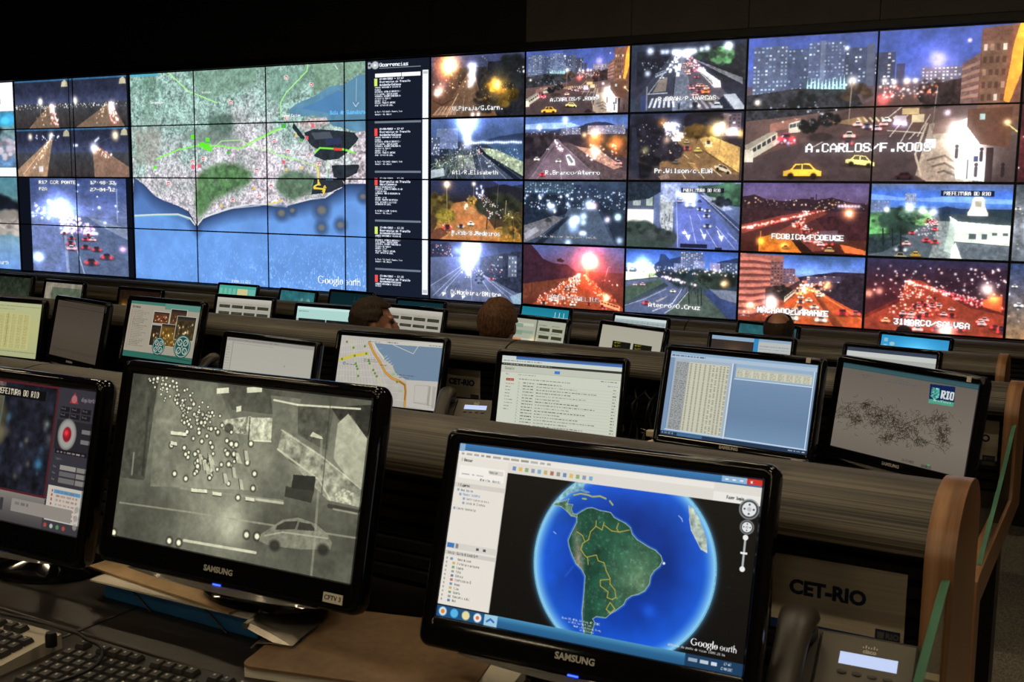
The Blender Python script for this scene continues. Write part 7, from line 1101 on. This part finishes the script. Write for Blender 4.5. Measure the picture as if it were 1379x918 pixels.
# second row details
for i in range(7):
    x = -1.235-.012*i; cable('black cable %s of the bundle beside the spreadsheet monitor' % ('closest to the screen', 'second from the screen', 'third from the screen', 'in the middle', 'third from the mailbox monitor', 'second from the mailbox monitor', 'closest to the mailbox monitor')[i], [(x, 3.185, .815), (x-.02+.012*(i % 3), 3.165-.012*(i % 4), .80), (x-.03+.016*(i % 4), 3.10-.014*(i % 3), .76), (x-.01+.012*(i % 2), 3.08, .68), (x+.01, 3.05-.01*i, .625+.002*i)], .0042, None, 'black cables in a bundle')
cable('beige cable curling up between mailbox and spreadsheet monitors, thicker one', [(-1.30, 2.93, .618), (-1.27, 2.95, .64), (-1.22, 2.97, .672), (-1.17, 3.0, .685), (-1.12, 3.02, .68)], .0062, BEIGE)
cable('beige cable lying lower, end just over the front hood', [(-1.24, 2.9, .617), (-1.2, 2.92, .635), (-1.15, 2.95, .655), (-1.10, 2.98, .66)], .0045, BEIGE)
cn = thing('cable_plug', 'pale plug with two prongs on the second desk by the cables', 'plug', (-1.21, 3.03, .69)); obj('plug_body', box(-.03, -.012, -.008, .03, .012, .012, .004), BEIGE, cn)
for z in (-.003, .008): obj('prong', tube([(-.028, 0, z), (-.05, 0, z+.004)], .0025, 6), CHROME, cn)
pt = thing('pen_tray', 'shiny metal tray at the right end of the second desk', 'tray', (-.325, 2.57, D2)); obj('tray_floor', box(-.05, -.045, 0, .05, .045, .003), STEEL, pt)
for a in ((-.05, -.045, -.047, .045), (.047, -.045, .05, .045), (-.0468, -.045, .0468, -.042), (-.0468, .042, .0468, .045)): obj('tray_side', box(a[0], a[1], .0031, a[2], a[3], .03), STEEL, pt)
for lab, x, y, rz in (('white slip of paper beside the yellowish spreadsheet monitor', -3.985, 2.9, 20), ('white slip of paper right of the dim brown-grey monitor', -3.50, 2.83, -25)):
    o = obj('paper_slip', loops([[(u, v, .03+.028*math.sin(u*28)) for u in np.linspace(-.045, .045, 7)]+[(u, v, .028+.028*math.sin(u*28)) for u in np.linspace(.045, -.045, 7)] for v in (-.03, .03)]), PAPER, None, (x, y, D2), (0, 0, math.radians(rz))); tag(o, lab, 'paper')
# ------------------------------------------------------------------ people
def capsule(bm, a, b, ra, rb, n=10):
    a, b = Vector(a), Vector(b); t = (b-a); L = t.length; t.normalize(); pts = []; rr = []
    for k in range(5): q = k/4*math.pi/2; pts.append(a-t*ra*math.cos(q)); rr.append(max(.0008, ra*math.sin(q)))
    for k in range(5): q = math.pi/2*(1-k/4); pts.append(b+t*rb*math.cos(q)); rr.append(max(.0008, rb*math.sin(q)))
    u = t.cross(Vector((0, 0, 1)));  u = t.cross(Vector((1, 0, 0))) if u.length < .1 else u; u.normalize(); v = t.cross(u)
    loops([[p+(u*math.cos(j/n*6.2832)+v*math.sin(j/n*6.2832))*r_ for j in range(n)] for p, r_ in zip(pts, rr)], bm=bm)
def ellips(bm, c, r, n=18, m=12):
    r_ = bmesh.ops.create_uvsphere(bm, u_segments=n, v_segments=m, radius=1.0); bmesh.ops.scale(bm, vec=r, verts=r_['verts']); bmesh.ops.translate(bm, vec=c, verts=r_['verts'])
def person(label, x, y, fz, top, face, shirt, hair, bald=False, tilt=0.0):
    """seated at a desk, facing +Y; head turned by `face` degrees to the right; top = crown above the floor"""
    t = thing('person', label, 'person', (x, y, fz), (0, 0, 0), 'people at the desks'); hc = top-.115
    bm = bmesh.new(); hm = Matrix.Translation((0, .02, hc)) @ Matrix.Rotation(math.radians(-face), 4, 'Z') @ Matrix.Rotation(math.radians(-tilt), 4, 'X')
    h = bmesh.new()
    ellips(h, (0, -.012, .018), (.073, .094, .094)); ellips(h, (0, .030, -.035), (.056, .062, .080)); ellips(h, (0, .048, -.088), (.034, .036, .026)); capsule(h, (0, .086, .012), (0, .106, -.028), .010, .015); ellips(h, (0, .098, -.030), (.017, .012, .009)); capsule(h, (-.035, .076, .028), (.035, .076, .028), .013, .013); capsule(h, (-.018, .089, -.058), (.018, .089, -.058), .008, .008); capsule(h, (-.016, .087, -.068), (.016, .087, -.068), .008, .008)
    for s in (-1, 1): ellips(h, (s*.076, -.004, -.008), (.009, .020, .033)); ellips(h, (s*.040, .062, -.025), (.022, .022, .024))
    capsule(h, (0, -.02, -.06), (0, -.035, -.17), .052, .058)
    me = bpy.data.meshes.new('h'); h.to_mesh(me); h.free(); me.transform(hm); bm.from_mesh(me); bpy.data.meshes.remove(me)
    nk = hc-.17; sh = nk-.055; hp = .50
    ellips(bm, (0, -.01, sh-.02), (.15, .085, .075)); ellips(bm, (0, .0, (sh+hp)/2+.05), (.165, .115, (sh-hp)/2+.02)); ellips(bm, (0, -.01, hp), (.175, .13, .11)); capsule(bm, (0, -.01, nk+.03), (0, -.01, sh), .06, .09)
    for s in (-1, 1):
        e = (s*.25, -.04, sh-.27); w_ = (s*.13, .11, .625); capsule(bm, (s*.155, -.01, sh-.02), e, .058, .043); capsule(bm, e, w_, .043, .028); capsule(bm, w_, (s*.115, .17, .622), .030, .034)
        for q, (dx, L_) in enumerate(((-.027, .066), (-.009, .078), (.009, .074), (.026, .058))): capsule(bm, (s*.112+dx, .18, .622), (s*.108+dx*1.2, .18+L_*.6, .622), .0085, .008); capsule(bm, (s*.108+dx*1.2, .18+L_*.6, .622), (s*.106+dx*1.2, .18+L_, .612), .008, .007)
        capsule(bm, (s*.09, .145, .620), (s*.065, .185, .614), .011, .009)
        kn = (s*.13, .40, .52); an = (s*.13, .38, .10); capsule(bm, (s*.09, .0, hp-.02), kn, .085, .06); capsule(bm, kn, an, .058, .042); capsule(bm, (s*.13, .36, .045), (s*.14, .52, .035), .044, .034)
    b = obj('body', bm, SKIN, t); b.data.materials.append(shirt); b.data.materials.append(MATTE)
    md = b.modifiers.new('remesh', 'REMESH'); md.mode = 'VOXEL'; md.voxel_size = .0075; sm = b.modifiers.new('s', 'SMOOTH'); sm.iterations = 3; sm.factor = .5
    dg = bpy.context.evaluated_depsgraph_get(); dg.update(); nm = bpy.data.meshes.new_from_object(b.evaluated_get(dg)); b.modifiers.clear(); old = b.data; b.data = nm; bpy.data.meshes.remove(old)
    nv = len(nm.polygons); cen = np.empty(nv*3, F32); nm.polygons.foreach_get('center', cen); cen = cen.reshape(-1, 3); mi = np.ones(nv, np.int32); mi[cen[:, 2] > nk+.02] = 0; mi[(cen[:, 2] < .46) | ((cen[:, 1] > .12) & (cen[:, 2] < .60))] = 2; mi[(cen[:, 1] > .10) & (cen[:, 1] < .29) & (cen[:, 2] > .592) & (cen[:, 2] < .67)] = 0
    nm.polygons.foreach_set('material_index', mi); nm.polygons.foreach_set('use_smooth', [True]*nv)
    for s in (-1, 1): bm2 = bmesh.new(); ellips(bm2, (s*.031, .083, .008), (.012, .009, .008), 10, 8); e = obj('eye', bm2, EYE, b); e.data.transform(hm); smooth(e, 80)
    # hair: a cap grown out of the skull, cut at hairline and nape
    bm3 = bmesh.new(); r_ = bmesh.ops.create_uvsphere(bm3, u_segments=64, v_segments=44, radius=1.0); rg = random.Random(int(top*1000)); ns = fbm(64, 64, 6, 5, 3); kill = []
    for v in bm3.verts:
        d = v.co.copy(); az = math.atan2(d.x, d.y); el = d.z; front = math.cos(az)
        v.co = Vector((d.x*.080, -.014+d.y*.101, .020+d.z*.100)); n_ = ns[int((d.z+1)*31.5), int((az+math.pi)/6.2832*63)]; lift = (.002 if bald else .004)+(.003 if bald else .012)*n_; v.co += Vector((d.x, d.y, d.z)).normalized()*lift
        lim = (.52 if front > .55 else (-.05+.5*max(0, front)) if front > -.1 else -.62)
        if abs(math.sin(az)) > .8 and -.35 < front < .3: lim = -.05 if front > -.1 else -.30
        if el < lim: kill.append(v)
        elif bald and el > .66+.1*front: kill.append(v)
    bmesh.ops.delete(bm3, geom=kill, context='VERTS'); ho = obj('hair', bm3, hair, b); ho.data.transform(hm); smooth(ho, 80); so = ho.modifiers.new('thick', 'SOLIDIFY'); so.thickness = .008; so.offset = -1
    return t
person('dark-haired person seen in profile, seated behind the second hood', -3.14, 4.2, TIER[2][2], 1.172, 52, SHIRT1, HAIRD)
person('person with brown hair seen from behind, head above the second hood', -2.455, 4.2, TIER[2][2], 1.208, -9, SHIRT2, HAIRB)
person('person with a bald crown seen from behind, at the fourth desk row', -1.673, 5.93, TIER[3][2], 1.205, -4, SHIRT1, HAIRD, bald=True, tilt=-8)
